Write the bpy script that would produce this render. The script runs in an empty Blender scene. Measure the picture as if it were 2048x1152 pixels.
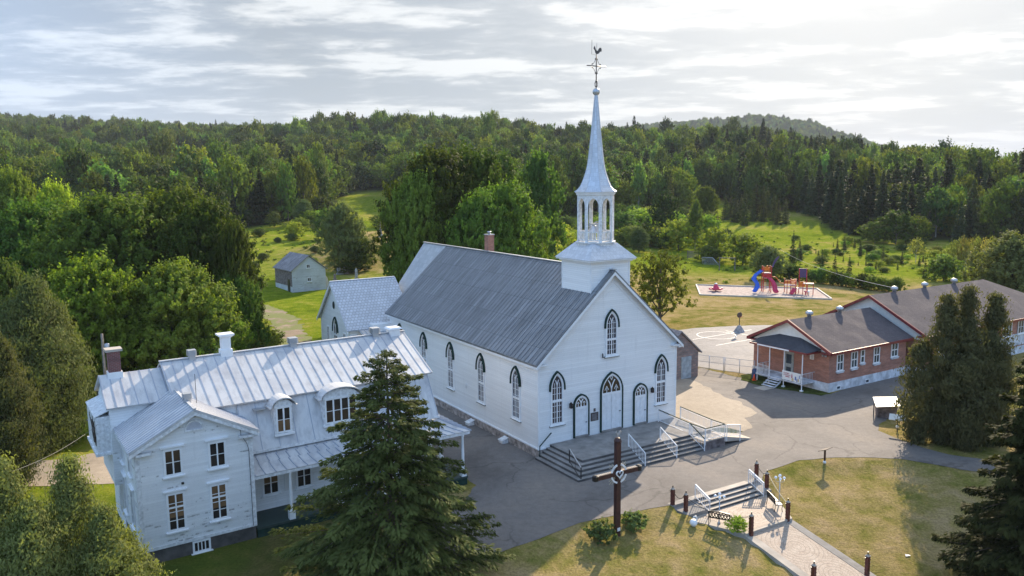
import bpy, math, random
import numpy as np
from mathutils import Vector, Matrix
R = math.radians
PI = math.pi
scene = bpy.context.scene
col = scene.collection

# ---------------------------------------------------------------- camera
FPX = 1600.0                       # focal length in pixels of a 2048 px wide picture
CAM_H = 19.8
pitch, roll = R(7.814), R(-.585)
Fv = Vector((0, math.cos(pitch), -math.sin(pitch)))
R0 = Vector((1, 0, 0)); U0 = Vector((0, math.sin(pitch), math.cos(pitch)))
Rv = R0*math.cos(roll)+U0*math.sin(roll)
Uv = -R0*math.sin(roll)+U0*math.cos(roll)
cd = bpy.data.cameras.new('camera'); cam = bpy.data.objects.new('camera', cd); col.objects.link(cam)
cd.sensor_width = 36; cd.lens = 36*FPX/2048; cd.clip_start = .5; cd.clip_end = 30000
M = Matrix((Rv, Uv, -Fv)).transposed().to_4x4(); M.translation = (0, 0, CAM_H)
cam.matrix_world = M
scene.camera = cam

# ---------------------------------------------------------------- light and sky
SUN_AZ, SUN_EL = R(23.5), R(27)      # azimuth to the right of the view direction (+y)
sd = bpy.data.lights.new('sun', 'SUN'); sun = bpy.data.objects.new('sun', sd); col.objects.link(sun)
sd.energy = 5.0; sd.angle = R(.6); sd.color = (1, .84, .64)
sdir = Vector((math.sin(SUN_AZ)*math.cos(SUN_EL), math.cos(SUN_AZ)*math.cos(SUN_EL), math.sin(SUN_EL)))
sun.rotation_euler = sdir.to_track_quat('Z', 'Y').to_euler()
vs = scene.view_settings
vs.view_transform = 'Standard'; vs.look = 'None'; vs.gamma = 1; vs.exposure = .95; vs.use_curve_mapping = False
scene.cycles.use_denoising = True
scene.cycles.max_bounces = 6; scene.cycles.diffuse_bounces = 3; scene.cycles.transparent_max_bounces = 6
scene.cycles.volume_bounces = 0
try: scene.cycles.denoiser = 'OPENIMAGEDENOISE'
except Exception: pass

class NT:
    """small helper for node trees"""
    def __init__(s, nt): s.t = nt; s.n = nt.nodes; s.l = nt.links
    def add(s, t, **k):
        n = s.n.new(t)
        for a, b in k.items(): setattr(n, a, b)
        return n
    def put(s, n, i, v):
        if v is None: return
        if isinstance(v, bpy.types.NodeSocket): s.l.new(v, n.inputs[i])
        else:
            if isinstance(v, (tuple, list)) and len(v) == 3 and n.inputs[i].type == 'RGBA': v = (*v, 1)
            n.inputs[i].default_value = v
    def math(s, op, a, b=None, c=None, clamp=False):
        n = s.add('ShaderNodeMath', operation=op, use_clamp=clamp)
        s.put(n, 0, a); s.put(n, 1, b); s.put(n, 2, c); return n.outputs[0]
    def mix(s, f, a, b, mode='MIX'):
        n = s.add('ShaderNodeMix', data_type='RGBA', blend_type=mode)
        s.put(n, 0, f); s.put(n, 6, a); s.put(n, 7, b); return n.outputs[2]
    def ramp(s, f, *st, interp='LINEAR'):
        n = s.add('ShaderNodeValToRGB'); e = n.color_ramp.elements; n.color_ramp.interpolation = interp
        while len(e) < len(st): e.new(.5)
        for i, (p, c) in enumerate(st):
            e[i].position = p; e[i].color = (*c, 1) if isinstance(c, (tuple, list)) else (c, c, c, 1)
        s.put(n, 0, f); return n.outputs[0]
    def noise(s, vec, scale, detail=4, rough=.55, dist=0):
        n = s.add('ShaderNodeTexNoise'); s.put(n, 'Vector', vec); s.put(n, 'Scale', scale); s.put(n, 'Detail', detail)
        s.put(n, 'Roughness', rough); s.put(n, 'Distortion', dist); return n.outputs['Fac']
    def mapv(s, vec, sc=(1, 1, 1), rot=(0, 0, 0), loc=(0, 0, 0)):
        n = s.add('ShaderNodeMapping'); s.put(n, 0, vec); n.inputs[1].default_value = loc; n.inputs[2].default_value = rot; n.inputs[3].default_value = sc
        return n.outputs[0]
    def sep(s, v):
        n = s.add('ShaderNodeSeparateXYZ'); s.put(n, 0, v); return n.outputs
    def comb(s, x, y, z):
        n = s.add('ShaderNodeCombineXYZ'); s.put(n, 0, x); s.put(n, 1, y); s.put(n, 2, z); return n.outputs[0]

world = bpy.data.worlds.new('World'); scene.world = world; world.use_nodes = True
world.node_tree.nodes.clear()
w = NT(world.node_tree)
tc = w.add('ShaderNodeTexCoord').outputs['Generated']
sky = w.add('ShaderNodeTexSky', sky_type='NISHITA', sun_disc=False)
sky.sun_elevation = SUN_EL; sky.sun_rotation = SUN_AZ; sky.dust_density = 1.5
sx, sy, sz = w.sep(tc)
zz = w.math('MAXIMUM', w.math('ADD', sz, .085), .03)
pl = w.comb(w.math('DIVIDE', sx, zz), w.math('DIVIDE', sy, zz), 0)
c1 = w.noise(w.mapv(pl, (.80, 1.0, 1), (0, 0, -.12), (5.2, 1.9, 0)), 1.35, 11, .58, .15)      # long streaks
c2 = w.noise(w.mapv(pl, (.8, 1.5, 1), (0, 0, .1), (1.7, 8.3, 0)), 2.6, 8, .62, .3)
cc = w.math('ADD', w.math('MULTIPLY', c1, .78), w.math('MULTIPLY', c2, .22))
# grey-blue cloud bodies with brighter rifts between them
dens = w.ramp(cc, (.435, 0), (.47, .35), (.50, .80), (.55, 1))
dn = w.add('ShaderNodeVectorMath', operation='DOT_PRODUCT'); w.put(dn, 0, tc); dn.inputs[1].default_value = sdir
toward = w.math('POWER', w.math('MAXIMUM', dn.outputs['Value'], 0), 7)
away = w.ramp(dn.outputs['Value'], (-.0, 1), (.75, 0))
body = w.mix(toward, (3.05, 3.55, 4.15), (3.6, 4.1, 4.6)); body = w.mix(away, body, (4.3, 7.0, 11.8))
rift = w.mix(toward, (6.9, 7.2, 7.4), (8.2, 8.3, 8.2)); rift = w.mix(away, rift, (5.0, 8.0, 13))
cloud = w.mix(dens, rift, body)
# the low band near the horizon is paler and smoother
low = w.ramp(sz, (-.02, 1.0), (.16, 0))
cloud = w.mix(w.math('MULTIPLY', low, .4), cloud, (3.9, 4.8, 5.7))
glow = w.math('POWER', w.math('MAXIMUM', dn.outputs['Value'], 0), 16)
cloud = w.mix(w.math('MULTIPLY', glow, .95), cloud, (9.6, 9.5, 9.2))
fin = w.mix(.93, sky.outputs[0], cloud)
bg = w.add('ShaderNodeBackground'); w.put(bg, 0, fin); bg.inputs[1].default_value = .066
wo = w.add('ShaderNodeOutputWorld'); w.l.new(bg.outputs[0], wo.inputs[0])

# ---------------------------------------------------------------- materials
MATS = {}
def newmat(name):
    m = bpy.data.materials.new(name); m.use_nodes = True; m.node_tree.nodes.clear()
    t = NT(m.node_tree); b = t.add('ShaderNodeBsdfPrincipled'); o = t.add('ShaderNodeOutputMaterial')
    t.l.new(b.outputs[0], o.inputs[0]); MATS[name] = m
    return m, t, b, o
def bump(t, b, h, dist=.02, strength=1.0):
    n = t.add('ShaderNodeBump'); n.inputs['Strength'].default_value = strength; n.inputs['Distance'].default_value = dist
    t.put(n, 'Height', h); t.l.new(n.outputs[0], b.inputs['Normal'])
def plain(name, c, rough=.6, metal=0, var=.12, scale=3, spec=None, bmp=0):
    m, t, b, o = newmat(name)
    g = t.add('ShaderNodeTexCoord').outputs['Object']
    n = t.noise(g, scale, 5, .6)
    c2 = tuple(x*(1-var*1.6) for x in c); c3 = tuple(min(1, x*(1+var)) for x in c)
    t.put(b, 'Base Color', t.ramp(n, (.3, c2), (.7, c3))); b.inputs['Roughness'].default_value = rough; b.inputs['Metallic'].default_value = metal
    if spec is not None: b.inputs['Specular IOR Level'].default_value = spec
    if bmp: bump(t, b, n, bmp)
    return m
def uvn(t): return t.add('ShaderNodeTexCoord').outputs['UV']

def clapboard(name, base, peel=0.0, board=.14, dirt=.15):
    m, t, b, o = newmat(name)
    uv = uvn(t); u, v, _ = t.sep(uv)
    saw = t.math('FRACT', t.math('DIVIDE', v, board))
    row = t.math('FLOOR', t.math('DIVIDE', v, board))
    line = t.ramp(saw, (0, .0), (.10, 1), (1, .9))
    obj = t.add('ShaderNodeTexCoord').outputs['Object']
    big = t.noise(obj, .35, 4, .6); fine = t.noise(obj, 6, 5, .65)
    dcol = tuple(x*.72 for x in base)
    c = t.mix(t.math('MULTIPLY', t.ramp(big, (.42, 0), (.75, 1)), dirt*2), base, dcol)
    c = t.mix(t.math('MULTIPLY', t.ramp(fine, (.5, 0), (.75, 1)), dirt), c, tuple(x*.6 for x in base))
    c = t.mix(t.math('MULTIPLY', t.math('SUBTRACT', 1, line), .5), c, tuple(x*.4 for x in base))  # shadow under each board lap darkened into the colour
    rown = t.noise(t.comb(t.math('MULTIPLY', u, .12), t.math('MULTIPLY', row, 7.31), 0), 1.0, 2, .5)
    c = t.mix(1, c, t.ramp(rown, (.35, .93), (.65, 1.03)), 'MULTIPLY')
    drip = t.noise(t.comb(t.math('MULTIPLY', u, 2.4), t.math('MULTIPLY', v, .22), 0), 1.0, 5, .7)
    c = t.mix(t.math('MULTIPLY', t.ramp(drip, (.56, 0), (.74, 1)), .22), c, tuple(x*.55 for x in base))
    if peel:
        pv = t.comb(t.math('MULTIPLY', u, .5), t.math('MULTIPLY', row, 3.37), 0)
        p1 = t.noise(pv, 1.6, 6, .72); p2 = t.noise(uv, .33, 3, .5)
        k = t.math('ADD', t.math('MULTIPLY', p1, .72), t.math('MULTIPLY', p2, .34))
        edge = t.noise(t.mapv(uv, (3, 22, 1)), 1.0, 4, .7)
        k = t.math('ADD', k, t.math('MULTIPLY', t.math('SUBTRACT', edge, .5), .22))
        pm = t.math('MULTIPLY', t.ramp(k, (.60, 0), (.625, 1)), t.ramp(saw, (0, 1), (.5, .9), (.62, .15), (1, .0)))
        c = t.mix(t.math('MULTIPLY', pm, .75), c, t.mix(edge, (.13, .12, .115), (.34, .33, .33)))
    t.put(b, 'Base Color', c); b.inputs['Roughness'].default_value = .55
    bump(t, b, saw, -.012, .7)
    return m

def metal_sheet(name, base, rust=(.45, .45, .5), rough=.42, wear=.5, rows=None, metal=.35, stripe=0, seam_dark=.5):
    """painted or tinned sheet roofing; rows=(w,h) draws overlapping shingle courses"""
    m, t, b, o = newmat(name)
    uv = uvn(t)
    n1 = t.noise(uv, .55, 6, .62, .6); n2 = t.noise(t.mapv(uv, (1, .28, 1)), 3.2, 5, .65)
    c = t.mix(t.math('MULTIPLY', t.ramp(n1, (.42, 0), (.68, 1)), wear), base, rust)
    c = t.mix(t.math('MULTIPLY', t.ramp(n2, (.48, 0), (.72, 1)), wear*.55), c, tuple(x*.6 for x in rust))
    h = n2
    if rows:
        br = t.add('ShaderNodeTexBrick'); t.put(br, 'Vector', uv); br.inputs['Scale'].default_value = 1
        br.inputs['Brick Width'].default_value = rows[0]; br.inputs['Row Height'].default_value = rows[1]
        br.inputs['Mortar Size'].default_value = rows[2] if len(rows) > 2 else .018; br.offset = .5
        br.inputs['Color1'].default_value = (.45, .45, .45, 1); br.inputs['Color2'].default_value = (.62, .62, .62, 1); br.inputs['Mortar'].default_value = (0.12, .12, .12, 1)
        br.inputs['Bias'].default_value = 0; br.inputs['Mortar Smooth'].default_value = .2
        k = t.ramp(br.outputs['Color'], (0, 1-seam_dark), (.42, .86), (.65, 1.12))
        c = t.mix(1, c, k, 'MULTIPLY'); h = br.outputs['Color']
    if stripe:
        u, v, _ = t.sep(uv)
        sn = t.noise(t.comb(t.math('MULTIPLY', u, 2.2), t.math('MULTIPLY', v, .32), 0), 1.0, 4, .65)
        c = t.mix(1, c, t.ramp(sn, (.3, 1-stripe), (.7, 1+stripe*.5)), 'MULTIPLY')
    t.put(b, 'Base Color', c); b.inputs['Metallic'].default_value = metal
    t.put(b, 'Roughness', t.ramp(n1, (.3, rough-.08), (.75, rough+.18)))
    bump(t, b, h, .01, .5)
    return m

def brickmat(name, c1, c2, mortar, bw=.21, bh=.075, ms=.012):
    m, t, b, o = newmat(name); uv = uvn(t)
    br = t.add('ShaderNodeTexBrick'); t.put(br, 'Vector', uv); br.inputs['Scale'].default_value = 1
    br.inputs['Brick Width'].default_value = bw; br.inputs['Row Height'].default_value = bh; br.inputs['Mortar Size'].default_value = ms
    t.put(br, 'Color1', c1); t.put(br, 'Color2', c2); t.put(br, 'Mortar', mortar)
    n = t.noise(t.mapv(uv, (.6, 2.2, 1)), 1.1, 5, .7)
    t.put(b, 'Base Color', t.mix(1, br.outputs[0], t.ramp(n, (.3, .62), (.7, 1.25)), 'MULTIPLY'))
    b.inputs['Roughness'].default_value = .85; bump(t, b, br.outputs[1], -.006, .8)
    return m

def asphalt(name, base, crack=.5, pale=(1.25, 1.2, 1.12)):
    m, t, b, o = newmat(name)
    g = t.add('ShaderNodeNewGeometry').outputs['Position']
    n1 = t.noise(g, .16, 6, .6, .4); n2 = t.noise(g, 2.2, 6, .7); n3 = t.noise(g, 38, 3, .7)
    c = t.ramp(n1, (.32, tuple(x*.74 for x in base)), (.5, base), (.7, tuple(x*y for x, y in zip(base, pale))))
    c = t.mix(1, c, t.ramp(n2, (.3, .84), (.7, 1.12)), 'MULTIPLY')
    c = t.mix(1, c, t.ramp(n3, (.35, .78), (.65, 1.18)), 'MULTIPLY')
    w_ = t.add('ShaderNodeVectorMath', operation='ADD'); wn = t.add('ShaderNodeTexNoise'); t.put(wn, 'Vector', g); wn.inputs['Scale'].default_value = .35; wn.inputs['Detail'].default_value = 5
    sc = t.add('ShaderNodeVectorMath', operation='SCALE'); t.put(sc, 0, wn.outputs['Color']); sc.inputs['Scale'].default_value = 3.2
    t.put(w_, 0, g); t.put(w_, 1, sc.outputs[0])
    vo = t.add('ShaderNodeTexVoronoi', feature='DISTANCE_TO_EDGE'); t.put(vo, 'Vector', w_.outputs[0]); vo.inputs['Scale'].default_value = .14
    gate = t.ramp(t.noise(g, .12, 3, .5), (.40, 0), (.5, 1))
    ck = t.math('MULTIPLY', t.ramp(vo.outputs[0], (0, 1), (.005, .75), (.013, 0)), t.math('MULTIPLY', gate, crack))
    c = t.mix(ck, c, tuple(x*.35 for x in base))
    t.put(b, 'Base Color', c); b.inputs['Roughness'].default_value = .85; b.inputs['Specular IOR Level'].default_value = .2
    bump(t, b, t.math('ADD', t.math('MULTIPLY', n3, .6), n2), .02, .6)
    return m

def leafmat(name, dark, light, trans=.4, hue=.0):
    m, t, b, o = newmat(name)
    at_ = t.add('ShaderNodeAttribute', attribute_name='tint').outputs['Fac']
    oi = t.add('ShaderNodeObjectInfo').outputs['Random']
    f = t.math('ADD', t.math('MULTIPLY', at_, .72), t.math('MULTIPLY', oi, .28))
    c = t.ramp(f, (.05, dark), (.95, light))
    h = t.add('ShaderNodeHueSaturation'); t.put(h, 'Color', c)
    t.put(h, 'Hue', t.math('ADD', .5, t.math('MULTIPLY', t.math('SUBTRACT', t.math('FRACT', t.math('MULTIPLY', oi, 7.3)), .5), .06+hue)))
    t.put(h, 'Value', t.math('ADD', .62, t.math('MULTIPLY', oi, .76)))
    c = h.outputs[0]
    t.put(b, 'Base Color', c); b.inputs['Roughness'].default_value = .75; b.inputs['Specular IOR Level'].default_value = .10
    tr = t.add('ShaderNodeBsdfTranslucent')
    t.put(tr, 'Color', t.mix(1, c, (1.9, 2.0, .85), 'MULTIPLY'))
    mx = t.add('ShaderNodeMixShader'); mx.inputs[0].default_value = trans
    t.l.new(b.outputs[0], mx.inputs[1]); t.l.new(tr.outputs[0], mx.inputs[2]); t.l.new(mx.outputs[0], o.inputs[0])
    return m

clapboard('church white boards', (.86, .865, .86), 0, .15, .08)
clapboard('flaking white boards', (.84, .85, .86), 1.0, .15, .16)
clapboard('clean white boards', (.84, .85, .85), 0, .15, .12)
clapboard('grey weathered boards', (.58, .62, .68), .3, .18, .5)
plain('white paint', (.80, .81, .82), .45, var=.05, scale=2)
plain('worn white paint', (.72, .73, .74), .55, var=.2, scale=5)
plain('dark green paint', (.018, .045, .038), .75, var=.2, spec=.15)
plain('black metal', (.02, .02, .022), .4, .3)
plain('rough stone', (.36, .31, .28), .9, var=.45, scale=2.5, bmp=.05)
plain('concrete', (.25, .235, .22), .85, var=.22, scale=1.3, bmp=.01)
plain('pale concrete', (.42, .37, .315), .85, var=.18, scale=1.1, bmp=.01)
plain('dark concrete', (.10, .093, .09), .9, var=.35, scale=1.4, bmp=.01)  # also carries the shade and stains painted on stair risers
plain('foundation paint', (.62, .64, .68), .8, var=.3, scale=1.2)
metal_sheet('white seamed sheet', (.60, .60, .60), (.36, .37, .40), .45, .75, metal=.1)
metal_sheet('grey tin shingles', (.225, .24, .26), (.33, .335, .345), .45, .5, (.50, 1.9, .022), metal=.45, stripe=.4, seam_dark=.45)
metal_sheet('pale tin shingles', (.56, .60, .66), (.50, .52, .56), .38, .4, (.34, .34, .03), metal=.4, seam_dark=.5)
metal_sheet('sanctuary tin', (.46, .465, .47), (.42, .43, .45), .5, .4, (.5, .5, .012), metal=.25, seam_dark=.3)
metal_sheet('spire tin', (.60, .63, .68), (.52, .55, .60), .36, .35, (.3, .32, .012), metal=.35, seam_dark=.25)
metal_sheet('galvanised', (.5, .52, .55), (.4, .41, .44), .4, .3, metal=.6)
metal_sheet('asphalt shingle brown', (.115, .094, .098), (.085, .072, .077), .95, .6, (.33, .14, .014), metal=0, seam_dark=.35)
metal_sheet('asphalt shingle dark', (.055, .058, .072), (.04, .04, .05), .9, .5, (.33, .14, .012), metal=0, seam_dark=.3)
metal_sheet('old cedar roof', (.22, .21, .23), (.36, .35, .37), .9, .9, (.22, .3, .02), metal=0, stripe=.4)
metal_sheet('shelter sheet', (.74, .73, .70), (.42, .40, .38), .4, .8, (.6, 1.4, .02), metal=.2)
brickmat('school brick', (.50, .165, .085), (.38, .12, .065), (.30, .25, .22))
brickmat('chimney brick', (.22, .06, .05), (.16, .045, .04), (.22, .17, .16))
brickmat('rubble stone', (.32, .22, .19), (.22, .17, .16), (.20, .18, .17), .48, .27, .035)
plain('weathered wood', (.19, .155, .15), .85, var=.45, scale=2.5, bmp=.01)
plain('cross timber', (.060, .020, .016), .55, var=.35, scale=3)
plain('post red brown', (.105, .026, .02), .5, var=.35, scale=4)
plain('red trim', (.18, .02, .025), .45, var=.15)
plain('soffit white', (.72, .73, .70), .6, var=.05)
plain('grey door', (.30, .33, .32), .5)
plain('pale blue door', (.34, .40, .44), .6, var=.2)
plain('door white', (.74, .76, .78), .5, var=.07)
plain('bronze plaque', (.10, .085, .08), .45, .5)
plain('rope', (.50, .43, .30), .8)
plain('dark rope', (.06, .045, .035), .8)
plain('play blue', (.02, .13, .62), .35, var=.1)
plain('play pink', (.60, .02, .09), .35, var=.1)
plain('play red', (.50, .03, .03), .4, var=.1)
plain('play orange', (.62, .20, .02), .4, var=.1)
plain('play purple', (.07, .045, .13), .4, var=.1)
plain('play deck', (.60, .50, .48), .6, var=.1)
plain('barrel blue', (.02, .06, .16), .4)
plain('cone orange', (.85, .09, .02), .4)
plain('headstone grey', (.32, .33, .35), .7, var=.3)
plain('headstone brown', (.20, .17, .17), .6, var=.3)
plain('bark', (.10, .08, .065), .95, var=.45, scale=3, bmp=.04)
plain('grey bark', (.17, .15, .13), .95, var=.4, scale=3, bmp=.04)
plain('birch bark', (.42, .40, .36), .9, var=.3, scale=3)
plain('utility wood', (.24, .21, .18), .9, var=.3)
plain('cable', (.12, .12, .12), .6)
plain('pale cable', (.5, .5, .5), .5)
plain('fan panel', (.50, .52, .58), .6)
plain('banner white', (.72, .72, .70), .6, var=.03)
plain('banner red print', (.40, .06, .08), .6)
plain('banner blue print', (.10, .16, .38), .6)
plain('banner ochre print', (.55, .40, .20), .6)
plain('banner rose print', (.50, .16, .20), .6)
plain('lamp globe', (.85, .87, .90), .15, var=.02)
plain('green floor', (.025, .05, .045), .6)
plain('wood chips', (.36, .29, .27), .95, var=.3, scale=1.5, bmp=.02)
plain('timber edge', (.50, .47, .42), .8)
plain('curtain', (.34, .19, .09), .9, var=.35, scale=1.5)
metal_sheet('seam shade sheet', (.40, .43, .50), (.30, .32, .38), .45, .5, metal=.2)  # bluer and darker than the roof: shadow beside the seams put into the colour
plain('paper', (.8, .8, .8), .8)
plain('seat slats', (.50, .48, .46), .5)
plain('dark slats', (.10, .075, .06), .5)
def glass(name, c, rough=.08):
    m, t, b, o = newmat(name)
    g = t.add('ShaderNodeTexCoord').outputs['Object']
    n = t.noise(g, 1.1, 3, .5)
    t.put(b, 'Base Color', t.ramp(n, (.35, tuple(x*.5 for x in c)), (.65, c)))
    b.inputs['Roughness'].default_value = rough; b.inputs['Specular IOR Level'].default_value = .55
    return m
plain('verge grass', (.07, .085, .025), .95, var=.45, scale=1.5, bmp=.05, spec=0)
glass('church glass', (.07, .06, .072)); glass('stained glass', (.075, .05, .03), .2)
glass('house glass', (.035, .03, .03)); glass('warm curtain glass', (.20, .12, .065), .12); glass('school glass', (.05, .075, .10))
asphalt('road asphalt', (.182, .164, .152), .5)
asphalt('court asphalt', (.27, .255, .25), .35)
asphalt('gravel lot', (.33, .275, .215), .0, (1.2, 1.2, 1.2))
leafmat('maple leaves', (.038, .064, .012), (.135, .190, .028), .30)
leafmat('dark maple leaves', (.034, .058, .012), (.122, .172, .027), .28)
leafmat('bright maple leaves', (.070, .105, .014), (.25, .330, .040), .40)
leafmat('aspen leaves', (.045, .085, .020), (.13, .20, .050), .42)
leafmat('far maple leaves', (.026, .048, .010), (.115, .165, .024), .25)
leafmat('far dark leaves', (.020, .040, .010), (.080, .118, .022), .2)
leafmat('far bright leaves', (.045, .070, .010), (.165, .215, .026), .3)
leafmat('willow leaves', (.06, .088, .03), (.18, .22, .075), .3)
leafmat('cedar leaves', (.045, .058, .020), (.185, .185, .060), .3)
leafmat('brown cedar leaves', (.055, .058, .026), (.20, .18, .075), .3)
leafmat('spruce needles', (.020, .034, .013), (.105, .120, .032), .22)
leafmat('far spruce needles', (.018, .034, .014), (.060, .085, .032), .16)
leafmat('bush leaves', (.035, .065, .014), (.13, .19, .035), .38)
leafmat('young tree leaves', (.10, .12, .03), (.26, .24, .07), .4)

# the grass sheet: lawn, dry lawn, meadow and forest floor, mixed by noise and two painted fields, one also painting shade by the house
m, t, b, o = newmat('grass')
g = t.add('ShaderNodeNewGeometry').outputs['Position']
la = t.add('ShaderNodeAttribute', attribute_name='lawn').outputs['Fac']
wood_shade = t.add('ShaderNodeAttribute', attribute_name='wood').outputs['Fac']
n1 = t.noise(g, .10, 7, .62, .5); n2 = t.noise(g, .55, 7, .68, .3); n3 = t.noise(t.mapv(g, (1, 1, 1)), 7, 5, .75); n4 = t.noise(g, .035, 4, .6)
k = t.math('ADD', t.math('MULTIPLY', n1, .5), t.math('MULTIPLY', n2, .5))
lawn = t.ramp(k, (.37, (.095, .115, .018)), (.445, (.180, .165, .044)), (.51, (.265, .210, .080)), (.60, (.35, .26, .135)))
mead = t.ramp(t.math('ADD', t.math('MULTIPLY', n4, .5), t.math('MULTIPLY', n2, .5)), (.36, (.075, .11, .010)), (.45, (.135, .185, .014)), (.53, (.20, .225, .026)), (.61, (.31, .25, .085)))
c = t.mix(la, mead, lawn)
c = t.mix(wood_shade, c, (.035, .045, .018))
c = t.mix(1, c, t.ramp(n3, (.28, .55), (.5, 1), (.72, 1.45)), 'MULTIPLY')
t.put(b, 'Base Color', c); b.inputs['Roughness'].default_value = 1; b.inputs['Specular IOR Level'].default_value = 0
bump(t, b, t.math('ADD', n3, t.math('MULTIPLY', n2, 1.5)), .12, .8)

m, t, b, o = newmat('dirt track')
g = t.add('ShaderNodeNewGeometry').outputs['Position']
n1 = t.noise(g, .4, 6, .65, .4)
t.put(b, 'Base Color', t.mix(t.ramp(t.noise(g, .3, 4, .6), (.42, 0), (.52, 1)), t.ramp(n1, (.3, (.15, .105, .075)), (.7, (.29, .215, .15))), (.13, .15, .03)))
b.inputs['Roughness'].default_value = .95; bump(t, b, n1, .05)

# pavers laid in rings about two centres of the path
def pavers(name, centres):
    m, t, b, o = newmat(name)
    g = t.add('ShaderNodeTexCoord').outputs['Object']
    x, y, z = t.sep(g)
    best = None
    for cx, cy in centres:
        dx = t.math('SUBTRACT', x, cx); dy = t.math('SUBTRACT', y, cy)
        d = t.math('SQRT', t.math('ADD', t.math('MULTIPLY', dx, dx), t.math('MULTIPLY', dy, dy)))
        best = d if best is None else t.math('MINIMUM', best, d)
    ring = t.math('FRACT', t.math('DIVIDE', best, .24))
    ln = t.ramp(ring, (0, 0), (.16, 1), (.84, 1), (1, 0))
    n = t.noise(g, 2.0, 5, .65); n2 = t.noise(g, 14, 3, .6)
    c = t.ramp(n, (.3, (.36, .275, .215)), (.7, (.48, .395, .32)))
    c = t.mix(1, c, t.ramp(n2, (.35, .7), (.6, 1.1)), 'MULTIPLY')
    c = t.mix(t.math('MULTIPLY', t.math('SUBTRACT', 1, ln), .5), c, (.17, .14, .12))
    t.put(b, 'Base Color', c); b.inputs['Roughness'].default_value = .8
    bump(t, b, ln, .01, .6)
pavers('ring pavers', [(6.0, -14.0), (5.9, -17.6), (5.9, -20.3), (5.9, -23.0)])

# ---------------------------------------------------------------- mesh helpers
def tag(o, label=None, cat=None, group=None, kind=None):
    if label: o['label'] = label
    if cat: o['category'] = cat
    if group: o['group'] = group
    if kind: o['kind'] = kind
    return o
def empty(name, loc, rz=0, label=None, cat=None, group=None):
    o = bpy.data.objects.new(name, None); col.objects.link(o); o.location = loc; o.rotation_euler = (0, 0, rz); o.empty_display_size = .3
    return tag(o, label, cat, group)
def children(o): return [c for c in o.children]
def copy_tree(o, parent=None):
    c = o.copy(); col.objects.link(c)
    if parent: c.parent = parent
    for ch in list(o.children): copy_tree(ch, c)
    return c

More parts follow.
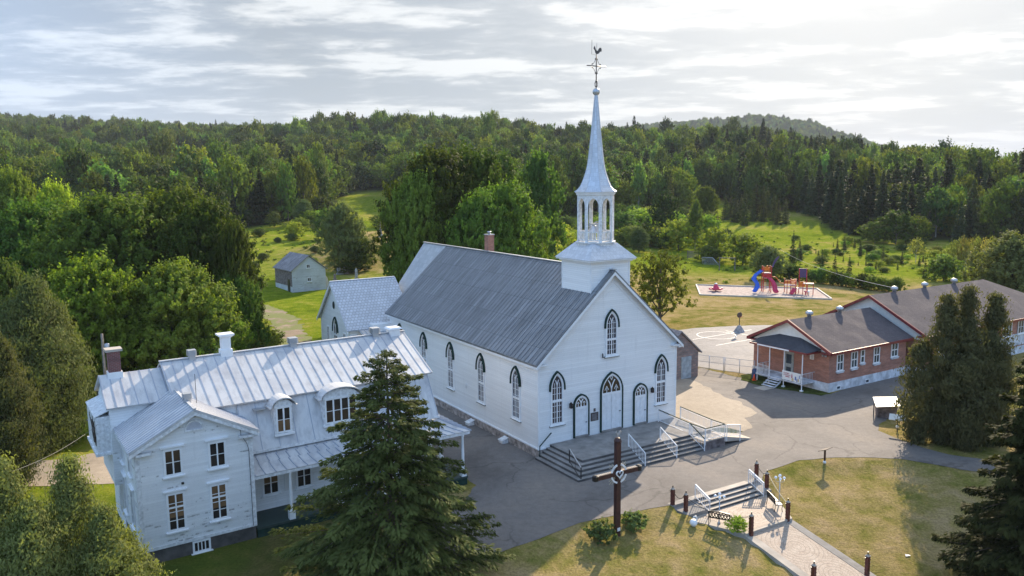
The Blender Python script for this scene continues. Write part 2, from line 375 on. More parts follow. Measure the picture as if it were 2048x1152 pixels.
class MB:
    def __init__(s): s.v = []; s.f = []; s.sm = []
    def add(s, vs_, fs, smooth=False):
        n = len(s.v); s.v += [tuple(map(float, p)) for p in vs_]; s.f += [tuple(n+i for i in f) for f in fs]; s.sm += [smooth]*len(fs); return s
    def hexa(s, p):            # 8 corners: bottom loop 0-3, top loop 4-7
        return s.add(p, [(3, 2, 1, 0), (4, 5, 6, 7), (0, 1, 5, 4), (1, 2, 6, 5), (2, 3, 7, 6), (3, 0, 4, 7)])
    def box(s, x0, x1, y0, y1, z0, z1):
        return s.hexa([(x0, y0, z0), (x1, y0, z0), (x1, y1, z0), (x0, y1, z0), (x0, y0, z1), (x1, y0, z1), (x1, y1, z1), (x0, y1, z1)])
    def prism(s, poly, vec):   # planar polygon pushed along vec
        n = len(poly); a = [Vector(p) for p in poly]; v = Vector(vec); b_ = [p+v for p in a]
        return s.add(a+b_, [tuple(range(n))[::-1], tuple(range(n, 2*n))]+[(i, (i+1) % n, n+(i+1) % n, n+i) for i in range(n)])
    def slab(s, poly, t):      # polygon thickened along its own normal (downwards by t)
        a = [Vector(p) for p in poly]; nrm = (a[1]-a[0]).cross(a[2]-a[0]).normalized()
        return s.prism(poly, -nrm*t)
    def bar(s, a, b_, w_, h=None, up=(0, 0, 1)):
        h = w_ if h is None else h
        a = Vector(a); b_ = Vector(b_); d = (b_-a).normalized(); u = Vector(up)
        if abs(d.dot(u)) > .98: u = Vector((1, 0, 0))
        r = d.cross(u).normalized()*(w_/2); q = r.cross(d).normalized()*(h/2)
        return s.hexa([a-r-q, a+r-q, b_+r-q, b_-r-q, a-r+q, a+r+q, b_+r+q, b_-r+q])
    def tube(s, pts, rad, n=8, cap=True):
        pts = [Vector(p) for p in pts]; rads = rad if isinstance(rad, (list, tuple)) else [rad]*len(pts)
        V = []; up = Vector((.13, .27, .95)).normalized()
        for i, p in enumerate(pts):
            d = (pts[min(i+1, len(pts)-1)]-pts[max(i-1, 0)]).normalized()
            x = d.cross(up)
            if x.length < .05: x = d.cross(Vector((1, 0, 0)))
            x.normalize(); y = d.cross(x).normalized()
            for k in range(n):
                a = 2*PI*k/n; V.append(p+x*math.cos(a)*rads[i]+y*math.sin(a)*rads[i])
        F = [(i*n+k, i*n+(k+1) % n, (i+1)*n+(k+1) % n, (i+1)*n+k) for i in range(len(pts)-1) for k in range(n)]
        if cap: F += [tuple(range(n))[::-1], tuple((len(pts)-1)*n+k for k in range(n))]
        return s.add(V, F, n > 5)
    def lathe(s, prof, n=16, c=(0, 0, 0), smooth=True, a0=0):
        V = [(c[0]+r*math.cos(a0+2*PI*k/n), c[1]+r*math.sin(a0+2*PI*k/n), c[2]+z) for r, z in prof for k in range(n)]
        F = [(i*n+k, i*n+(k+1) % n, (i+1)*n+(k+1) % n, (i+1)*n+k) for i in range(len(prof)-1) for k in range(n)]
        F += [tuple(range(n))[::-1], tuple((len(prof)-1)*n+k for k in range(n))]
        return s.add(V, F, smooth)
    def sphere(s, c, r, n=12, m_=8, sq=1):
        return s.lathe([(max(1e-3, r*math.sin(PI*i/m_)), -r*sq*math.cos(PI*i/m_)) for i in range(m_+1)], n, c)
    def build(s, name, mat, parent=None, loc=None, smooth=None):
        me = bpy.data.meshes.new(name); me.from_pydata(s.v, [], s.f); me.materials.append(MATS[mat])
        if len(s.sm): me.polygons.foreach_set('use_smooth', s.sm if smooth is None else [smooth]*len(s.f))
        uv = me.uv_layers.new(name='UVMap'); V = s.v; out = np.zeros(len(uv.data)*2, np.float32)
        for p in me.polygons:
            n = p.normal
            if abs(n.z) > .999: ax = Vector((1, 0, 0)); ay = Vector((0, 1, 0))
            else: ax = Vector((-n.y, n.x, 0)).normalized(); ay = n.cross(ax)
            for li in p.loop_indices:
                q = Vector(V[me.loops[li].vertex_index]); out[2*li] = q.dot(ax); out[2*li+1] = q.dot(ay)
        uv.data.foreach_set('uv', out)
        o = bpy.data.objects.new(name, me); col.objects.link(o)
        if parent: o.parent = parent
        if loc: o.location = loc
        return o
# ribbons in a wall plane: mp(s, z, d) -> 3D, d = distance out of the wall
def band(mb, pts, wd, d0, d1, mp, closed=False):
    P = [Vector((p[0], p[1])) for p in pts]; n = len(P); L = []; Rr = []
    for i in range(n):
        a = P[i-1] if (i > 0 or closed) else None; c = P[(i+1) % n] if (i < n-1 or closed) else None
        d1_ = (P[i]-a).normalized() if a is not None else None; d2_ = (c-P[i]).normalized() if c is not None else None
        if d1_ is None: d1_ = d2_
        if d2_ is None: d2_ = d1_
        tn = (d1_+d2_).normalized(); nn = Vector((-tn.y, tn.x)); k = 1/max(.35, nn.dot(Vector((-d1_.y, d1_.x))))
        L.append(P[i]+nn*wd/2*k); Rr.append(P[i]-nn*wd/2*k)
    for i in range(n if closed else n-1):
        j = (i+1) % n
        mb.hexa([mp(*L[i], d0), mp(*L[j], d0), mp(*Rr[j], d0), mp(*Rr[i], d0), mp(*L[i], d1), mp(*L[j], d1), mp(*Rr[j], d1), mp(*Rr[i], d1)])
def arch_pts(cx, hw, zs, za, n=8):   # pointed arch from right spring over apex to left spring
    r = za-zs; c = max(0, (r*r-hw*hw)/(2*hw)); rad = hw+c; th = math.atan2(r, c) if c > 0 else PI/2
    right = [(cx-c+rad*math.cos(th*i/n), zs+rad*math.sin(th*i/n)) for i in range(n+1)]
    left = [(2*cx-x, z) for x, z in right[:-1]][::-1]
    return right+left
def poly_face(mb, pts, d, mp): mb.add([mp(x, z, d) for x, z in pts], [tuple(range(len(pts)))])

# ---------------------------------------------------------------- terrain
CH = (1.78, 54.88, R(31.46))       # church frame: origin at its front left corner
def ch_local(x, y):
    dx, dy = x-CH[0], y-CH[1]; c, s_ = math.cos(CH[2]), math.sin(CH[2]); return dx*c+dy*s_, -dx*s_+dy*c
def ch_world(lx, ly):
    c, s_ = math.cos(CH[2]), math.sin(CH[2]); return CH[0]+lx*c-ly*s_, CH[1]+lx*s_+ly*c
TU = [-900, 0, 500, 750, 1000, 1200, 1500, 1700, 1900, 2048, 2900]
TD = [0, 110, 160, 220, 300, 400, 550, 700, 900, 1300, 2500, 9000]
TH = [[0, 0, 1, 3, 7, 13, 25, 40, 60, 95, 60, 20],
      [0, 0, 1, 3, 7, 13, 24, 38, 56, 95, 60, 20],
      [0, 0, 1, 3, 7, 13, 25, 40, 58, 88, 50, 20],
      [0, 0, 1, 3.5, 8, 14, 30, 52, 68, 68, 40, 20],
      [0, 0, .6, 3, 7, 15, 32, 50, 63, 58, 30, 20],
      [0, 0, .3, 2, 5, 13, 30, 46, 52, 45, 20, 15],
      [0, 0, 0, .6, 3, 13, 31, 42, 36, 20, 10, 10],
      [0, 0, 0, 0, 2, 11, 24, 24, 15, 8, 5, 5],
      [0, 0, 0, 0, 2.5, 10, 13, 8, 5, 4, 3, 3],
      [0, 0, 0, 0, 2, 7, 7, 4, 3, 3, 3, 3],
      [0, 0, 0, 0, 2, 6, 6, 4, 3, 3, 3, 3]]
TH = np.array(TH, float)
EX = [-40, -20, -12, -.8, 2, 4.4, 8.2, 9.3, 16.1, 17.2, 20, 22, 23.8, 27.1, 29.7, 31.5, 40, 70, 120]
EY = [10, 22, 31, 40.5, 42.5, 44.4, 45.9, 46.3, 50.6, 52.1, 53.8, 54.4, 54.4, 54, 52.2, 51, 45, 28, 0]
def vnoise(x, y, s_, seed=0):
    x = x/s_+seed*17.3; y = y/s_+seed*9.1; xi = np.floor(x); yi = np.floor(y); fx = x-xi; fy = y-yi
    fx = fx*fx*(3-2*fx); fy = fy*fy*(3-2*fy)
    hsh = lambda a, b_: np.modf(np.abs(np.sin(a*127.1+b_*311.7+seed)*43758.5453))[0]
    return (hsh(xi, yi)*(1-fx)+hsh(xi+1, yi)*fx)*(1-fy)+(hsh(xi, yi+1)*(1-fx)+hsh(xi+1, yi+1)*fx)*fy
def height(x, y):
    x = np.atleast_1d(np.asarray(x, float)); y = np.atleast_1d(np.asarray(y, float))
    d = np.hypot(x, y); yy = np.maximum(y, .15*d+1e-3)
    u = 1024+FPX*x/yy
    iu = np.clip(np.searchsorted(TU, u)-1, 0, len(TU)-2); fu = np.clip((u-np.take(TU, iu))/(np.take(TU, iu+1)-np.take(TU, iu)), 0, 1)
    idd = np.clip(np.searchsorted(TD, d)-1, 0, len(TD)-2); fd = np.clip((d-np.take(TD, idd))/(np.take(TD, idd+1)-np.take(TD, idd)), 0, 1)
    fu = fu*fu*(3-2*fu)
    z = (TH[iu, idd]*(1-fu)+TH[iu+1, idd]*fu)*(1-fd)+(TH[iu, idd+1]*(1-fu)+TH[iu+1, idd+1]*fu)*fd
    far = np.clip((d-130)/250, 0, 1)
    z = z+np.clip((d-350)/300, 0, 1)*np.clip((1300-d)/300, 0, 1)*(vnoise(x, y, 190, 4)-.5)*np.clip(12-(u-900)/45, 2, 12)*np.clip(y/40, 0, 1)
    z = z+far*((vnoise(x, y, 60, 1)-.5)*6+(vnoise(x, y, 22, 2)-.5)*1.6)*np.clip(y/40, 0, 1)
    # mound with the monument behind the church
    z = z+4.6*np.exp(-(((x+31)/17)**2+((y-188)/20)**2)**1.4)
    # far hill on the right
    hx, hy = 2500*math.sin(R(17.0)), 2500*math.cos(R(17.0))
    ax = (x-hx)*math.cos(R(17.0))-(y-hy)*math.sin(R(17.0)); ay = (x-hx)*math.sin(R(17.0))+(y-hy)*math.cos(R(17.0))
    prof = np.interp(ax, [-900, -480, -223, -135, -17, 39, 149, 258, 340, 392, 455, 560], [0, 120, 152, 158, 166, 165, 143, 100, 72, 52, 25, 0])
    z = z+prof*np.exp(-(ay/520)**2)
    # lawn falls away towards the camera below the road edge
    s_ = (np.interp(x, EX, EY)-y)*.86
    lawn = np.interp(s_, [0, .5, 1.5, 4.3, 10, 20, 60], [0, -.03, -.42, -.72, -1.78, -3.7, -7])
    fade = np.clip((x+8)/7, 0, 1)*np.clip((75-y)/10, 0, 1); fade = fade*fade*(3-2*fade)
    z = np.where(s_ > 0, z+lawn*fade, z)
    # bed of the sunken steps, plaza and path
    c, sn = math.cos(CH[2]), math.sin(CH[2]); lx = (x-CH[0])*c+(y-CH[1])*sn; ly = -(x-CH[0])*sn+(y-CH[1])*c
    ins = (lx > 2.6+np.clip((-ly-12.4), 0, 9)*.42) & (lx < 9.7-np.clip((-ly-12.4), 0, 9)*.6) & (ly < -11.2) & (ly > -16.3)
    z = np.where(ins, np.minimum(z, -.85), z)
    pth = (lx > 3.6) & (lx < 8.3) & (ly <= -15.4) & (ly > -60)
    z = np.where(pth, np.minimum(z, -.95+(.196*(ly+15.65))), z)
    return z
def hz(x, y): return float(height(x, y)[0])
def pix(u, v, zoff=0.0, dmax=9000):
    """the point of the ground that the photograph shows at pixel (u, v)"""
    d = Fv+Rv*((u-1024)/FPX)-Uv*((v-576)/FPX); t_ = 20.0; prev = t_
    while t_ < dmax:
        p = Vector((0, 0, CAM_H))+d*t_
        if p.z <= hz(p.x, p.y)+zoff: break
        prev = t_; t_ *= 1.01
    a, b_ = prev, t_
    for _ in range(20):
        m_ = (a+b_)/2; p = Vector((0, 0, CAM_H))+d*m_
        if p.z <= hz(p.x, p.y)+zoff: b_ = m_
        else: a = m_
    p = Vector((0, 0, CAM_H))+d*b_
    return Vector((p.x, p.y, hz(p.x, p.y)))
def project(p):
    d = Vector(p)-Vector((0, 0, CAM_H)); z = d.dot(Fv); return 1024+FPX*d.dot(Rv)/z, 576-FPX*d.dot(Uv)/z

def axis(lo, hi, a, b_, step, grow=1.09, mx=60):
    v = list(np.arange(a, b_+1e-6, step)); s_ = step; x = a
    while x > lo: s_ = min(mx, s_*grow); x -= s_; v.insert(0, x)
    s_ = step; x = b_
    while x < hi: s_ = min(mx, s_*grow); x += s_; v.append(x)
    return np.array(v)
VF_U = [-2000, 0, 460, 480, 620, 680, 700, 790, 820, 1100, 1250, 1380, 1430, 1455, 1475, 1560, 1572, 1600, 1700, 1850, 2048, 4000]
VF_V = [560, 520, 470, 458, 436, 400, 382, 380, 430, 436, 428, 418, 398, 398, 425, 425, 412, 425, 472, 484, 492, 520]
def proj_np(x, y, z):
    dx = x; dy = y; dz = z-CAM_H
    zc = dx*Fv.x+dy*Fv.y+dz*Fv.z; zc = np.maximum(zc, .1)
    return 1024+FPX*(dx*Rv.x+dy*Rv.y+dz*Rv.z)/zc, 576-FPX*(dx*Uv.x+dy*Uv.y+dz*Uv.z)/zc
def is_wood(x, y, z):
    u, v = proj_np(x, y, z); return (v < np.interp(u, VF_U, VF_V)) & (np.hypot(x, y) > 150)
def make_ground():
    xs = axis(-5200, 5200, -24, 40, .8, 1.07, 90); ys = axis(-300, 7000, 28, 80, .8, 1.06, 90)
    X, Y = np.meshgrid(xs, ys); nx, ny = len(xs), len(ys); Z = height(X.ravel(), Y.ravel())
    me = bpy.data.meshes.new('ground')
    V = np.stack([X.ravel(), Y.ravel(), Z], 1)
    idx = np.arange(nx*ny).reshape(ny, nx)
    F = np.stack([idx[:-1, :-1], idx[:-1, 1:], idx[1:, 1:], idx[1:, :-1]], -1).reshape(-1, 4)
    me.vertices.add(len(V)); me.vertices.foreach_set('co', V.ravel().astype(np.float32))
    me.loops.add(F.size); me.loops.foreach_set('vertex_index', F.ravel().astype(np.int32))
    me.polygons.add(len(F)); me.polygons.foreach_set('loop_start', np.arange(0, F.size, 4, dtype=np.int32)); me.polygons.foreach_set('use_smooth', np.ones(len(F), bool))
    me.update(calc_edges=True)
    d = np.hypot(V[:, 0], V[:, 1])
    lawn = np.clip((175-d)/20, 0, 1)
    lawn = np.maximum(lawn*(V[:, 0] > -14+0*d), np.exp(-(((V[:, 0]+31)/20)**2+((V[:, 1]-180)/26)**2)**2))   # mown grass
    lawn = np.maximum(lawn, np.clip((V[:, 0]+14)/4+.5, 0, 1)*np.clip((175-d)/20, 0, 1))
    wood = np.maximum((is_wood(V[:, 0], V[:, 1], V[:, 2]) & (V[:, 1] > 0)).astype(np.float32), .65*np.clip((-5-V[:, 0])/3, 0, 1)*np.clip((50-V[:, 1])/4, 0, 1))  # forest floor, plus shade painted into the grass in front of the house
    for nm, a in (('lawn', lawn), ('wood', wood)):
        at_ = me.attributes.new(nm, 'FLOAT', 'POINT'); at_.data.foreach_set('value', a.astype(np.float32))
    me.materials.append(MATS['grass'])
    o = bpy.data.objects.new('ground', me); col.objects.link(o); tag(o, kind='structure')
make_ground()
def densify(poly, step=.7):
    out = []
    for i, p in enumerate(poly):
        q = poly[(i+1) % len(poly)]; n = max(1, int(math.hypot(q[0]-p[0], q[1]-p[1])/step))
        for k in range(n): out.append((p[0]+(q[0]-p[0])*k/n, p[1]+(q[1]-p[1])*k/n))
    return out
def sheet(name, poly, mat, lift, rag=.12, kind='structure', grid=0, seed=1, flat=False):
    """a surface laid on the ground; ragged edge"""
    import bmesh
    rnd = random.Random(seed); pts = densify(poly)
    pts = [(x+(rnd.random()-.5)*2*rag, y+(rnd.random()-.5)*2*rag) for x, y in pts]
    from mathutils.geometry import tessellate_polygon
    bm = bmesh.new(); vs2 = [bm.verts.new((x, y, 0)) for x, y in pts]
    for t3 in tessellate_polygon([[Vector((x, y, 0)) for x, y in pts]]):
        try: bm.faces.new([vs2[i] for i in t3])
        except ValueError: pass
    if grid: 
        for _ in range(grid): bmesh.ops.subdivide_edges(bm, edges=[e for e in bm.edges if e.calc_length() > 3], cuts=1, use_grid_fill=False); bmesh.ops.triangulate(bm, faces=bm.faces[:])
    for v_ in bm.verts: v_.co.z = (0 if flat else hz(v_.co.x, v_.co.y))+lift
    bmesh.ops.recalc_face_normals(bm, faces=bm.faces[:])
    if sum(f.normal.z for f in bm.faces) < 0: bmesh.ops.reverse_faces(bm, faces=bm.faces[:])
    me = bpy.data.meshes.new(name); bm.to_mesh(me); bm.free(); me.materials.append(MATS[mat])
    o = bpy.data.objects.new(name, me); col.objects.link(o); tag(o, kind=kind); return o
W_ = ch_world
road = [(-8, 38.5), (-3.5, 38.6), (-.8, 40.5), (2, 42.5), (4.4, 44.4), (8.2, 45.9), W_(2.1, -11.35), W_(10.1, -11.35), (17.2, 52.1), (20, 53.8), (22, 54.4), (23.8, 54.4), (27.1, 54), (29.7, 52.2), (31.5, 51), (40, 45), (70, 28),
        (72, 33), (42, 49.5), (33.2, 53.6), (31, 54.7), (29.95, 56.1), (29.1, 58), (28.4, 60.2), (29.2, 61.7), (34.5, 68), (40, 72), (46, 79), (40, 80.5), (28.8, 70.8), (27.5, 71.5), (22.5, 77.2), (19.6, 81.5), (15.5, 79), (13.5, 63), W_(12.6, -.2), W_(.2, -1), W_(-.2, 26), W_(-5.5, 26), W_(-6.4, 12), (-2.5, 50), (-3.2, 46.5), (-8, 42.5)]
sheet('road', road, 'road asphalt', .012, .10, seed=3, flat=True)
sheet('gravel_lot', [W_(13.3, 1), (17.4, 59.8), (18.6, 60.6), (19.0, 63.0), (20.6, 65.6), (19.8, 69), (18.0, 75), (16.6, 77.8), W_(13.3, 14)], 'gravel lot', .024, .35, seed=5)
sheet('paved_court', [(19.6, 82), (24, 78.3), (30, 79), (42, 88), (46, 97), (42, 104), (33.8, 105.3), (29.6, 104.8), (24, 103.6), (20.7, 101.8), (15, 96), (13.5, 84)], 'court asphalt', .016, .08, seed=7)
sheet('driveway', [(-60, 42), (-34.5, 50.5), (-27.4, 50.6), (-24.5, 53), (-26, 58), (-31, 57), (-36, 54), (-60, 47)], 'gravel lot', .02, .3, seed=8)
def sw_(x, y): a_ = R(32); return 28.91+x*math.cos(a_)-y*math.sin(a_), 71.42+x*math.sin(a_)+y*math.cos(a_)
sheet('grass_verge', [sw_(-2.9, 7.6), sw_(-3.2, 5.2), sw_(-2.6, 3.2), sw_(-1.4, -.4), sw_(0, -.5), sw_(0, 8.8), sw_(-1.5, 9)], 'verge grass', .03, .15, seed=31)
sheet('grass_verge', [W_(13.2, -.2), W_(13.3, -3.4), W_(14.6, -3.6), W_(16.6, -3.7), W_(16.4, -2.6), W_(14.6, -1.5), W_(14.0, 1)], 'verge grass', .034, .12, seed=32)
sheet('dirt_track', [(-22.5, 86), (-27.5, 87), (-30, 99), (-34, 111), (-40.5, 121.5), (-47, 127.5), (-46, 130), (-38.5, 124.5), (-31.5, 115), (-26.5, 102)], 'dirt track', .03, .5, grid=2, seed=9)
# ================================================================ building elements
def rect_window(parent, s0, s1, z0, z1, mp, cols=2, rows=2, gl='house glass', casing=.12, fr='white paint', sill=True, header=0, gl2=None, split=None, name='window', mid=0):
    f = MB()
    band(f, [(s0, z0), (s1, z0), (s1, z1), (s0, z1)], casing, .0, .07, mp, True)
    a, b_, c, d = s0+casing/2, s1-casing/2, z0+casing/2, z1-casing/2
    for i in range(1, cols):
        x = a+(b_-a)*i/cols; band(f, [(x, c), (x, d)], .07 if cols == 2 else .05, .015, .055, mp)
    for j in range(1, rows):
        z = c+(d-c)*j/rows; band(f, [(a, z), (b_, z)], .03, .015, .045, mp)
    if mid: band(f, [(a, mid), (b_, mid)], .09, .015, .06, mp)
    if header: band(f, [(s0-.18, z1+header), (s1+.18, z1+header)], .07, 0, .14, mp); band(f, [(s0, z1+header*.5), (s1, z1+header*.5)], header, 0, .05, mp)
    o = f.build(name, fr, parent)
    if split and gl2:
        g = MB(); poly_face(g, [(a, split), (b_, split), (b_, d), (a, d)], .02, mp); g.build('pane', gl, o)
        g = MB(); poly_face(g, [(a, c), (b_, c), (b_, split), (a, split)], .02, mp); g.build('pane', gl2, o)
    else:
        g = MB(); poly_face(g, [(a, c), (b_, c), (b_, d), (a, d)], .02, mp); g.build('pane', gl, o)
    if sill:
        g = MB(); band(g, [(s0-.14, z0-casing/2-.035), (s1+.14, z0-casing/2-.035)], .07, 0, .16, mp); g.build('sill', fr, o)
    return o
def tracery(f, cx, hw, zs, za, z_low, mp, wd=.05):
    # two lancets that branch from the centre and cross under the arch
    band(f, [(cx, z_low), (cx, zs)], wd*1.3, .02, .06, mp)
    r = za-zs; c = max(0, (r*r-hw*hw)/(2*hw)); rad = hw+c
    n = 7
    for sgn in (-1, 1):
        pts = []
        for i in range(n+1):
            th = math.acos(min(1, c/rad)) if c else PI/2
            a = th*i/n; x = sgn*(hw-(rad-rad*math.cos(a))) ; z = zs+rad*math.sin(a)
            xx = x-sgn*hw        # same curve shifted to start from the centre
            xx = cx-xx*1.0*-1*-1 if False else cx+xx*-1*-1
            # keep inside the outer arch
            zo = z-zs; lim = math.sqrt(max(0, rad*rad-zo*zo))-c
            if abs(xx-cx) <= lim+.01: pts.append((xx, z))
        if len(pts) > 1: band(f, pts, wd, .02, .055, mp)
def gothic_window(parent, cx, wdt, z0, zs, za, mp, mid=None, cols=4, dz=.46, gl='church glass', hood=True, simple=False):
    hw = wdt/2
    f = MB()
    outline = [(cx+hw, z0)]+arch_pts(cx, hw, zs, za, 8)+[(cx-hw, z0)]
    band(f, outline, .15, 0, .08, mp, True)
    hi = hw-.09
    inner = [(cx+hi, z0+.08)]+arch_pts(cx, hi, zs, za-.13, 8)+[(cx-hi, z0+.08)]
    tracery(f, cx, hi, zs, za-.12, z0, mp, .06)
    if mid: band(f, [(cx-hi, mid), (cx+hi, mid)], .16, .015, .07, mp)
    if not simple:
        for k in range(1, cols):
            if k*2 == cols: continue
            x = cx-hi+2*hi*k/cols
            off = abs(x-cx)
            zt = zs+(za-zs)*.33
            band(f, [(x, z0), (x, zt)], .028, .015, .045, mp)
        z = z0+dz
        while z < zs+.25: band(f, [(cx-hi, z), (cx+hi, z)], .026, .015, .042, mp); z += dz
    o = f.build('window', 'white paint', parent)
    g = MB(); poly_face(g, inner, .018, mp); g.build('pane', gl, o)
    if hood:
        g = MB(); ho = hw+.12
        pts = [(cx+ho+.02, zs-.22), (cx+ho, zs-.05)]+arch_pts(cx, ho, zs, za+.17, 9)+[(cx-ho, zs-.05), (cx-ho-.02, zs-.22)]
        band(g, pts, .09, .0, .17, mp); g.build('hood_mould', 'dark green paint', o)
    g = MB(); band(g, [(cx-hw-.16, z0-.1), (cx+hw+.16, z0-.1)], .07, 0, .16, mp); g.build('sill', 'white paint', o)
    g = MB(); band(g, [(cx-hw-.17, z0-.155), (cx+hw+.17, z0-.155)], .035, 0, .17, mp); g.build('drip_edge', 'dark green paint', o)
    return o
def gothic_door(parent, cx, wdt, z0, zleaf, zs, za, mp, leaves=2):
    hw = wdt/2
    f = MB()
    outline = [(cx+hw, z0)]+arch_pts(cx, hw, zs, za, 9)+[(cx-hw, z0)]
    band(f, outline, .10, 0, .15, mp)
    o = f.build('door', 'dark green paint', parent)
    g = MB(); hi = hw-.12
    out2 = [(cx+hi+.02, z0)]+arch_pts(cx, hi+.02, zs, za-.16, 9)+[(cx-hi-.02, z0)]
    band(g, out2, .14, 0, .09, mp)
    band(g, [(cx-hi, zleaf+.08), (cx+hi, zleaf+.08)], .17, 0, .08, mp)
    g.build('door_frame', 'white paint', o)
    g = MB()
    for k in range(leaves):
        a = cx-hi+2*hi*k/leaves+.015; b_ = cx-hi+2*hi*(k+1)/leaves-.015
        g.prism([mp(a, z0+.12, .02), mp(b_, z0+.12, .02), mp(b_, zleaf, .02), mp(a, zleaf, .02)], Vector(mp(0, 0, .03))-Vector(mp(0, 0, 0)))
        w_ = b_-a; nz = 4; hgt = (zleaf-z0-.2)/nz; npc = 2
        for j in range(nz):
            for q in range(npc):
                x0 = a+.06+q*(w_-.06)/npc; x1 = x0+(w_-.06)/npc-.08
                zz0 = z0+.2+j*hgt+.03; zz1 = zz0+hgt-.12
                band(g, [(x0, zz0), (x1, zz0), (x1, zz1), (x0, zz1)], .025, .045, .062, mp, True)
    g.build('door_leaf', 'door white', o)
    g = MB(); poly_face(g, [(cx-hi, zleaf+.1), (cx+hi, zleaf+.1)]+arch_pts(cx, hi, zs, za-.18, 9), .03, mp); fl = g.build('fanlight', 'stained glass', o)
    g = MB(); tracery(g, cx, hi, zs, za-.18, zleaf+.1, mp, .075)
    for s_ in (-1, 1): band(g, [(cx+s_*hi*.5, zleaf+.1), (cx+s_*hi*.5, zs+(za-zs)*.22)], .04, .03, .06, mp); band(g, [(cx+s_*hi*.5-.2*hi, zs+(za-zs)*.02+.1), (cx+s_*hi*.5, zs+(za-zs)*.3), (cx+s_*hi*.5+.2*hi, zs+(za-zs)*.02+.1)], .035, .03, .06, mp)
    band(g, [(cx, zs+(za-zs)*.6), (cx+.1*hw, zs+(za-zs)*.72), (cx, zs+(za-zs)*.84), (cx-.1*hw, zs+(za-zs)*.72)], .035, .03, .06, mp, True)
    g.build('tracery', 'white paint', fl)
    g = MB(); g.prism([mp(cx-hw+.05, z0-.02, .0), mp(cx+hw-.05, z0-.02, .0), mp(cx+hw-.05, z0+.12, .0), mp(cx-hw+.05, z0+.12, .0)], Vector(mp(0, 0, .16))-Vector(mp(0, 0, 0))); g.build('threshold', 'concrete', o)
    g = MB(); p = Vector(mp(cx+hi*.72 if cx > 6.6 or leaves == 1 else cx+hi*.78, (z0+zleaf)/2, .1)); q = Vector(mp(cx+hi*.95, (z0+zleaf)/2, .1)); g.bar(p, q, .05); g.build('handle', 'black metal', o)
    return o

# ================================================================ church
church = empty('church', (CH[0], CH[1], 0), CH[2], 'large white clapboard church with grey tin roof, pointed windows and a tall bell spire', 'church')
EZ, RZ, EO = 6.87, 13.1, .4; SL = (RZ-EZ)/(6.5+EO)
NL = 26.7
mb = MB()
def gable_body(mb, x0, x1, y0, y1, z0, zr, sl, xc=None, drop=.16):
    xc = (x0+x1)/2; zt = zr-drop; ze = zt-sl*(xc-x0)
    mb.prism([(x0, y0, z0), (x1, y0, z0), (x1, y0, ze), (xc, y0, zt), (x0, y0, ze)], (0, y1-y0, 0))
gable_body(mb, 0, 13, 0, NL-.3, .65, RZ, SL); mb.build('wall', 'church white boards', church)
mb = MB()
mb.box(-.06, 13.06, -.06, NL-.25, -.6, .63); mb.build('foundation', 'rough stone', church)
mb = MB(); mb.box(-.09, 13.09, -.09, NL-.2, .60, .70)       # water table
for x in (-.03, 12.91): mb.box(x, x+.12, -.035, .10, .70, 7.2)
mb.box(-.04, .1, NL-.42, NL-.26, .7, 7.2)
mb.build('corner_board', 'white paint', church)
for sgn in (-1, 1):
    X = lambda x: 6.5+sgn*(x)
    mb = MB(); e = 6.5+EO
    p = [(X(0), -.4, RZ), (X(e), -.4, EZ), (X(e), NL, EZ), (X(0), NL, RZ)]
    if sgn > 0: p = p[::-1]
    p2 = [Vector(q) for q in p]; mb.add([q for q in p2]+[q-Vector((0, 0, .14)) for q in p2], [(0, 1, 2, 3), (7, 6, 5, 4), (0, 4, 5, 1), (1, 5, 6, 2), (2, 6, 7, 3), (3, 7, 4, 0)])
    r = mb.build('roof', 'grey tin shingles', church)
    # narrow ribs that run down the slope
    if sgn < 0:
        rb = MB(); n_ = Vector((-SL, 0, 1)).normalized()*.03
        y = -.3
        while y < NL:
            rb.hexa([(X(0), y, RZ-.002), (X(0), y+.03, RZ-.002), (X(e), y+.03, EZ-.002), (X(e), y, EZ-.002),
                     Vector((X(0), y, RZ))+n_, Vector((X(0), y+.03, RZ))+n_, Vector((X(e), y+.03, EZ))+n_, Vector((X(e), y, EZ))+n_]); y += .5
        rb.build('seam', 'grey tin shingles', r)
mb = MB(); mb.bar((6.5, -.42, RZ+.03), (6.5, NL+5.3, RZ+.03), .26, .07); mb.build('ridge_cap', 'galvanised', church)
mb = MB()       # rake boards, eave boards and returns
for sgn in (-1, 1):
    a = Vector((6.5, -.37, RZ-.15)); b_ = Vector((6.5+sgn*6.88, -.37, EZ-.13))
    mb.hexa([a+Vector((0, -.05, -.22)), b_+Vector((0, -.05, -.22)), b_+Vector((0, .05, -.22)), a+Vector((0, .05, -.22)), a+Vector((0, -.05, .0)), b_+Vector((0, -.05, 0)), b_+Vector((0, .05, 0)), a+Vector((0, .05, 0))])
    xo = 6.5+sgn*6.86; xi = 6.5+sgn*6.5
    mb.box(min(xo, xi), max(xo, xi), -.32, NL-.1, EZ-.32, EZ-.16)
    xr = 6.5+sgn*5.9; mb.box(min(xo, xr), max(xo, xr), -.34, 0, EZ-.16, EZ-.06)
    a = Vector((6.5, -.03, RZ-.62)); b_ = Vector((6.5+sgn*6.3, -.03, EZ-.05))
    mb.hexa([a+Vector((0, 0, -.2)), b_+Vector((0, 0, -.2)), b_+Vector((0, .03, -.2)), a+Vector((0, .03, -.2)), a, b_, b_+Vector((0, .03, 0)), a+Vector((0, .03, 0))])
mb.build('fascia', 'white paint', church)
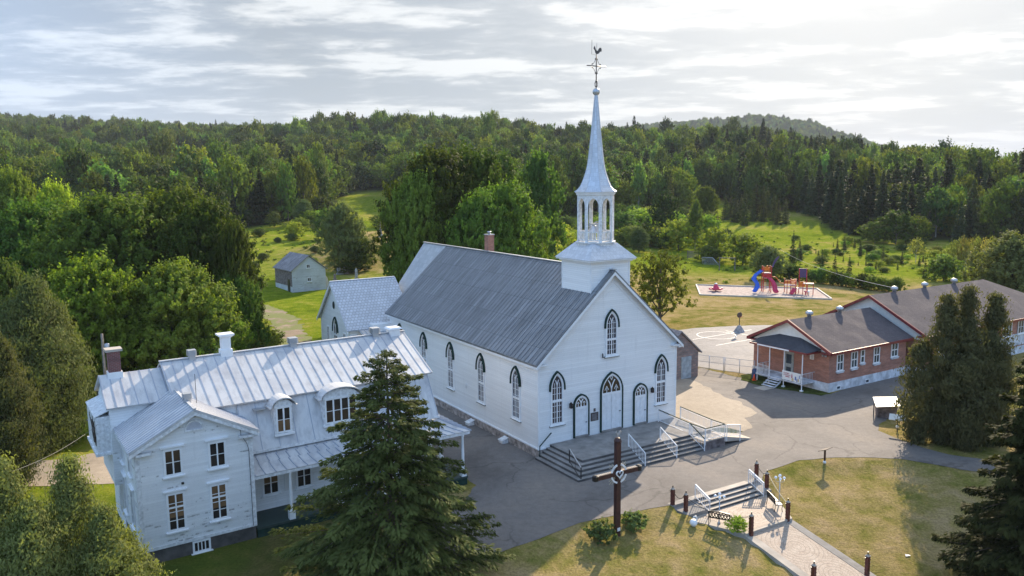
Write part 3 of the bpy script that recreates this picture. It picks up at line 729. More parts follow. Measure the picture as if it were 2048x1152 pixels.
# sanctuary: narrower, same ridge, steeper roof
sz = 7.2; sh = 4.35; mb = MB()
mb.prism([(6.5-sh+.35, NL, .3), (6.5+sh-.35, NL, .3), (6.5+sh-.35, NL, sz+.3), (6.5, NL, RZ-.2), (6.5-sh+.35, NL, sz+.3)], (0, 5.0, 0)); mb.build('wall', 'church white boards', church)
for sgn in (-1, 1):
    mb = MB(); p2 = [Vector((6.5, NL-.35, RZ-.02)), Vector((6.5+sgn*sh, NL-.35, sz)), Vector((6.5+sgn*sh, NL+5.25, sz)), Vector((6.5, NL+5.25, RZ-.02))]
    mb.add(p2+[q-Vector((0, 0, .14)) for q in p2], [(0, 1, 2, 3), (7, 6, 5, 4), (0, 4, 5, 1), (1, 5, 6, 2), (2, 6, 7, 3), (3, 7, 4, 0)]); mb.build('roof', 'sanctuary tin', church)
# windows
F0 = lambda s_, z, d: (s_, -d, z)
FX = lambda s_, z, d: (-d, s_, z)
FR = lambda s_, z, d: (13+d, s_, z)
for cx in (1.58, 11.42): gothic_window(church, cx, 1.0, 2.28, 4.95, 5.95, F0, mid=3.96, dz=.44)
gothic_window(church, 6.5, 1.0, 6.72, 9.0, 9.95, F0, mid=7.9, dz=.40)
for k in range(5):
    gothic_window(church, 2.95+5.255*k, 1.0, 2.2, 4.95, 5.95, FX, mid=3.75, dz=.44)
for k in range(5): gothic_window(church, 2.95+5.255*k, 1.0, 2.2, 4.95, 5.95, FR, mid=3.75, simple=True)
gothic_door(church, 3.71, 1.30, .93, 3.05, 3.35, 4.12, F0, 1)
gothic_door(church, 9.33, 1.30, .93, 3.05, 3.35, 4.12, F0, 1)
gothic_door(church, 6.52, 2.02, .93, 3.72, 3.95, 5.4, F0, 2)
for cx in (2.70, 10.42):
    mb = MB(); mb.box(cx-.09, cx+.09, -.30, -.10, 3.28, 3.62); mb.lathe([(.12, 0), (.02, .12)], 8, (cx, -.2, 3.62)); mb.bar((cx, -.1, 3.52), (cx, 0, 3.52), .05); mb.build('wall_lamp', 'black metal', church)
mb = MB(); mb.box(4.62, 5.30, -.05, -.002, 1.92, 2.55); mb.box(4.88, 5.05, -.03, -.002, 2.62, 2.86); pq = mb.build('plaque', 'bronze plaque', church)
mb = MB()
for k in range(7): mb.box(4.70, 5.22-.05*(k % 3), -.056, -.05, 2.0+.07*k, 2.02+.07*k)
mb.build('lettering', 'headstone grey', pq)
mb = MB(); mb.box(-.04, -.001, 10.6, 10.85, 2.75, 3.15); mb.build('vent_grille', 'worn white paint', church)
mb = MB(); mb.bar((5.62, -.12, 6.62), (5.62, -.12, 6.95), .06); mb.bar((5.62, -.12, 6.65), (5.95, -.05, 6.65), .05); mb.build('lamp_bracket', 'black metal', church)
# chimney
mb = MB(); mb.box(6.9, 7.56, 18.9, 19.56, 11.6, 14.55); ck = mb.build('chimney', 'school brick', church)
mb = MB(); mb.box(6.85, 7.61, 18.85, 19.61, 14.55, 14.63); mb.lathe([(.12, 0), (.12, .16), (.22, .18), (.2, .24), (.02, .28)], 12, (7.23, 19.23, 14.63)); mb.build('cap', 'galvanised', ck)
for y in (4.0, 9.3):
    mb = MB(); mb.box(-.62, -.1, y, y+.55, .0, .28); mb.add([(-.7, y-.05, .24), (-.7, y+.6, .24), (-.08, y+.6, .42), (-.08, y-.05, .42)], [(0, 1, 2, 3)]); mb.build('basement_hatch', 'worn white paint', church)
# tower
TX, TY = 6.5, 1.95
mb = MB(); mb.box(TX-1.8, TX+1.8, .15, 3.75, 9.0, 13.62); tw = mb.build('tower', 'church white boards', church)
mb = MB()
for a, b_ in ((TX-1.83, .12), (TX+1.71, .12)): mb.box(a, a+.12, b_, b_+.12, 10.5, 13.62)
mb.box(TX-1.83, TX-1.71, 3.66, 3.78, 10.5, 13.62)
mb.box(TX-1.95, TX+1.95, .0, 3.9, 13.62, 13.74); mb.box(TX-2.14, TX+2.14, -.19, 4.09, 13.74, 13.84)
mb.build('cornice', 'white paint', tw)
mb = MB(); h1, h2 = 2.2, 1.15
p = [(TX-h1, TY-h1, 13.86), (TX+h1, TY-h1, 13.86), (TX+h1, TY+h1, 13.86), (TX-h1, TY+h1, 13.86)]; q = [(TX-h2, TY-h2, 14.95), (TX+h2, TY-h2, 14.95), (TX+h2, TY+h2, 14.95), (TX-h2, TY+h2, 14.95)]
mb.hexa(p+q); mb.build('roof', 'spire tin', tw)
# belfry
o8 = PI/8
mb = MB(); mb.lathe([(1.50, 0), (1.50, .12), (1.42, .14), (1.42, .80), (1.56, .84), (1.56, .93)], 8, (TX, TY, 14.15), False, o8)
bel = mb.build('belfry', 'worn white paint', church)
RB = 1.42; side = 2*RB*math.sin(o8); apo = RB*math.cos(o8)
mb = MB(); rail = MB()
for k in range(8):
    th = k*PI/4; nx_, ny_ = math.cos(th), math.sin(th); tx, ty = -ny_, nx_
    mp = lambda s_, z, d, nx_=nx_, ny_=ny_, tx=tx, ty=ty: (TX+nx_*(apo+d)+tx*s_, TY+ny_*(apo+d)+ty*s_, z)
    hwf = side/2; ow = hwf-.15
    for a, b_ in ((-hwf, -ow), (ow, hwf)):
        mb.prism([mp(a, 15.08, -.14), mp(b_, 15.08, -.14), mp(b_, 18.5, -.14), mp(a, 18.5, -.14)], Vector(mp(0, 0, .0))-Vector(mp(0, 0, -.14)))
    ap = arch_pts(0, ow, 17.7, 18.28, 6)[::-1]
    for i in range(len(ap)-1):
        (a, za), (b_, zb) = ap[i], ap[i+1]
        mb.prism([mp(a, za, -.14), mp(b_, zb, -.14), mp(b_, 18.5, -.14), mp(a, 18.5, -.14)], Vector(mp(0, 0, -.004))-Vector(mp(0, 0, -.14)))
    band(rail, [(-ow, 15.8), (ow, 15.8)], .08, -.1, -.02, mp); band(rail, [(-ow, 15.2), (ow, 15.2)], .08, -.1, -.02, mp)
    for j in range(5): x = -ow+2*ow*(j+.5)/5; band(rail, [(x, 15.2), (x, 15.8)], .075 if j % 2 else .05, -.09, -.04, mp)
mb.build('arcade', 'worn white paint', bel); rail.build('balustrade', 'worn white paint', bel)
mb = MB(); mb.lathe([(1.44, 0), (1.5, .05), (1.5, .14), (1.58, .18), (1.58, .24)], 8, (TX, TY, 18.5), False, o8); mb.build('cornice', 'white paint', bel)
for bx, by, s_ in ((6.15, 1.7, 1.0), (6.95, 2.25, .85)):
    mb = MB(); mb.lathe([(.36*s_, 0), (.34*s_, .08), (.24*s_, .25), (.20*s_, .45), (.12*s_, .52), (.02, .55)], 14, (bx, by, 15.75)); mb.box(bx-.05, bx+.05, by-.5, by+.5, 16.28, 16.4)
    for yy in (by-.5, by+.44): mb.box(bx-.04, bx+.04, yy, yy+.06, 15.1, 16.4)
    mb.tube([(bx+.3, by+.36*math.cos(a), 16.2+.36*math.sin(a)) for a in np.linspace(0, 2*PI, 15)], .03, 5); mb.build('bell', 'galvanised', bel)
prof = [(1.63, 0), (1.60, .04), (1.42, .16), (1.20, .40), (1.02, .78), (.90, 1.1), (.78, 1.45), (.66, 1.95), (.585, 2.5), (.50, 3.2), (.42, 3.9), (.345, 4.6), (.275, 5.3), (.21, 6.0), (.155, 6.6), (.10, 7.05)]
mb = MB(); mb.lathe(prof, 8, (TX, TY, 18.74), False, o8); spi = mb.build('spire', 'spire tin', church)
mb = MB()
for k in range(8):
    a = o8+k*PI/4; mb.tube([(TX+r_*math.cos(a), TY+r_*math.sin(a), 18.74+z_) for r_, z_ in prof], .022, 5)
mb.build('hip_roll', 'galvanised', spi)
mb = MB(); mb.sphere((TX, TY, 26.0), .27, 16, 10); mb.build('ball', 'galvanised', spi)
mb = MB(); mb.tube([(TX, TY, 26.2), (TX, TY, 28.6)], .04, 6); mb.tube([(TX-.86, TY, 27.83), (TX+.86, TY, 27.83)], .035, 6)
for sg in (-1, 1):
    for sv in (-1, 1):
        mb.tube([(TX+sg*(.42*(1-t_)**1+.0)+sg*.03, TY, 27.83+sv*(.08+.50*t_-.14*math.sin(PI*t_))) for t_ in np.linspace(0, 1, 7)], .018, 5)
        mb.sphere((TX+sg*.36, TY, 27.83+sv*.13), .05, 6, 4); mb.sphere((TX+sg*.09, TY, 27.83+sv*.5), .05, 6, 4)
    mb.tube([(TX, TY, 26.3), (TX+sg*.12, TY, 26.42), (TX+sg*.13, TY, 26.62), (TX+sg*.04, TY, 26.72)], .025, 5)
mb.sphere((TX, TY, 26.75), .08, 8, 6); mb.build('cross', 'bronze plaque', spi)
mb = MB()
rooster = [(-.28, .32), (-.22, .42), (-.17, .33), (-.10, .14), (.02, .08), (.10, .14), (.17, .26), (.27, .34), (.38, .30), (.42, .18), (.38, .04), (.30, .08), (.22, -.02), (.10, -.12), (-.04, -.14), (-.14, -.06), (-.20, .12), (-.32, .26)]
mb.prism([(TX+x+.06, TY-.02, 28.82+z) for x, z in rooster], (0, .04, 0)); mb.bar((TX, TY, 28.5), (TX, TY, 28.75), .03); mb.tube([(TX+.03, TY, 28.9), (TX+.04, TY, 29.45)], .012, 4); mb.tube([(TX, TY, 28.62), (TX-.42, TY, 28.65), (TX-.40, TY, 29.65)], .014, 4)
mb.build('weathercock', 'bronze plaque', spi)
# side wing (sacristy)
ax0, ax1, ay0, ay1, aez, arz = -4.0, 2.2, 26.9, 35.5, 5.5, 9.75
aym = (ay0+ay1)/2; asl = (arz-aez)/(ay1-aym+.35)
mb = MB(); mb.prism([(ax0, ay0, -.3), (ax0, ay1, -.3), (ax0, ay1, aez+.1), (ax0, aym, arz-.15), (ax0, ay0, aez+.1)], (ax1-ax0, 0, 0)); wing = mb.build('wing_wall', 'clean white boards', church)
for yy in (ay0-.35, ay1+.35):
    mb = MB(); p2 = [Vector((ax0-.35, aym, arz)), Vector((ax0-.35, yy, aez)), Vector((ax1+.5, yy, aez)), Vector((ax1+.5, aym, arz))]
    mb.add(p2+[q-Vector((0, 0, .12)) for q in p2], [(0, 1, 2, 3), (7, 6, 5, 4), (0, 4, 5, 1), (1, 5, 6, 2), (2, 6, 7, 3), (3, 7, 4, 0)]); mb.build('wing_roof', 'pale tin shingles', church)
mb = MB()
for yy in (ay0-.35, ay1+.35):
    a = Vector((ax0-.33, aym, arz-.12)); b_ = Vector((ax0-.33, yy, aez-.12)); mb.hexa([a+Vector((-.04, 0, -.22)), b_+Vector((-.04, 0, -.22)), b_+Vector((.04, 0, -.22)), a+Vector((.04, 0, -.22)), a+Vector((-.04, 0, 0)), b_+Vector((-.04, 0, 0)), b_+Vector((.04, 0, 0)), a+Vector((.04, 0, 0))])
mb.bar((ax0-.36, aym, arz+.03), (2.6, aym, arz+.03), .2, .06); mb.build('fascia', 'white paint', church)
FA = lambda s_, z, d: (ax0-d, s_, z)
gothic_window(church, aym-.35, 1.15, 1.9, 4.9, 6.0, FA, mid=4.4, simple=True)
rect_window(church, aym+1.6, aym+2.3, 2.2, 4.9, FA, 2, 4, 'church glass'); rect_window(church, aym-3.2, aym-2.5, 2.2, 4.9, FA, 2, 4, 'church glass')
mb = MB(); band(mb, [(aym+.24*math.cos(a), 7.35+.34*math.sin(a)) for a in np.linspace(0, 2*PI, 13)[:-1]], .08, 0, .06, FA, True); ov = mb.build('window', 'dark green paint', church)
mb = MB(); poly_face(mb, [(aym+.2*math.cos(a), 7.35+.3*math.sin(a)) for a in np.linspace(0, 2*PI, 13)[:-1]], .02, FA); mb.build('pane', 'church glass', ov)
mb = MB(); mb.box(-2.9, -.08, 23.6, 26.9, 0, 4.35); mb.box(-2.0, 1.5, 25.9, 26.95, 4.4, 5.9); mb.build('lean_to_wall', 'clean white boards', church)
mb = MB(); p2 = [Vector((-3.2, 23.2, 4.4)), Vector((-.07, 23.2, 4.4)), Vector((-.07, 26.85, 5.5)), Vector((-3.2, 26.85, 5.5))]; mb.add(p2+[q-Vector((0, 0, .1)) for q in p2], [(0, 1, 2, 3), (7, 6, 5, 4), (0, 4, 5, 1), (1, 5, 6, 2), (2, 6, 7, 3), (3, 7, 4, 0)])
for k in range(8): x = -3.1+k*.42; mb.bar((x, 23.2, 4.44), (x, 26.85, 5.54), .04, .06)
mb.build('lean_to_roof', 'galvanised', church)

# platform and steps in front of the church
plat = empty('church_steps', (CH[0], CH[1], 0), CH[2], 'wide concrete platform with flights of steps across the front of the church', 'steps')
tr, rs = .32, .177
mb = MB()
for k in range(5):
    e = tr*k; z1 = .885-rs*k; mb.box(.9-e, 10.82, -4.0-e, -.1, z1-rs if k < 4 else -.3, z1) if k else mb.box(.9, 12.9, -4.0, -.1, .885-rs, .885)
mb.build('stair', 'concrete', plat)
mb = MB()       # risers coloured dark: painted shade as well as stains
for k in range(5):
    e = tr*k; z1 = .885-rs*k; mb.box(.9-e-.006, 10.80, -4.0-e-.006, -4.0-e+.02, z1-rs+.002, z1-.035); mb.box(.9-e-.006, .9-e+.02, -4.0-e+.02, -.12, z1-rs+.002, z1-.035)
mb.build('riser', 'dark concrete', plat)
def railing(name, pts, h=.9, label=None, top='white paint', bars='white paint', sp=.13, double=False, thick=.055, parent=None, group=None):
    o = empty(name, (CH[0], CH[1], 0), CH[2], label, 'railing', group)
    mb = MB(); tp = MB()
    for a, b_ in zip(pts[:-1], pts[1:]):
        a = Vector(a); b_ = Vector(b_); up = Vector((0, 0, h)); L = (b_-a).length; n = max(2, int(L/sp))
        tp.bar(a+up, b_+up, thick, thick)
        mb.bar(a+Vector((0, 0, .1)), b_+Vector((0, 0, .1)), .035)
        for i in range(1, n): p = a.lerp(b_, i/n); mb.bar(p+Vector((0, 0, .1)), p+up, .02)
    for p in pts: p = Vector(p); mb.bar(p, p+Vector((0, 0, h)), .055)
    mb.build('balusters', bars, o); tp.build('handrail', top, o); return o
railing('handrail', [(5.28, -3.55, .885), (5.28, -5.35, 0)], .92, 'white iron stair railing near the middle of the church steps, behind the wooden cross', sp=.16)
railing('handrail', [(8.2, -3.6, .885), (8.2, -5.35, 0)], .92, 'white iron stair railing between the middle railing and the ramp', sp=.16)
railing('handrail', [(10.72, -3.95, .885), (10.9, -5.35, 0)], .92, 'sloping stair railing against the wooden ramp landing', top='dark green paint', sp=.16)
o = railing('handrail', [(-.1, -5.2, 0.0), (-.1, -3.9, .885)], .95, 'thin single iron handrail at the left front corner of the church steps', top='galvanised', bars='black metal', sp=2)
mb = MB(); mb.bar((-.12, -.30, .95), (.98, -.18, 1.75), .07, .05); mb.bar((-.1, -.3, .0), (-.1, -.3, .95), .04)
o = mb.build('wall_handrail', 'dark green paint', None); o.location = (CH[0], CH[1], 0); o.rotation_euler = (0, 0, CH[2]); tag(o, 'dark green sloping handrail by the left corner of the church front', 'handrail')
ramp = empty('access_ramp', (CH[0], CH[1], 0), CH[2], 'wheelchair ramp with plank landing beside the church steps, fenced by white balusters', 'ramp')
mb = MB(); mb.box(10.95, 13.0, -5.3, -3.9, .62, .70); mb.hexa([(11.0, -3.9, .62), (13.0, -3.9, .62), (13.0, -.2, .80), (11.0, -.2, .80), (11.0, -3.9, .70), (13.0, -3.9, .70), (13.0, -.2, .88), (11.0, -.2, .88)])
mb.hexa([(13.0, -5.3, .3), (15.9, -5.3, -.05), (15.9, -3.9, -.05), (13.0, -3.9, .3), (13.0, -5.3, .70), (15.9, -5.3, .03), (15.9, -3.9, .03), (13.0, -3.9, .70)]); mb.build('deck', 'pale concrete', ramp)
mb = MB()
n = 13
for k in range(n):
    a = 10.96+k*(2.04/n); mb.box(a, a+2.04/n-.02, -5.33, -5.28, 0, .62)
    b_ = -5.3+k*1.4/n; mb.box(12.98, 13.03, b_, b_+1.4/n-.02, 0, .3)
mb.build('plank_skirt', 'weathered wood', ramp)
for i, pts in enumerate([[(11.0, -.3, .885), (11.0, -3.9, .70), (11.0, -5.3, .70), (13.0, -5.3, .70), (13.0, -3.9, .70), (13.0, -.6, .88)], [(13.2, -5.3, .62), (14.6, -5.3, .36)]]):
    mb = MB(); tp = MB()
    for a, b_ in zip(pts[:-1], pts[1:]):
        a = Vector(a); b_ = Vector(b_); up = Vector((0, 0, .95)); m_ = max(2, int((b_-a).length/.13))
        tp.bar(a+up, b_+up, .06); mb.bar(a+Vector((0, 0, .12)), b_+Vector((0, 0, .12)), .035); mb.bar(a+Vector((0, 0, .86)), b_+Vector((0, 0, .86)), .03)
        for j in range(1, m_): p = a.lerp(b_, j/m_); mb.bar(p+Vector((0, 0, .12)), p+up, .022)
    for p in pts: p = Vector(p); mb.bar(p-Vector((0, 0, .3)), p+Vector((0, 0, .95)), .06)
    f = mb.build('balusters', 'white paint', ramp); tp.build('top_rail', 'dark green paint' if i == 0 else 'galvanised', f)

# ================================================================ presbytery
HO = (-19.27, 39.17, R(34))
def h_world(x, y): c, s_ = math.cos(HO[2]), math.sin(HO[2]); return HO[0]+x*c-y*s_, HO[1]+x*s_+y*c
house = empty('house', (HO[0], HO[1], 0), HO[2], 'old white clapboard house with flaking paint and white seamed metal roofs', 'house')
WW, WE, WA = 5.9, 6.26, 8.0; wsl = (WA-WE)/(WW/2+.35)
mb = MB(); mb.prism([(0, 0, .75), (WW, 0, .75), (WW, 0, WE+.05), (WW/2, 0, WA-.14), (0, 0, WE+.05)], (0, 7, 0)); mb.build('wall', 'flaking white boards', house)
mb = MB(); mb.box(.04, WW-.04, .04, 7, -.8, .74); mb.build('foundation', 'dark concrete', house)
mb = MB()
for x in (-.02, WW-.20): mb.box(x, x+.22, -.03, .1, .75, WE)
mb.box(-.03, .0, .1, .3, .75, WE); mb.box(0, WW, -.035, 0, .74, .9)
for sgn in (-1, 1):
    a = Vector((WW/2, -.30, WA-.12)); b_ = Vector((WW/2+sgn*(WW/2+.33), -.30, WE-.12))
    mb.hexa([a+Vector((0, -.04, -.2)), b_+Vector((0, -.04, -.2)), b_+Vector((0, .04, -.2)), a+Vector((0, .04, -.2)), a+Vector((0, -.04, 0)), b_+Vector((0, -.04, 0)), b_+Vector((0, .04, 0)), a+Vector((0, .04, 0))])
    x0, x1 = sorted((WW/2+sgn*(WW/2+.32), WW/2+sgn*(WW/2-.75))); mb.box(x0, x1, -.3, 0, WE-.30, WE-.17)
    x0, x1 = sorted((WW/2+sgn*(WW/2+.32), WW/2+sgn*(WW/2))); mb.box(x0, x1, -.3, 4.6, WE-.30, WE-.15)
mb.build('trim', 'worn white paint', house)
def seam_roof(name, p, mat, parent, sp=.42, th=.1, w_=.035, h_=.024, split=None):
    """p: eave a, eave b, ridge b, ridge a; seams run from eave to ridge"""
    P = [Vector(q) for q in p]; nrm = (P[1]-P[0]).cross(P[3]-P[0]).normalized()
    if nrm.z < 0: nrm = -nrm
    mb = MB(); mb.add(P+[q-nrm*th for q in P], [(0, 1, 2, 3), (7, 6, 5, 4), (0, 4, 5, 1), (1, 5, 6, 2), (2, 6, 7, 3), (3, 7, 4, 0)]); o = mb.build(name, mat, parent)
    L = max((P[1]-P[0]).length, (P[2]-P[3]).length); n = max(2, round(L/sp)); mb = MB()
    for i in range(0, n+1):
        t_ = min(max(i/n, .004), .996); a = P[0].lerp(P[1], t_); b_ = P[3].lerp(P[2], t_)
        if (b_-a).length > .1: mb.bar(a+nrm*h_/2, b_+nrm*h_/2, w_, h_, up=nrm)
    mb.build('seam', 'seam shade sheet', o); return o
seam_roof('roof', [(-.35, -.35, WE), (-.35, 6.0, WE), (WW/2, 8.0, WA), (WW/2, -.35, WA)], 'white seamed sheet', house, .40)
seam_roof('roof', [(WW+.35, -.35, WE), (WW+.35, 3.2, WE), (WW/2, 5.8, WA), (WW/2, -.35, WA)], 'white seamed sheet', house, .40)
mb = MB(); mb.bar((WW/2, -.36, WA+.04), (WW/2, 4.4, WA+.04), .16, .06); mb.build('ridge_cap', 'white seamed sheet', house)
H0m = lambda s_, z, d: (s_, -d, z)
rect_window(house, 1.36, 2.2, 4.62, 5.98, H0m, 2, 2, header=.16, mid=0)
rect_window(house, 3.6, 4.44, 4.58, 5.95, H0m, 2, 2, header=.16)
rect_window(house, 1.36, 2.2, 1.6, 3.6, H0m, 2, 4, 'warm curtain glass', header=.16, gl2='house glass', split=2.3, mid=2.85)
rect_window(house, 3.55, 4.38, 1.66, 3.6, H0m, 2, 4, 'warm curtain glass', header=.16, gl2='house glass', split=2.3, mid=2.9)
rect_window(house, 2.52, 3.35, .08, .66, lambda s_, z, d: (s_, .04-d, z), 4, 1, casing=.1)
mb = MB(); fan = [(2.93+.45*math.cos(a), 6.82+.52*math.sin(a)) for a in np.linspace(0, PI, 13)]; band(mb, fan, .09, 0, .07, H0m, True); fo = mb.build('fan_window', 'worn white paint', house)
mb = MB(); poly_face(mb, fan, .03, H0m); mb.build('shutter', 'fan panel', fo)
HX = lambda s_, z, d: (-d, s_, z)
rect_window(house, 1.4, 2.2, 1.6, 3.6, HX, 2, 4, header=.14); rect_window(house, 3.8, 4.6, 1.6, 3.6, HX, 2, 4, header=.14); rect_window(house, 1.4, 2.2, 4.5, 5.9, HX, 2, 2, header=.1); rect_window(house, 3.8, 4.6, 4.5, 5.9, HX, 2, 2, header=.1)
mb = MB(); mb.tube([(WW-.62, -.06, 6.5), (WW-.6, -.06, 6.1), (WW-.3, -.05, 5.55), (WW-.22, -.05, 5.2), (WW-.2, -.05, .8)], .014, 4); mb.build('cable', 'black metal', house)
mb = MB(); mb.box(2.12, 2.24, -.1, 0, 4.02, 4.12); mb.build('wall_lamp', 'black metal', house)
# main body
MX0, MX1 = 2.95, 18.2; MY0, MY1, MYR = 2.2, 11.4, 6.8; ME, MR = 7.15, 9.25
mb = MB(); mb.box(MX0, MX1, MY0, MY1, .6, 4.5); mb.prism([(MX0, MY0+.05, 4.5), (MX0, MY1-.05, 4.5), (MX0, MY1-.6, ME-.1), (MX0, MYR, MR-.14), (MX0, 3.0, ME-.1)], (MX1-MX0, 0, 0)); mb.build('wall', 'clean white boards', house)
mb = MB(); mb.box(MX0, MX1-.04, MY0+.04, MY1-.1, -.5, .6); mb.build('foundation', 'dark concrete', house)
seam_roof('roof', [(2.65, 2.62, ME-.02), (18.6, 2.62, ME-.02), (18.6, MYR, MR), (2.65, MYR, MR)], 'white seamed sheet', house, .62, h_=.024, w_=.05)
seam_roof('roof', [(2.65, 11.0, ME-.02), (18.6, 11.0, ME-.02), (18.6, MYR, MR), (2.65, MYR, MR)], 'white seamed sheet', house, .62)
mb = MB(); mb.bar((2.6, MYR, MR+.04), (18.65, MYR, MR+.04), .2, .06); mb.build('ridge_cap', 'white seamed sheet', house)
seam_roof('mansard_slope', [(WW, 1.75, 4.42), (18.5, 1.75, 4.42), (18.35, 2.9, ME-.13), (WW, 2.9, ME-.13)], 'white seamed sheet', house, 1.05, th=.06, h_=.03, w_=.03)
mb = MB(); mb.box(WW, 18.55, 1.70, 1.80, 4.26, 4.42); mb.build('eave_board', 'worn white paint', house)
# dormers with arched tops
def dormer(x0, x1, z0, z1, zt, yf, cols, gl):
    xc, hw = (x0+x1)/2, (x1-x0)/2
    mb = MB(); top = [(xc+hw*math.cos(a), z1+(zt-z1)*math.sin(a)) for a in np.linspace(0, PI, 11)]
    mb.prism([(x, yf, z) for x, z in [(x0, z0), (x1, z0)]+top], (0, 3.2-yf, 0)); d_ = mb.build('dormer', 'worn white paint', house)
    mb = MB(); out = [(xc+(hw+.17)*math.cos(a), z1+.06+(zt-z1+.10)*math.sin(a)) for a in np.linspace(0, PI, 13)]; out = [(out[0][0]+.12, out[0][1]-.02)]+out+[(out[-1][0]-.12, out[-1][1]-.02)]
    for (a, za), (b_, zb) in zip(out[:-1], out[1:]): mb.prism([(a, yf-.22, za), (b_, yf-.22, zb), (b_, yf-.22, zb-.07), (a, yf-.22, za-.07)], (0, 3.3-yf, 0))
    mb.build('dormer_roof', 'white seamed sheet', d_)
    mpd = lambda s_, z, d: (s_, yf-d, z)
    ww = (x1-x0); f = MB(); a, b_, c, d = x0+.14, x1-.14, z0+.16, z1-.06
    band(f, [(a, c), (b_, c), (b_, d), (a, d)], .09, 0, .05, mpd, True)
    for i in range(1, cols): x = a+(b_-a)*i/cols; band(f, [(x, c), (x, d)], .09, .0, .05, mpd)
    band(f, [(a, (c+d)/2), (b_, (c+d)/2)], .03, .0, .04, mpd); band(f, [(x0-.05, z0), (x1+.05, z0)], .09, 0, .14, mpd); band(f, [(x0, z1), (x1, z1)], .06, 0, .05, mpd)
    wn = f.build('window', 'white paint', d_)
    g = MB(); poly_face(g, [(a, (c+d)/2), (b_, (c+d)/2), (b_, d), (a, d)], .012, mpd); g.build('pane', 'house glass', wn) if False else g.build('dormer_pane', 'house glass', d_)
    g = MB(); poly_face(g, [(a, c), (b_, c), (b_, (c+d)/2), (a, (c+d)/2)], .012, mpd); g.build('dormer_pane', gl, d_)
    return d_
dormer(7.78, 8.86, 5.04, 6.72, 7.12, 1.95, 2, 'warm curtain glass')
dormer(10.75, 13.0, 5.04, 6.72, 7.22, 1.95, 4, 'house glass')
dormer(15.0, 16.1, 5.04, 6.72, 7.12, 1.95, 2, 'warm curtain glass')
mb = MB(); mb.box(6.9, 7.25, 2.3, 2.6, 6.55, 6.62); mb.box(6.75, 7.4, 2.25, 2.7, 6.62, 6.66); mb.build('roof_hatch', 'galvanised', house)
# veranda
yv = -.05
vp = [(0.0, 3.58), (.55, 3.70), (1.1, 3.88), (1.65, 4.10), (2.2, 4.34)]
for i in range(4):
    (ya, za), (yb, zb) = vp[i], vp[i+1]
    seam_roof('veranda_roof', [(WW+.02 if i else WW+.02, ya, za), (19.95-.42*i, ya, za), (19.95-.42*(i+1), yb, zb), (WW+.02, yb, zb)], 'white seamed sheet', house, .60, th=.05, h_=.05, w_=.04)
    seam_roof('veranda_roof', [(19.95-.42*i, ya, za), (19.95-.42*i, 11, za), (19.95-.42*(i+1), 11, zb), (19.95-.42*(i+1), yb, zb)], 'white seamed sheet', house, .60, th=.05, h_=.05, w_=.04)
mb = MB(); mb.box(WW+.03, 19.85, .02, .14, 3.36, 3.53); mb.box(19.7, 19.82, .14, 11, 3.36, 3.53); mb.box(WW+.03, 19.7, .2, 2.2, 3.46, 3.49); mb.build('eave_board', 'worn white paint', house)
def post_v(x, y):
    mb = MB(); mb.lathe([(.09, 0), (.09, .1), (.10, 1.1), (.075, 2.3), (.11, 2.42), (.11, 2.5)], 10, (x, y, .86)); mb.box(x-.17, x+.17, y-.17, y+.17, .58, 1.05); mb.build('veranda_post', 'white paint', house)
for x in (7.95, 10.9, 13.8, 16.7, 19.35): post_v(x, .15)
for y in (3.2, 6.4, 9.6): post_v(19.35, y)
mb = MB(); mb.box(WW+.02, 19.6, -.05, MY0, .46, .58); mb.box(MX1+.02, 19.6, MY0, 11, .46, .58); mb.build('veranda_floor', 'green floor', house)
mb = MB(); mb.box(WW+.02, 19.55, -.02, .05, -.5, .455); mb.box(19.5, 19.56, .05, 11, -.5, .455); mb.build('skirting', 'dark green paint', house)
HM = lambda s_, z, d: (s_, MY0-d, z)
rect_window(house, 6.98, 7.9, 1.5, 2.85, HM, 2, 2, 'warm curtain glass', gl2='house glass', split=2.1); rect_window(house, 9.0, 9.9, 1.5, 2.85, HM, 2, 2); rect_window(house, 11.6, 12.6, 1.4, 2.85, HM, 2, 2); rect_window(house, 15.6, 16.6, 1.4, 2.85, HM, 2, 2)
mb = MB(); mb.box(8.25, 8.85, MY0-.06, MY0-.002, 1.5, 2.8); mb.build('notice_panel', 'banner white', house)
mb = MB(); mb.box(13.6, 14.5, MY0-.05, MY0-.002, .6, 2.7); dr = mb.build('door', 'play blue', house); mb = MB(); mb.box(14.35, 14.42, MY0-.1, MY0-.05, 1.55, 1.7); mb.build('handle', 'galvanised', dr)
# rear left block with brick chimney
mb = MB(); mb.prism([(-.45, 4.75, 3.0), (-.45, 9.2, 3.0), (-.45, 9.2, 7.35), (-.45, 7.0, 8.72), (-.45, 4.75, 7.42)], (3.6, 0, 0)); mb.box(0.0, 3, 5.2, 9.0, -.3, 3.0); mb.build('wall', 'flaking white boards', house)
seam_roof('roof', [(-.62, 4.45, 7.5), (3.2, 4.45, 7.5), (3.2, 7.0, 8.87), (-.62, 7.0, 8.87)], 'white seamed sheet', house, .55, h_=.024, w_=.045)
seam_roof('roof', [(-.62, 9.5, 7.5), (3.2, 9.5, 7.5), (3.2, 7.0, 8.87), (-.62, 7.0, 8.87)], 'white seamed sheet', house, .55)
mb = MB(); mb.box(-1.15, -.45, 5.0, 8.8, 4.9, 6.95); mb.prism([(-1.2, 4.95, 6.95), (-1.2, 8.85, 6.95), (-.45, 8.85, 7.25), (-.45, 4.95, 7.25)], (0, 0, .05)); mb.box(-1.25, -.4, 4.9, 8.9, 4.75, 4.9); mb.build('gallery', 'worn white paint', house)
mb = MB(); rnd = random.Random(4)
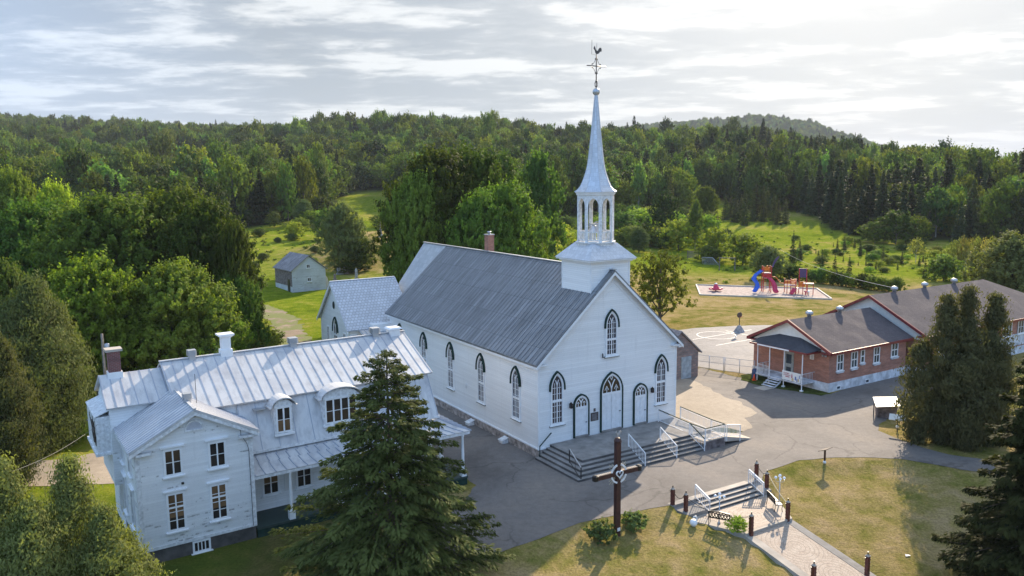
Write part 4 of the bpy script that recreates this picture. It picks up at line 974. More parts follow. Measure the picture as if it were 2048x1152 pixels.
for k in range(9):
    p = Vector((-1.17, 5.1+rnd.random()*1.2, 5.3)); pts = [p]
    for j in range(5): p = p+Vector((rnd.uniform(-.04, .02), rnd.uniform(-.35, .35), .3)); pts.append(p)
    mb.tube(pts, .02, 4)
mb.build('bare_vine', 'dark rope', house)
mb = MB(); mb.box(-.08, .56, 6.65, 7.25, 8.6, 10.22); ck = mb.build('chimney', 'chimney brick', house)
mb = MB(); mb.box(-.2, .68, 6.53, 7.37, 10.22, 10.36); mb.build('cap', 'pale concrete', ck); mb = MB(); mb.box(-.14, .62, 6.59, 7.31, 8.3, 9.02); mb.build('flashing', 'white paint', ck)
mb = MB(); mb.hexa([(6.12, 6.5, 8.6), (6.82, 6.5, 8.6), (6.82, 7.1, 8.6), (6.12, 7.1, 8.6), (6.12, 6.5, 9.55), (6.82, 6.5, 9.55), (6.82, 7.1, 9.55), (6.12, 7.1, 9.55)]); mb.box(6.2, 6.74, 6.57, 7.03, 9.55, 10.25); mb.hexa([(6.2, 6.57, 10.25), (6.74, 6.57, 10.25), (6.74, 7.03, 10.25), (6.2, 7.03, 10.25), (6.02, 6.4, 10.42), (6.92, 6.4, 10.42), (6.92, 7.2, 10.42), (6.02, 7.2, 10.42)]); mb.box(6.0, 6.94, 6.38, 7.22, 10.42, 10.52); mb.build('chimney', 'white paint', house)
def vent(x, y, z, s_=1.0, sq=False):
    mb = MB(); mb.box(x-.18*s_, x+.18*s_, y-.18*s_, y+.18*s_, z-.3, z+.22)
    for k in range(4): mb.box(x-.25*s_, x+.25*s_, y-.25*s_, y+.25*s_, z+.22+k*.075, z+.26+k*.075); mb.box(x-.2*s_, x+.2*s_, y-.2*s_, y+.2*s_, z+.26+k*.075, z+.295+k*.075)
    mb.box(x-.24*s_, x+.24*s_, y-.24*s_, y+.24*s_, z+.52, z+.56); mb.build('roof_vent', 'galvanised', house)
vent(4.45, 6.75, 9.2); vent(10.66, 6.75, 9.2, 1.15); vent(16.4, 6.75, 9.2, 1.2); vent(WW/2+.05, 1.6, 7.9, .9)
mb = MB(); mb.box(17.45, 18.15, 6.4, 7.1, 8.9, 9.55); mb.hexa([(17.3, 6.25, 9.55), (18.3, 6.25, 9.55), (18.3, 7.25, 9.55), (17.3, 7.25, 9.55), (17.4, 6.35, 9.65), (18.2, 6.35, 9.65), (18.2, 7.15, 9.65), (17.4, 7.15, 9.65)]); mb.build('roof_vent', 'white paint', house)
mb = MB(); mb.tube([(3.6, 2.2, 7.6), (3.6, 2.2, 9.3)], .015, 4); mb.build('antenna', 'black metal', house)

# ================================================================ school
SO = (28.91, 71.42, R(32))
school = empty('school', (SO[0], SO[1], 0), SO[2], 'low red brick school with brown shingle roofs, red trim and a small front porch', 'school')
L1, W1 = 11.9, 8.77
mb = MB(); mb.box(0, L1, 0, W1, .86, 3.72); mb.build('wall', 'school brick', school)
mb = MB(); mb.box(-.05, L1, -.05, W1+.05, -.3, .86); mb.build('foundation', 'foundation paint', school)
def gable_roof_x(x0, x1, y0, y1, ze, zr, o, mat, parent, rake='red trim', gab='soffit white', hip=0):
    ym = (y0+y1)/2
    for ye in (y0-o, y1+o):
        mb = MB(); p2 = [Vector((x0, ym, zr)), Vector((x0, ye, ze)), Vector((x1, ye, ze)), Vector((x1-hip, ym, zr))]
        mb.add(p2+[q-Vector((0, 0, .1)) for q in p2], [(0, 1, 2, 3), (7, 6, 5, 4), (0, 4, 5, 1), (1, 5, 6, 2), (2, 6, 7, 3), (3, 7, 4, 0)]); mb.build('roof', mat, parent)
    if hip:
        mb = MB(); mb.add([(x1, y0-o, ze), (x1, y1+o, ze), (x1-hip, ym, zr)], [(0, 1, 2)]); mb.build('roof', mat, parent)
    mb = MB()
    for ye in (y0-o, y1+o):
        a = Vector((x0, ym, zr+.01)); b_ = Vector((x0, ye, ze+.01)); dn_ = Vector((0, 0, -.26))
        mb.hexa([a+dn_+Vector((-.05, 0, 0)), b_+dn_+Vector((-.05, 0, 0)), b_+dn_+Vector((.12, 0, 0)), a+dn_+Vector((.12, 0, 0)), a+Vector((-.05, 0, .03)), b_+Vector((-.05, 0, .03)), b_+Vector((.12, 0, .03)), a+Vector((.12, 0, .03))])
        s_ = 1 if ye > ym else -1
        mb.box(x0+.12, x1, min(ye, ye+s_*.06), max(ye, ye+s_*.06), ze-.24, ze+.0)
        ya, yb = sorted((ye, ye-s_*(o+.55))); mb.box(x0+.02, x0+o+.02, ya, yb, ze-.24, ze-.12)
    mb.build('red_trim', rake, parent)
    mb = MB(); mb.prism([(x0+o*.9, y0-.1, ze-.13), (x0+o*.9, y1+.1, ze-.13), (x0+o*.9, ym, zr-.12)], (.05, 0, 0))
    for ye, yi in ((y0-o+.02, y0), (y1, y1+o-.02)): mb.box(x0+.1, x1-.05, ye, yi, ze-.20, ze-.14)
    mb.build('gable_panel', gab, parent)
gable_roof_x(-.5, L1+.4, 0, W1, 3.82, 6.2, .5, 'asphalt shingle brown', school)
S0 = lambda s_, z, d: (s_, -d, z)
SL_ = lambda s_, z, d: (-d, s_, z)
for a, b_, c, d in ((1.1, 1.95, 1.9, 3.4), (3.2, 4.05, 1.9, 3.4), (4.62, 5.14, 2.2, 3.4), (6.65, 7.5, 1.9, 3.42), (9.45, 10.45, 2.15, 3.45)):
    rect_window(school, a, b_, c, d, S0, 1 if b_-a < .6 else 2, 1, 'school glass', casing=.1, mid=(c+d)/2)
    mb = MB(); mb.box(a-.05, b_+.05, -.16, 0, c-.24, c-.06); mb.build('window_ledge', 'foundation paint', school)
for a in (1.05, 5.4): rect_window(school, a+.05, a+.6, .14, .44, lambda s_, z, d: (s_, -.05-d, z), 1, 1, 'school glass', casing=.06, sill=False)
mb = MB(); band(mb, [(3.93, .95), (3.93, 3.05), (4.93, 3.05), (4.93, .95)], .1, 0, .06, SL_); mb.prism([SL_(3.98, .95, .01), SL_(4.88, .95, .01), SL_(4.88, 3.0, .01), SL_(3.98, 3.0, .01)], (-.03, 0, 0)); dr = mb.build('door', 'grey door', school)
mb = MB(); poly_face(mb, [(4.12, 1.9), (4.74, 1.9), (4.74, 2.8), (4.12, 2.8)], .055, SL_); poly_face(mb, [(4.15, 1.1), (4.72, 1.1), (4.72, 1.55), (4.15, 1.55)], .055, SL_); mb.build('pane', 'school glass', dr)
mb = MB(); mb.box(-.1, -.05, 4.07, 4.11, 1.7, 2.0); mb.build('handle', 'galvanised', dr)
mb = MB(); mb.box(-.05, -.002, 1.65, 2.08, 2.77, 3.3); nb = mb.build('wall_sign', 'banner white', school)
mb = MB(); [mb.box(-.058, -.05, 1.74, 1.98-.04*(k % 2), 2.86+.09*k, 2.885+.09*k) for k in range(4)]; mb.build('lettering', 'bronze plaque', nb)
mb = MB(); [mb.bar((-.12, .25+.3*k, 3.42), (-.3, .25+.3*k, 3.38), .12) for k in range(2)]; mb.build('floodlight', 'galvanised', school)
# porch
px = -1.75
mb = MB(); mb.hexa([(px-.1, 1.45, .66), (-.06, 1.45, .66), (-.06, 6.85, .66), (px-.1, 6.85, .66), (px-.1, 1.45, .76), (-.06, 1.45, .76), (-.06, 6.85, .76), (px-.1, 6.85, .76)]); po = mb.build('porch_deck', 'foundation paint', school)
mb = MB()
for y in (1.55, 3.6, 5.3, 6.75): mb.bar((px, y, -.05), (px, y, 3.75), .07)
for y in (1.55, 3.6): mb.box(px-.12, px+.12, y-.12, y+.12, -.05, .14)
mb.build('porch_post', 'white paint', school)
mb = MB(); mb.add([(px-.25, .95, 3.72), (px-.25, 7.55, 3.72), (0, 8.0, 3.90), (-.02, 5.6, 4.62), (-.02, 3.2, 4.62), (0, .8, 3.90)], [(0, 1, 3, 4), (0, 4, 5), (1, 2, 3)]); mb.add([(px-.25, .95, 3.62), (px-.25, 7.55, 3.62), (0, 7.55, 3.62), (0, .95, 3.62)], [(0, 1, 2, 3)]); mb.build('porch_roof', 'asphalt shingle dark', school)
mb = MB(); mb.box(px-.28, px-.22, .92, 7.58, 3.58, 3.74); mb.box(px-.22, 0, .9, .96, 3.58, 3.74); mb.box(px-.22, 0, 7.54, 7.6, 3.58, 3.74); mb.build('porch_trim', 'red trim', school)
mb = MB(); mb.box(px-.32, px-.28, 2.9, 6.6, 3.60, 3.72); mb.build('gutter', 'white paint', school)
mb = MB()
for (ya, yb) in ((5.4, 6.75),): mb.bar((px, ya, 1.65), (px, yb, 1.65), .04); [mb.bar((px, ya+(yb-ya)*i/9, .8), (px, ya+(yb-ya)*i/9, 1.65), .02) for i in range(10)]
mb.bar((px, 1.5, 1.65), (0, 1.5, 1.65), .04); [mb.bar((px+i*.2, 1.5, .8), (px+i*.2, 1.5, 1.65), .02) for i in range(8)]
mb.bar((px, 6.8, 1.65), (0, 6.8, 1.65), .04); [mb.bar((px+i*.2, 6.8, .8), (px+i*.2, 6.8, 1.65), .02) for i in range(8)]
mb.build('porch_railing', 'worn white paint', school)
mb = MB()
for k in range(4): mb.box(px-.15-.27*(k+1), px-.12-.27*k, 3.85, 5.15, .60-.17*k, .64-.17*k)
mb.prism([(px-.1, 3.8, .62), (px-1.25, 3.8, -.05), (px-1.25, 3.8, -.2), (px-.1, 3.8, .4)], (0, .04, 0)); mb.prism([(px-.1, 5.18, .62), (px-1.25, 5.18, -.05), (px-1.25, 5.18, -.2), (px-.1, 5.18, .4)], (0, .04, 0)); mb.build('porch_stair', 'foundation paint', school)
mb = MB(); mb.box(-4.3, -3.0, 3.7, 4.9, -.02, .05); mb.build('concrete_slab', 'pale concrete', school)
# printed banner on the porch rail
bn = empty('banner', (SO[0], SO[1], 0), SO[2], 'white printed banner hung on the school porch rail, red lettering and coloured figures', 'banner')
mb = MB(); mb.box(px-.08, px-.06, 1.62, 3.72, .80, 1.66); mb.build('cloth', 'banner white', bn)
BP = lambda s_, z, d: (px-.08-d, 3.66-s_, z)
for mname, shapes in (('banner red print', [((.10+.14*i, 1.42-.03*(i % 2)), (.19+.14*i, 1.50)) for i in range(5)]+[((.14+.13*i, 1.24), (.22+.13*i, 1.34)) for i in range(6)]+[((.30, 1.10), (.80, 1.16))]),
                      ('banner rose print', [((.98, 1.1), (1.14, 1.36)), ((1.02, 1.36), (1.10, 1.5))]), ('banner ochre print', [((1.02, .86), (1.26, 1.08)), ((1.72, .9), (1.86, 1.14))]),
                      ('banner blue print', [((1.38, .98), (1.56, 1.3)), ((1.58, .84), (1.7, 1.1)), ((1.84, 1.2), (1.94, 1.48))])):
    mb = MB()
    for (a, z0), (b_, z1) in shapes: mb.add([BP(a, z0, .006), BP(b_, z0-.02, .006), BP(b_-.01, z1, .006), BP(a+.02, z1+.02, .006)], [(0, 1, 2, 3)])
    mb.build('print', mname, bn)
# large rear building
bx, by0, by1 = 12.2, -1.36, 10.4
mb = MB(); mb.box(bx+.5, 36.5, by0, by1, .86, 4.0); mb.build('wall', 'school brick', school)
mb = MB(); mb.box(bx+.45, 36.55, by0-.05, by1+.05, -.3, .86); mb.build('foundation', 'foundation paint', school)
mb = MB(); mb.prism([(bx+.48, by0, 3.6), (bx+.48, by1, 3.6), (bx+.48, by1, 4.1), (bx+.48, 4.52, 7.3), (bx+.48, by0, 4.1)], (.1, 0, 0)); mb.build('gable_wall', 'soffit white', school)
gable_roof_x(bx, 41.2, by0, by1, 4.12, 7.45, .55, 'asphalt shingle brown', school, hip=7)
mb = MB(); mb.box(15, 36.5, by0-.04, by0+.3, 1.0, 2.3); mb.build('panelling', 'foundation paint', school)
for k in range(7): rect_window(school, 15.0+3.1*k, 16.7+3.1*k, 2.3, 3.75, lambda s_, z, d: (s_, by0-.05-d, z), 3, 2, 'school glass', casing=.1)
def turbine(x, y, z):
    mb = MB(); mb.lathe([(.2, -.3), (.2, .22), (.36, .26), (.36, .5), (.2, .6), (.03, .63)], 14, (x, y, z)); mb.build('roof_vent', 'galvanised', school)
for x in (2.72, 7.4): turbine(x, 4.45, 6.15)
for x in (16.7, 22.3, 28.1): turbine(x, 4.6, 7.4)
mb = MB(); p2 = [(17.6, -.9, 4.72), (19.6, -.9, 4.72), (19.6, 1.4, 5.55), (17.6, 1.4, 5.55)]; mb.prism([(17.6, -.9, 4.55), (17.6, -.9, 4.95), (17.6, 1.6, 5.65)], (2.0, 0, 0)); mb.build('roof_dormer', 'asphalt shingle dark', school)
# ================================================================ sunken plaza in front of the church
def ch_empty(name, lx, ly, z, label, cat, group=None, rz=0):
    x, y = ch_world(lx, ly); return empty(name, (x, y, z), CH[2]+rz, label, cat, group)
def ch_mesh(mb, name, mat, label=None, cat=None, kind=None, group=None):
    o = mb.build(name, mat); o.location = (CH[0], CH[1], 0); o.rotation_euler = (0, 0, CH[2]); return tag(o, label, cat, group, kind)
PZ = -.55
st = empty('plaza_steps', (CH[0], CH[1], 0), CH[2], 'short flight of concrete steps leading down from the road to the paved plaza', 'steps')
mb = MB(); r_ = .1375
for k in range(4): mb.box(4.12, 8.86, -11.42-.32*k, -10.98 if k == 0 else -11.42-.32*(k-1), -1.2, -r_*k+.0 if k else .02)
mb.build('stair', 'pale concrete', st)
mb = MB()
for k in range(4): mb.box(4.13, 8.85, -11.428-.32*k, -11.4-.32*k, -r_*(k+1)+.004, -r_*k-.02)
mb.build('riser', 'dark concrete', st)  # dark riser faces: shade and staining put into the colour
mb = MB()
mb.box(2.15, 4.12, -11.42, -10.98, -1, .02); mb.box(8.86, 10.15, -11.42, -10.98, -1, .02)
mb.prism([(2.2, -11.42, -.16), (4.12, -11.42, -.16), (4.12, -12.42, -.30), (2.55, -12.42, -.30)], (0, 0, -1)); mb.prism([(8.86, -11.42, -.16), (10.1, -11.42, -.16), (9.8, -12.42, -.30), (8.86, -12.42, -.30)], (0, 0, -1)); mb.build('landing', 'concrete', st)
pz = MB(); pz.prism([(2.45, -12.38, PZ), (9.9, -12.38, PZ), (7.85, -15.68, PZ), (3.85, -15.68, PZ)][::-1], (0, 0, -.6)); ch_mesh(pz, 'plaza_border', 'pale concrete', kind='structure')
pz = MB(); pz.add([(3.3, -12.5, PZ+.006), (4.35, -15.5, PZ+.006), (7.3, -15.5, PZ+.006), (9.1, -12.5, PZ+.006)], [(0, 1, 2, 3)]); ch_mesh(pz, 'plaza_paving', 'ring pavers', kind='structure')
sp_ = .196; z0_, z1_ = -.70, -.70-.196*26
def strip(x0, x1, name, mat, lift, y0=-15.68):
    q = MB(); q.prism([(x0, y0, z0_+lift), (x0, -41.68, z1_+lift), (x1, -41.68, z1_+lift), (x1, y0, z0_+lift)], (0, 0, -.5)); ch_mesh(q, name, mat, kind='structure')
strip(4.40, 7.35, 'paved_path', 'ring pavers', 0); strip(3.85, 4.38, 'path_border', 'pale concrete', .012); strip(7.37, 7.92, 'path_border', 'concrete', .012)
def railing2(lx, label):
    o = ch_empty('handrail', lx, -11.35, 0, label, 'railing')
    mb = MB(); tp = MB(); a, b_ = Vector((0, 0, .02)), Vector((0, -1.25, -.50)); up = Vector((0, 0, .9))
    tp.bar(a+up, b_+up, .085, .07); mb.bar(a+Vector((0, 0, .74)), b_+Vector((0, 0, .74)), .04); mb.bar(a+Vector((0, 0, .12)), b_+Vector((0, 0, .12)), .035)
    for i in range(9): p = a.lerp(b_, i/8); mb.bar(p+Vector((0, 0, .0 if i in (0, 8) else .12)), p+up, .045 if i in (0, 8) else .02)
    mb.build('balusters', 'worn white paint', o); tp.build('handrail', 'white paint', o)
railing2(4.12, 'white iron handrail on the left side of the plaza steps'); railing2(8.86, 'white iron handrail on the right side of the plaza steps')
# timber posts
POSTS = [(2.3, -11.3, -.1, 'dark red timber post beside the road at the top left of the plaza steps'), (9.75, -11.2, 0, 'dark red timber post beside the road at the top right of the plaza steps'),
         (2.72, -12.0, -.3, 'dark red timber post at the bottom left of the plaza steps, above the garden urn'), (9.72, -12.1, -.4, 'dark red timber post at the bottom right of the plaza steps, behind the right bench'),
         (4.22, -15.75, -.62, 'dark red timber post next to the leafy shrub at the end of the plaza'), (7.52, -15.6, -.6, 'dark red timber post where the pale rope ends, at the start of the sloping path'),
         (7.45, -21.0, -1.73, 'dark red timber post alone on the right edge of the sloping path'), (3.9, -20.3, -1.6, 'dark red timber post at the bottom edge, left of the sloping path')]
def timber_post(lx, ly, z, label):
    o = ch_empty('timber_post', lx, ly, z, label, 'post', 'posts around the plaza')
    mb = MB(); s_ = .095; mb.hexa([(-s_, -s_, -.3), (s_, -s_, -.3), (s_, s_, -.3), (-s_, s_, -.3), (-s_, -s_, 1.1), (s_, -s_, 1.1), (s_, s_, 1.1), (-s_, s_, 1.1)])
    for k in range(5): mb.box(-s_-.012, s_+.012, -s_-.012, s_+.012, .1+.2*k, .16+.2*k)
    mb.build('shaft', 'post red brown', o)
    mb = MB(); mb.box(-.115, .115, -.115, .115, 1.1, 1.13); mb.hexa([(-.09, -.09, 1.13), (.09, -.09, 1.13), (.09, .09, 1.13), (-.09, .09, 1.13), (-.03, -.03, 1.2), (.03, -.03, 1.2), (.03, .03, 1.2), (-.03, .03, 1.2)]); mb.build('cap', 'pale concrete', o)
    mb = MB(); mb.box(-.025, .025, -.025, .025, 1.16, 1.34); mb.bar((-.16, 0, 1.05), (-.24, 0, 1.05), .05); mb.build('finial', 'black metal', o)
for p in POSTS: timber_post(*p)
def rope(name, a, b_, sag, mat, label, rad=.018):
    A = Vector((*ch_world(a[0], a[1]), a[2])); B = Vector((*ch_world(b_[0], b_[1]), b_[2])); mb = MB()
    mb.tube([A.lerp(B, t_)-Vector((0, 0, sag*4*t_*(1-t_))) for t_ in np.linspace(0, 1, 13)], rad, 5); tag(mb.build(name, mat), label, 'rope')
rope('rope', (9.72, -12.25, .62), (7.55, -15.5, .40), .12, 'rope', 'pale rope hanging between two posts behind the right bench', .024)
rope('rope', (9.75, -11.3, .95), (9.72, -11.95, .6), .12, 'dark rope', 'short dark rope between the two posts right of the plaza steps')
rope('rope', (2.3, -11.4, .85), (2.72, -11.9, .72), .3, 'dark rope', 'slack dark rope between the two posts left of the plaza steps')
rope('rope', (2.8, -12.1, .55), (4.2, -15.65, .40), .42, 'dark rope', 'thin sagging rope behind the left bench')
# benches
def bench(lx, ly, z, rz, label, slat='seat slats'):
    o = ch_empty('park_bench', lx, ly, z, label, 'bench', 'iron benches on the plaza', rz)
    w_ = .62
    mb = MB()
    for k in range(5): mb.box(-w_, w_, -.42+.085*k, -.355+.085*k, .43, .455)
    mb.build('seat', slat, o)
    bk = MB(); F = lambda s_, zz, d: (s_, .03+.10*(zz-.45)-d, zz)
    for z_ in (.52, .86): band(bk, [(-w_, z_), (-w_*.5, z_+(.03 if z_ > .8 else 0)), (0, z_+(.05 if z_ > .8 else 0)), (w_*.5, z_+(.03 if z_ > .8 else 0)), (w_, z_)], .075, -.025, .025, F)
    for i in range(7):
        c_ = -w_+.1+i*(2*w_-.2)/6; band(bk, [(c_+.075*math.cos(a), .69+.13*math.sin(a)) for a in np.linspace(0, 2*PI, 9)[:-1]], .045, -.015, .015, F, True)
    for i in (-1, 1): band(bk, [(i*w_, .45), (i*w_, .9)], .04, -.02, .02, F)
    bk.build('backrest', 'black metal', o)
    for s_ in (-1, 1):
        mb = MB(); x = s_*w_
        mb.tube([(x, -.42, 0), (x, -.38, .2), (x, -.42, .44), (x, -.40, .64), (x, -.3, .67), (x, .06, .66)], .022, 6); mb.build('side_frame', 'black metal', o)
        mb = MB(); mb.tube([(x, .10, 0), (x, .04, .25), (x, .04, .45), (x, .09, .88)], .022, 6); mb.tube([(x, -.42, .42), (x, .04, .42)], .018, 5); mb.build('leg', 'black metal', o)
bench(3.33, -14.15, PZ, math.atan2(-1.18, .75)+PI, 'black iron bench seen from behind, next to the leafy shrub and the left lamp', 'dark slats')
bench(8.0, -14.0, PZ, math.atan2(-1.21, -.63)+PI, 'black iron bench with pale slatted seat by the rope, right side of plaza')
# globe lamps
def globe_lamp(lx, ly, z, h, label):
    o = ch_empty('garden_lamp', lx, ly, z, label, 'lamp', 'globe lamps on the plaza')
    mb = MB(); mb.lathe([(.10, 0), (.10, .06), (.04, .12), (.035, .5), (.05, .55), (.028, .6), (.028, h)], 10)
    for k in range(4):
        a = PI/4+k*PI/2; c_, s_ = math.cos(a), math.sin(a); mb.tube([(0, 0, h-.25), (.12*c_, .12*s_, h-.32), (.24*c_, .24*s_, h-.25), (.25*c_, .25*s_, h-.14)], .014, 5)
    mb.build('pole', 'galvanised', o)
    for k in range(5):
        a = PI/4+k*PI/2; c_, s_ = (.25*math.cos(a), .25*math.sin(a)) if k < 4 else (0, 0)
        mb = MB(); mb.sphere((c_, s_, h-.03 if k < 4 else h+.12), .09, 12, 8); mb.build('globe', 'lamp globe', o)
globe_lamp(3.62, -13.85, PZ, 1.72, 'white five globe garden lamp in front of the plaza steps, left of the shrub')
globe_lamp(8.85, -13.85, PZ, 1.75, 'white five globe garden lamp beside the pale rope at the lawn edge')
# urn
X = pix(1387, 1052); o = empty('garden_urn', X, 0, 'small white swan shaped garden urn on the grass below the plaza steps', 'ornament')
mb = MB(); mb.lathe([(.12, 0), (.20, .1), (.24, .24), (.17, .36), (.12, .4)], 14); mb.build('bowl', 'white paint', o)
mb = MB(); mb.tube([(.12, 0, .3), (.2, 0, .45), (.14, 0, .6), (.02, 0, .58), (-.06, 0, .5)], [.05, .045, .04, .04, .015], 8); mb.build('neck', 'white paint', o)
# great cross
o = ch_empty('wooden_cross', -2.66, -12.1, hz(*ch_world(-2.66, -12.1)), 'tall dark red wooden wayside cross with a white ring and heart, standing on the lawn', 'cross')
mb = MB(); mb.box(-.145, .145, -.135, .135, -.3, 5.55); mb.build('upright', 'cross timber', o)
AZ = 3.74
for sg in (-1, 1):
    mb = MB(); a, b_ = sorted((sg*.145, sg*1.45)); mb.box(a, b_, -.12, .12, AZ-.14, AZ+.12)
    mb.build('arm', 'cross timber', o)
    mb = MB()
    for k in range(7): x = sg*(.55+.125*k); mb.box(x-.045, x+.045, -.07, .07, AZ+.122, AZ+.135)
    mb.build('pale_inlay', 'pale concrete', o)
    mb = MB(); mb.lathe([(.08, -.19), (.19, -.13), (.19, .13), (.08, .19)], 8, (sg*1.54, 0, AZ-.01), False, PI/8); mb.build('arm_end', 'black metal', o)
mb = MB(); mb.lathe([(.20, 0), (.22, .1), (.14, .26), (.05, .3)], 8, (0, 0, 5.52), False); mb.build('top_cap', 'cross timber', o)
FC = lambda s_, zz, d: (s_, -d, zz)
for q in range(4):
    mb = MB(); a0 = PI/2*q+.24; band(mb, [(.52*math.cos(a), AZ+.52*math.sin(a)) for a in np.linspace(a0, a0+PI/2-.48, 8)], .10, .10, .15, FC); mb.build('ring_segment', 'worn white paint', o)
mb = MB(); hp = [(.23*math.sin(a)**3*1.0, AZ-.0+.23*(.8125*math.cos(a)-.3125*math.cos(2*a)-.125*math.cos(3*a)-.0625*math.cos(4*a))) for a in np.linspace(0, 2*PI, 25)[:-1]]; band(mb, hp, .045, .16, .24, FC, True); mb.build('heart', 'white paint', o)
mb = MB()
for q in range(4):
    for j in (-1, 0, 1):
        a = PI/4+PI/2*q+j*.2; mb.bar((.3*math.cos(a), 0, AZ+.3*math.sin(a)), ((.82-.1*abs(j))*math.cos(a), 0, AZ+(.82-.1*abs(j))*math.sin(a)), .025)
mb.build('rays', 'rope', o)
mb = MB(); mb.prism([(x*.55+.02, -.015, 5.98+z*.55) for x, z in rooster], (0, .03, 0)); mb.bar((0, 0, 5.8), (0, 0, 5.95), .02); mb.build('rooster', 'galvanised', o)
mb = MB(); mb.box(-.1, .1, -.17, -.155, .35, .55); mb.build('plaque', 'white paint', o)
# lectern
X = pix(1649, 927); o = empty('information_lectern', X, R(38), 'dark information panel tilted on a single post at the top of the right lawn', 'information panel')
mb = MB(); mb.box(-.05, .05, -.05, .05, -.1, .95); mb.build('post', 'cross timber', o)
mb = MB(); mb.hexa([(-.45, -.28, 1.12), (.45, -.28, 1.12), (.45, .26, .90), (-.45, .26, .90), (-.45, -.28, 1.16), (.45, -.28, 1.16), (.45, .26, .94), (-.45, .26, .94)]); mb.build('panel', 'bronze plaque', o)
mb = MB(); mb.sphere((0, 0, .1), .12, 10, 6); mb.build('foot_light', 'white paint', o)
# paper on the lawn
X = pix(1815, 1112); mb = MB(); mb.add([(-.15, -.1, .03), (.16, -.06, .05), (.12, .12, .03), (-.1, .1, .07)], [(0, 1, 2, 3)]); tag(mb.build('paper_scrap', 'paper', loc=X), 'white scrap of paper lying on the right lawn', 'litter')
# shelter and sign on the island of grass
X = Vector((30.55, 63.7, 0)); o = empty('sign_shelter', X, R(-14), 'small open wooden shelter with a patched white sheet roof at the roadside', 'shelter')
mb = MB(); mb.hexa([(-.85, -.75, 1.0), (.95, -.75, 1.18), (.95, .75, 1.55), (-.85, .75, 1.42), (-.85, -.78, 1.06), (.95, -.78, 1.24), (.95, .75, 1.61), (-.85, .75, 1.48)]); mb.build('roof', 'shelter sheet', o)
mb = MB(); mb.hexa([(-.6, -.2, 0), (.7, -.45, 0), (.7, .6, 0), (-.6, .6, 0), (-.72, -.6, .98), (.82, -.6, 1.1), (.82, .65, 1.4), (-.72, .65, 1.3)]); mb.build('box', 'weathered wood', o)
for x in (-.75, .85): mb = MB(); mb.bar((x, .6, -.1), (x, .6, 1.4), .08); mb.build('leg', 'weathered wood', o)
X = Vector((29.8, 60.0, 0)); o = empty('notice_board', X, R(-32), 'tilted white notice board on a dark post beside the small shelter', 'notice board')
mb = MB(); mb.bar((0, 0, -.1), (0, 0, .95), .09); mb.build('post', 'black metal', o)
mb = MB(); mb.hexa([(-.62, -.22, .92), (.62, -.22, .92), (.62, .2, 1.28), (-.62, .2, 1.28), (-.62, -.25, .97), (.62, -.25, .97), (.62, .17, 1.33), (-.62, .17, 1.33)]); mb.build('board', 'soffit white', o)
mb = MB(); mb.sphere((0, .02, .4), .13, 10, 6); mb.build('lamp', 'white paint', o)
mb = MB(); mb.bar((0, 0, 0), (0, 0, .5), .22); tag(mb.build('stub_post', 'black metal', loc=(33.5, 62.6, 0)), 'short dark stub post in the grass under the tall cedars', 'post')
o = empty('garden_shed', (-31.6, 60.5, 0), R(12), 'small white lean-to shed half hidden under the cedar, left of the house', 'shed')
mb = MB(); mb.prism([(-1.4, 0, -.1), (1.4, 0, -.1), (1.4, 0, 1.9), (-1.4, 0, 1.5)], (0, 2, 0)); mb.build('wall', 'clean white boards', o)
mb = MB(); mb.prism([(-1.55, -.1, 1.49), (1.55, -.1, 1.93), (1.55, -.1, 2.0), (-1.55, -.1, 1.56)], (0, 2.2, 0)); mb.build('roof', 'old cedar roof', o)
mb = MB(); mb.box(.2, .9, -.04, -.005, 0, 1.5); mb.build('door', 'weathered wood', o)
# barrel, cone
def s_world(x, y): c, s_ = math.cos(SO[2]), math.sin(SO[2]); return SO[0]+x*c-y*s_, SO[1]+x*s_+y*c
x, y = s_world(-1.4, 7.3); o = empty('barrel', (x, y, 0), 0, 'dark blue plastic barrel at the left end of the school porch', 'barrel'); mb = MB(); mb.lathe([(.30, 0), (.33, .1), (.31, .3), (.33, .5), (.31, .7), (.32, .88), (.26, .95)], 16); mb.build('body', 'barrel blue', o); mb = MB(); mb.lathe([(.27, 0), (.27, .03), (.1, .04)], 16, (0, 0, .95)); mb.build('lid', 'barrel blue', o)
x, y = s_world(-2.05, 6.85); o = empty('traffic_cone', (x, y, 0), 0, 'orange traffic cone in front of the blue barrel', 'cone'); mb = MB(); mb.lathe([(.16, .03), (.03, .62), (.02, .62)], 14); mb.build('cone', 'cone orange', o); mb = MB(); mb.box(-.19, .19, -.19, .19, 0, .035); mb.build('base', 'cone orange', o)
x, y = s_world(-1.1, 6.2); o = empty('garden_chair', (x, y, .76), R(60), 'pale folding chair left on the school porch', 'chair')
mb = MB(); mb.box(-.22, .22, -.22, .2, .42, .46); mb.build('seat', 'seat slats', o); mb = MB(); mb.hexa([(-.22, .18, .5), (.22, .18, .5), (.22, .22, .5), (-.22, .22, .5), (-.22, .3, .95), (.22, .3, .95), (.22, .34, .95), (-.22, .34, .95)]); mb.build('backrest', 'seat slats', o)
for a in (-.2, .2):
    for b_ in (-.2, .2): mb = MB(); mb.bar((a, b_, 0), (a, b_, .44), .03); mb.build('leg', 'black metal', o)
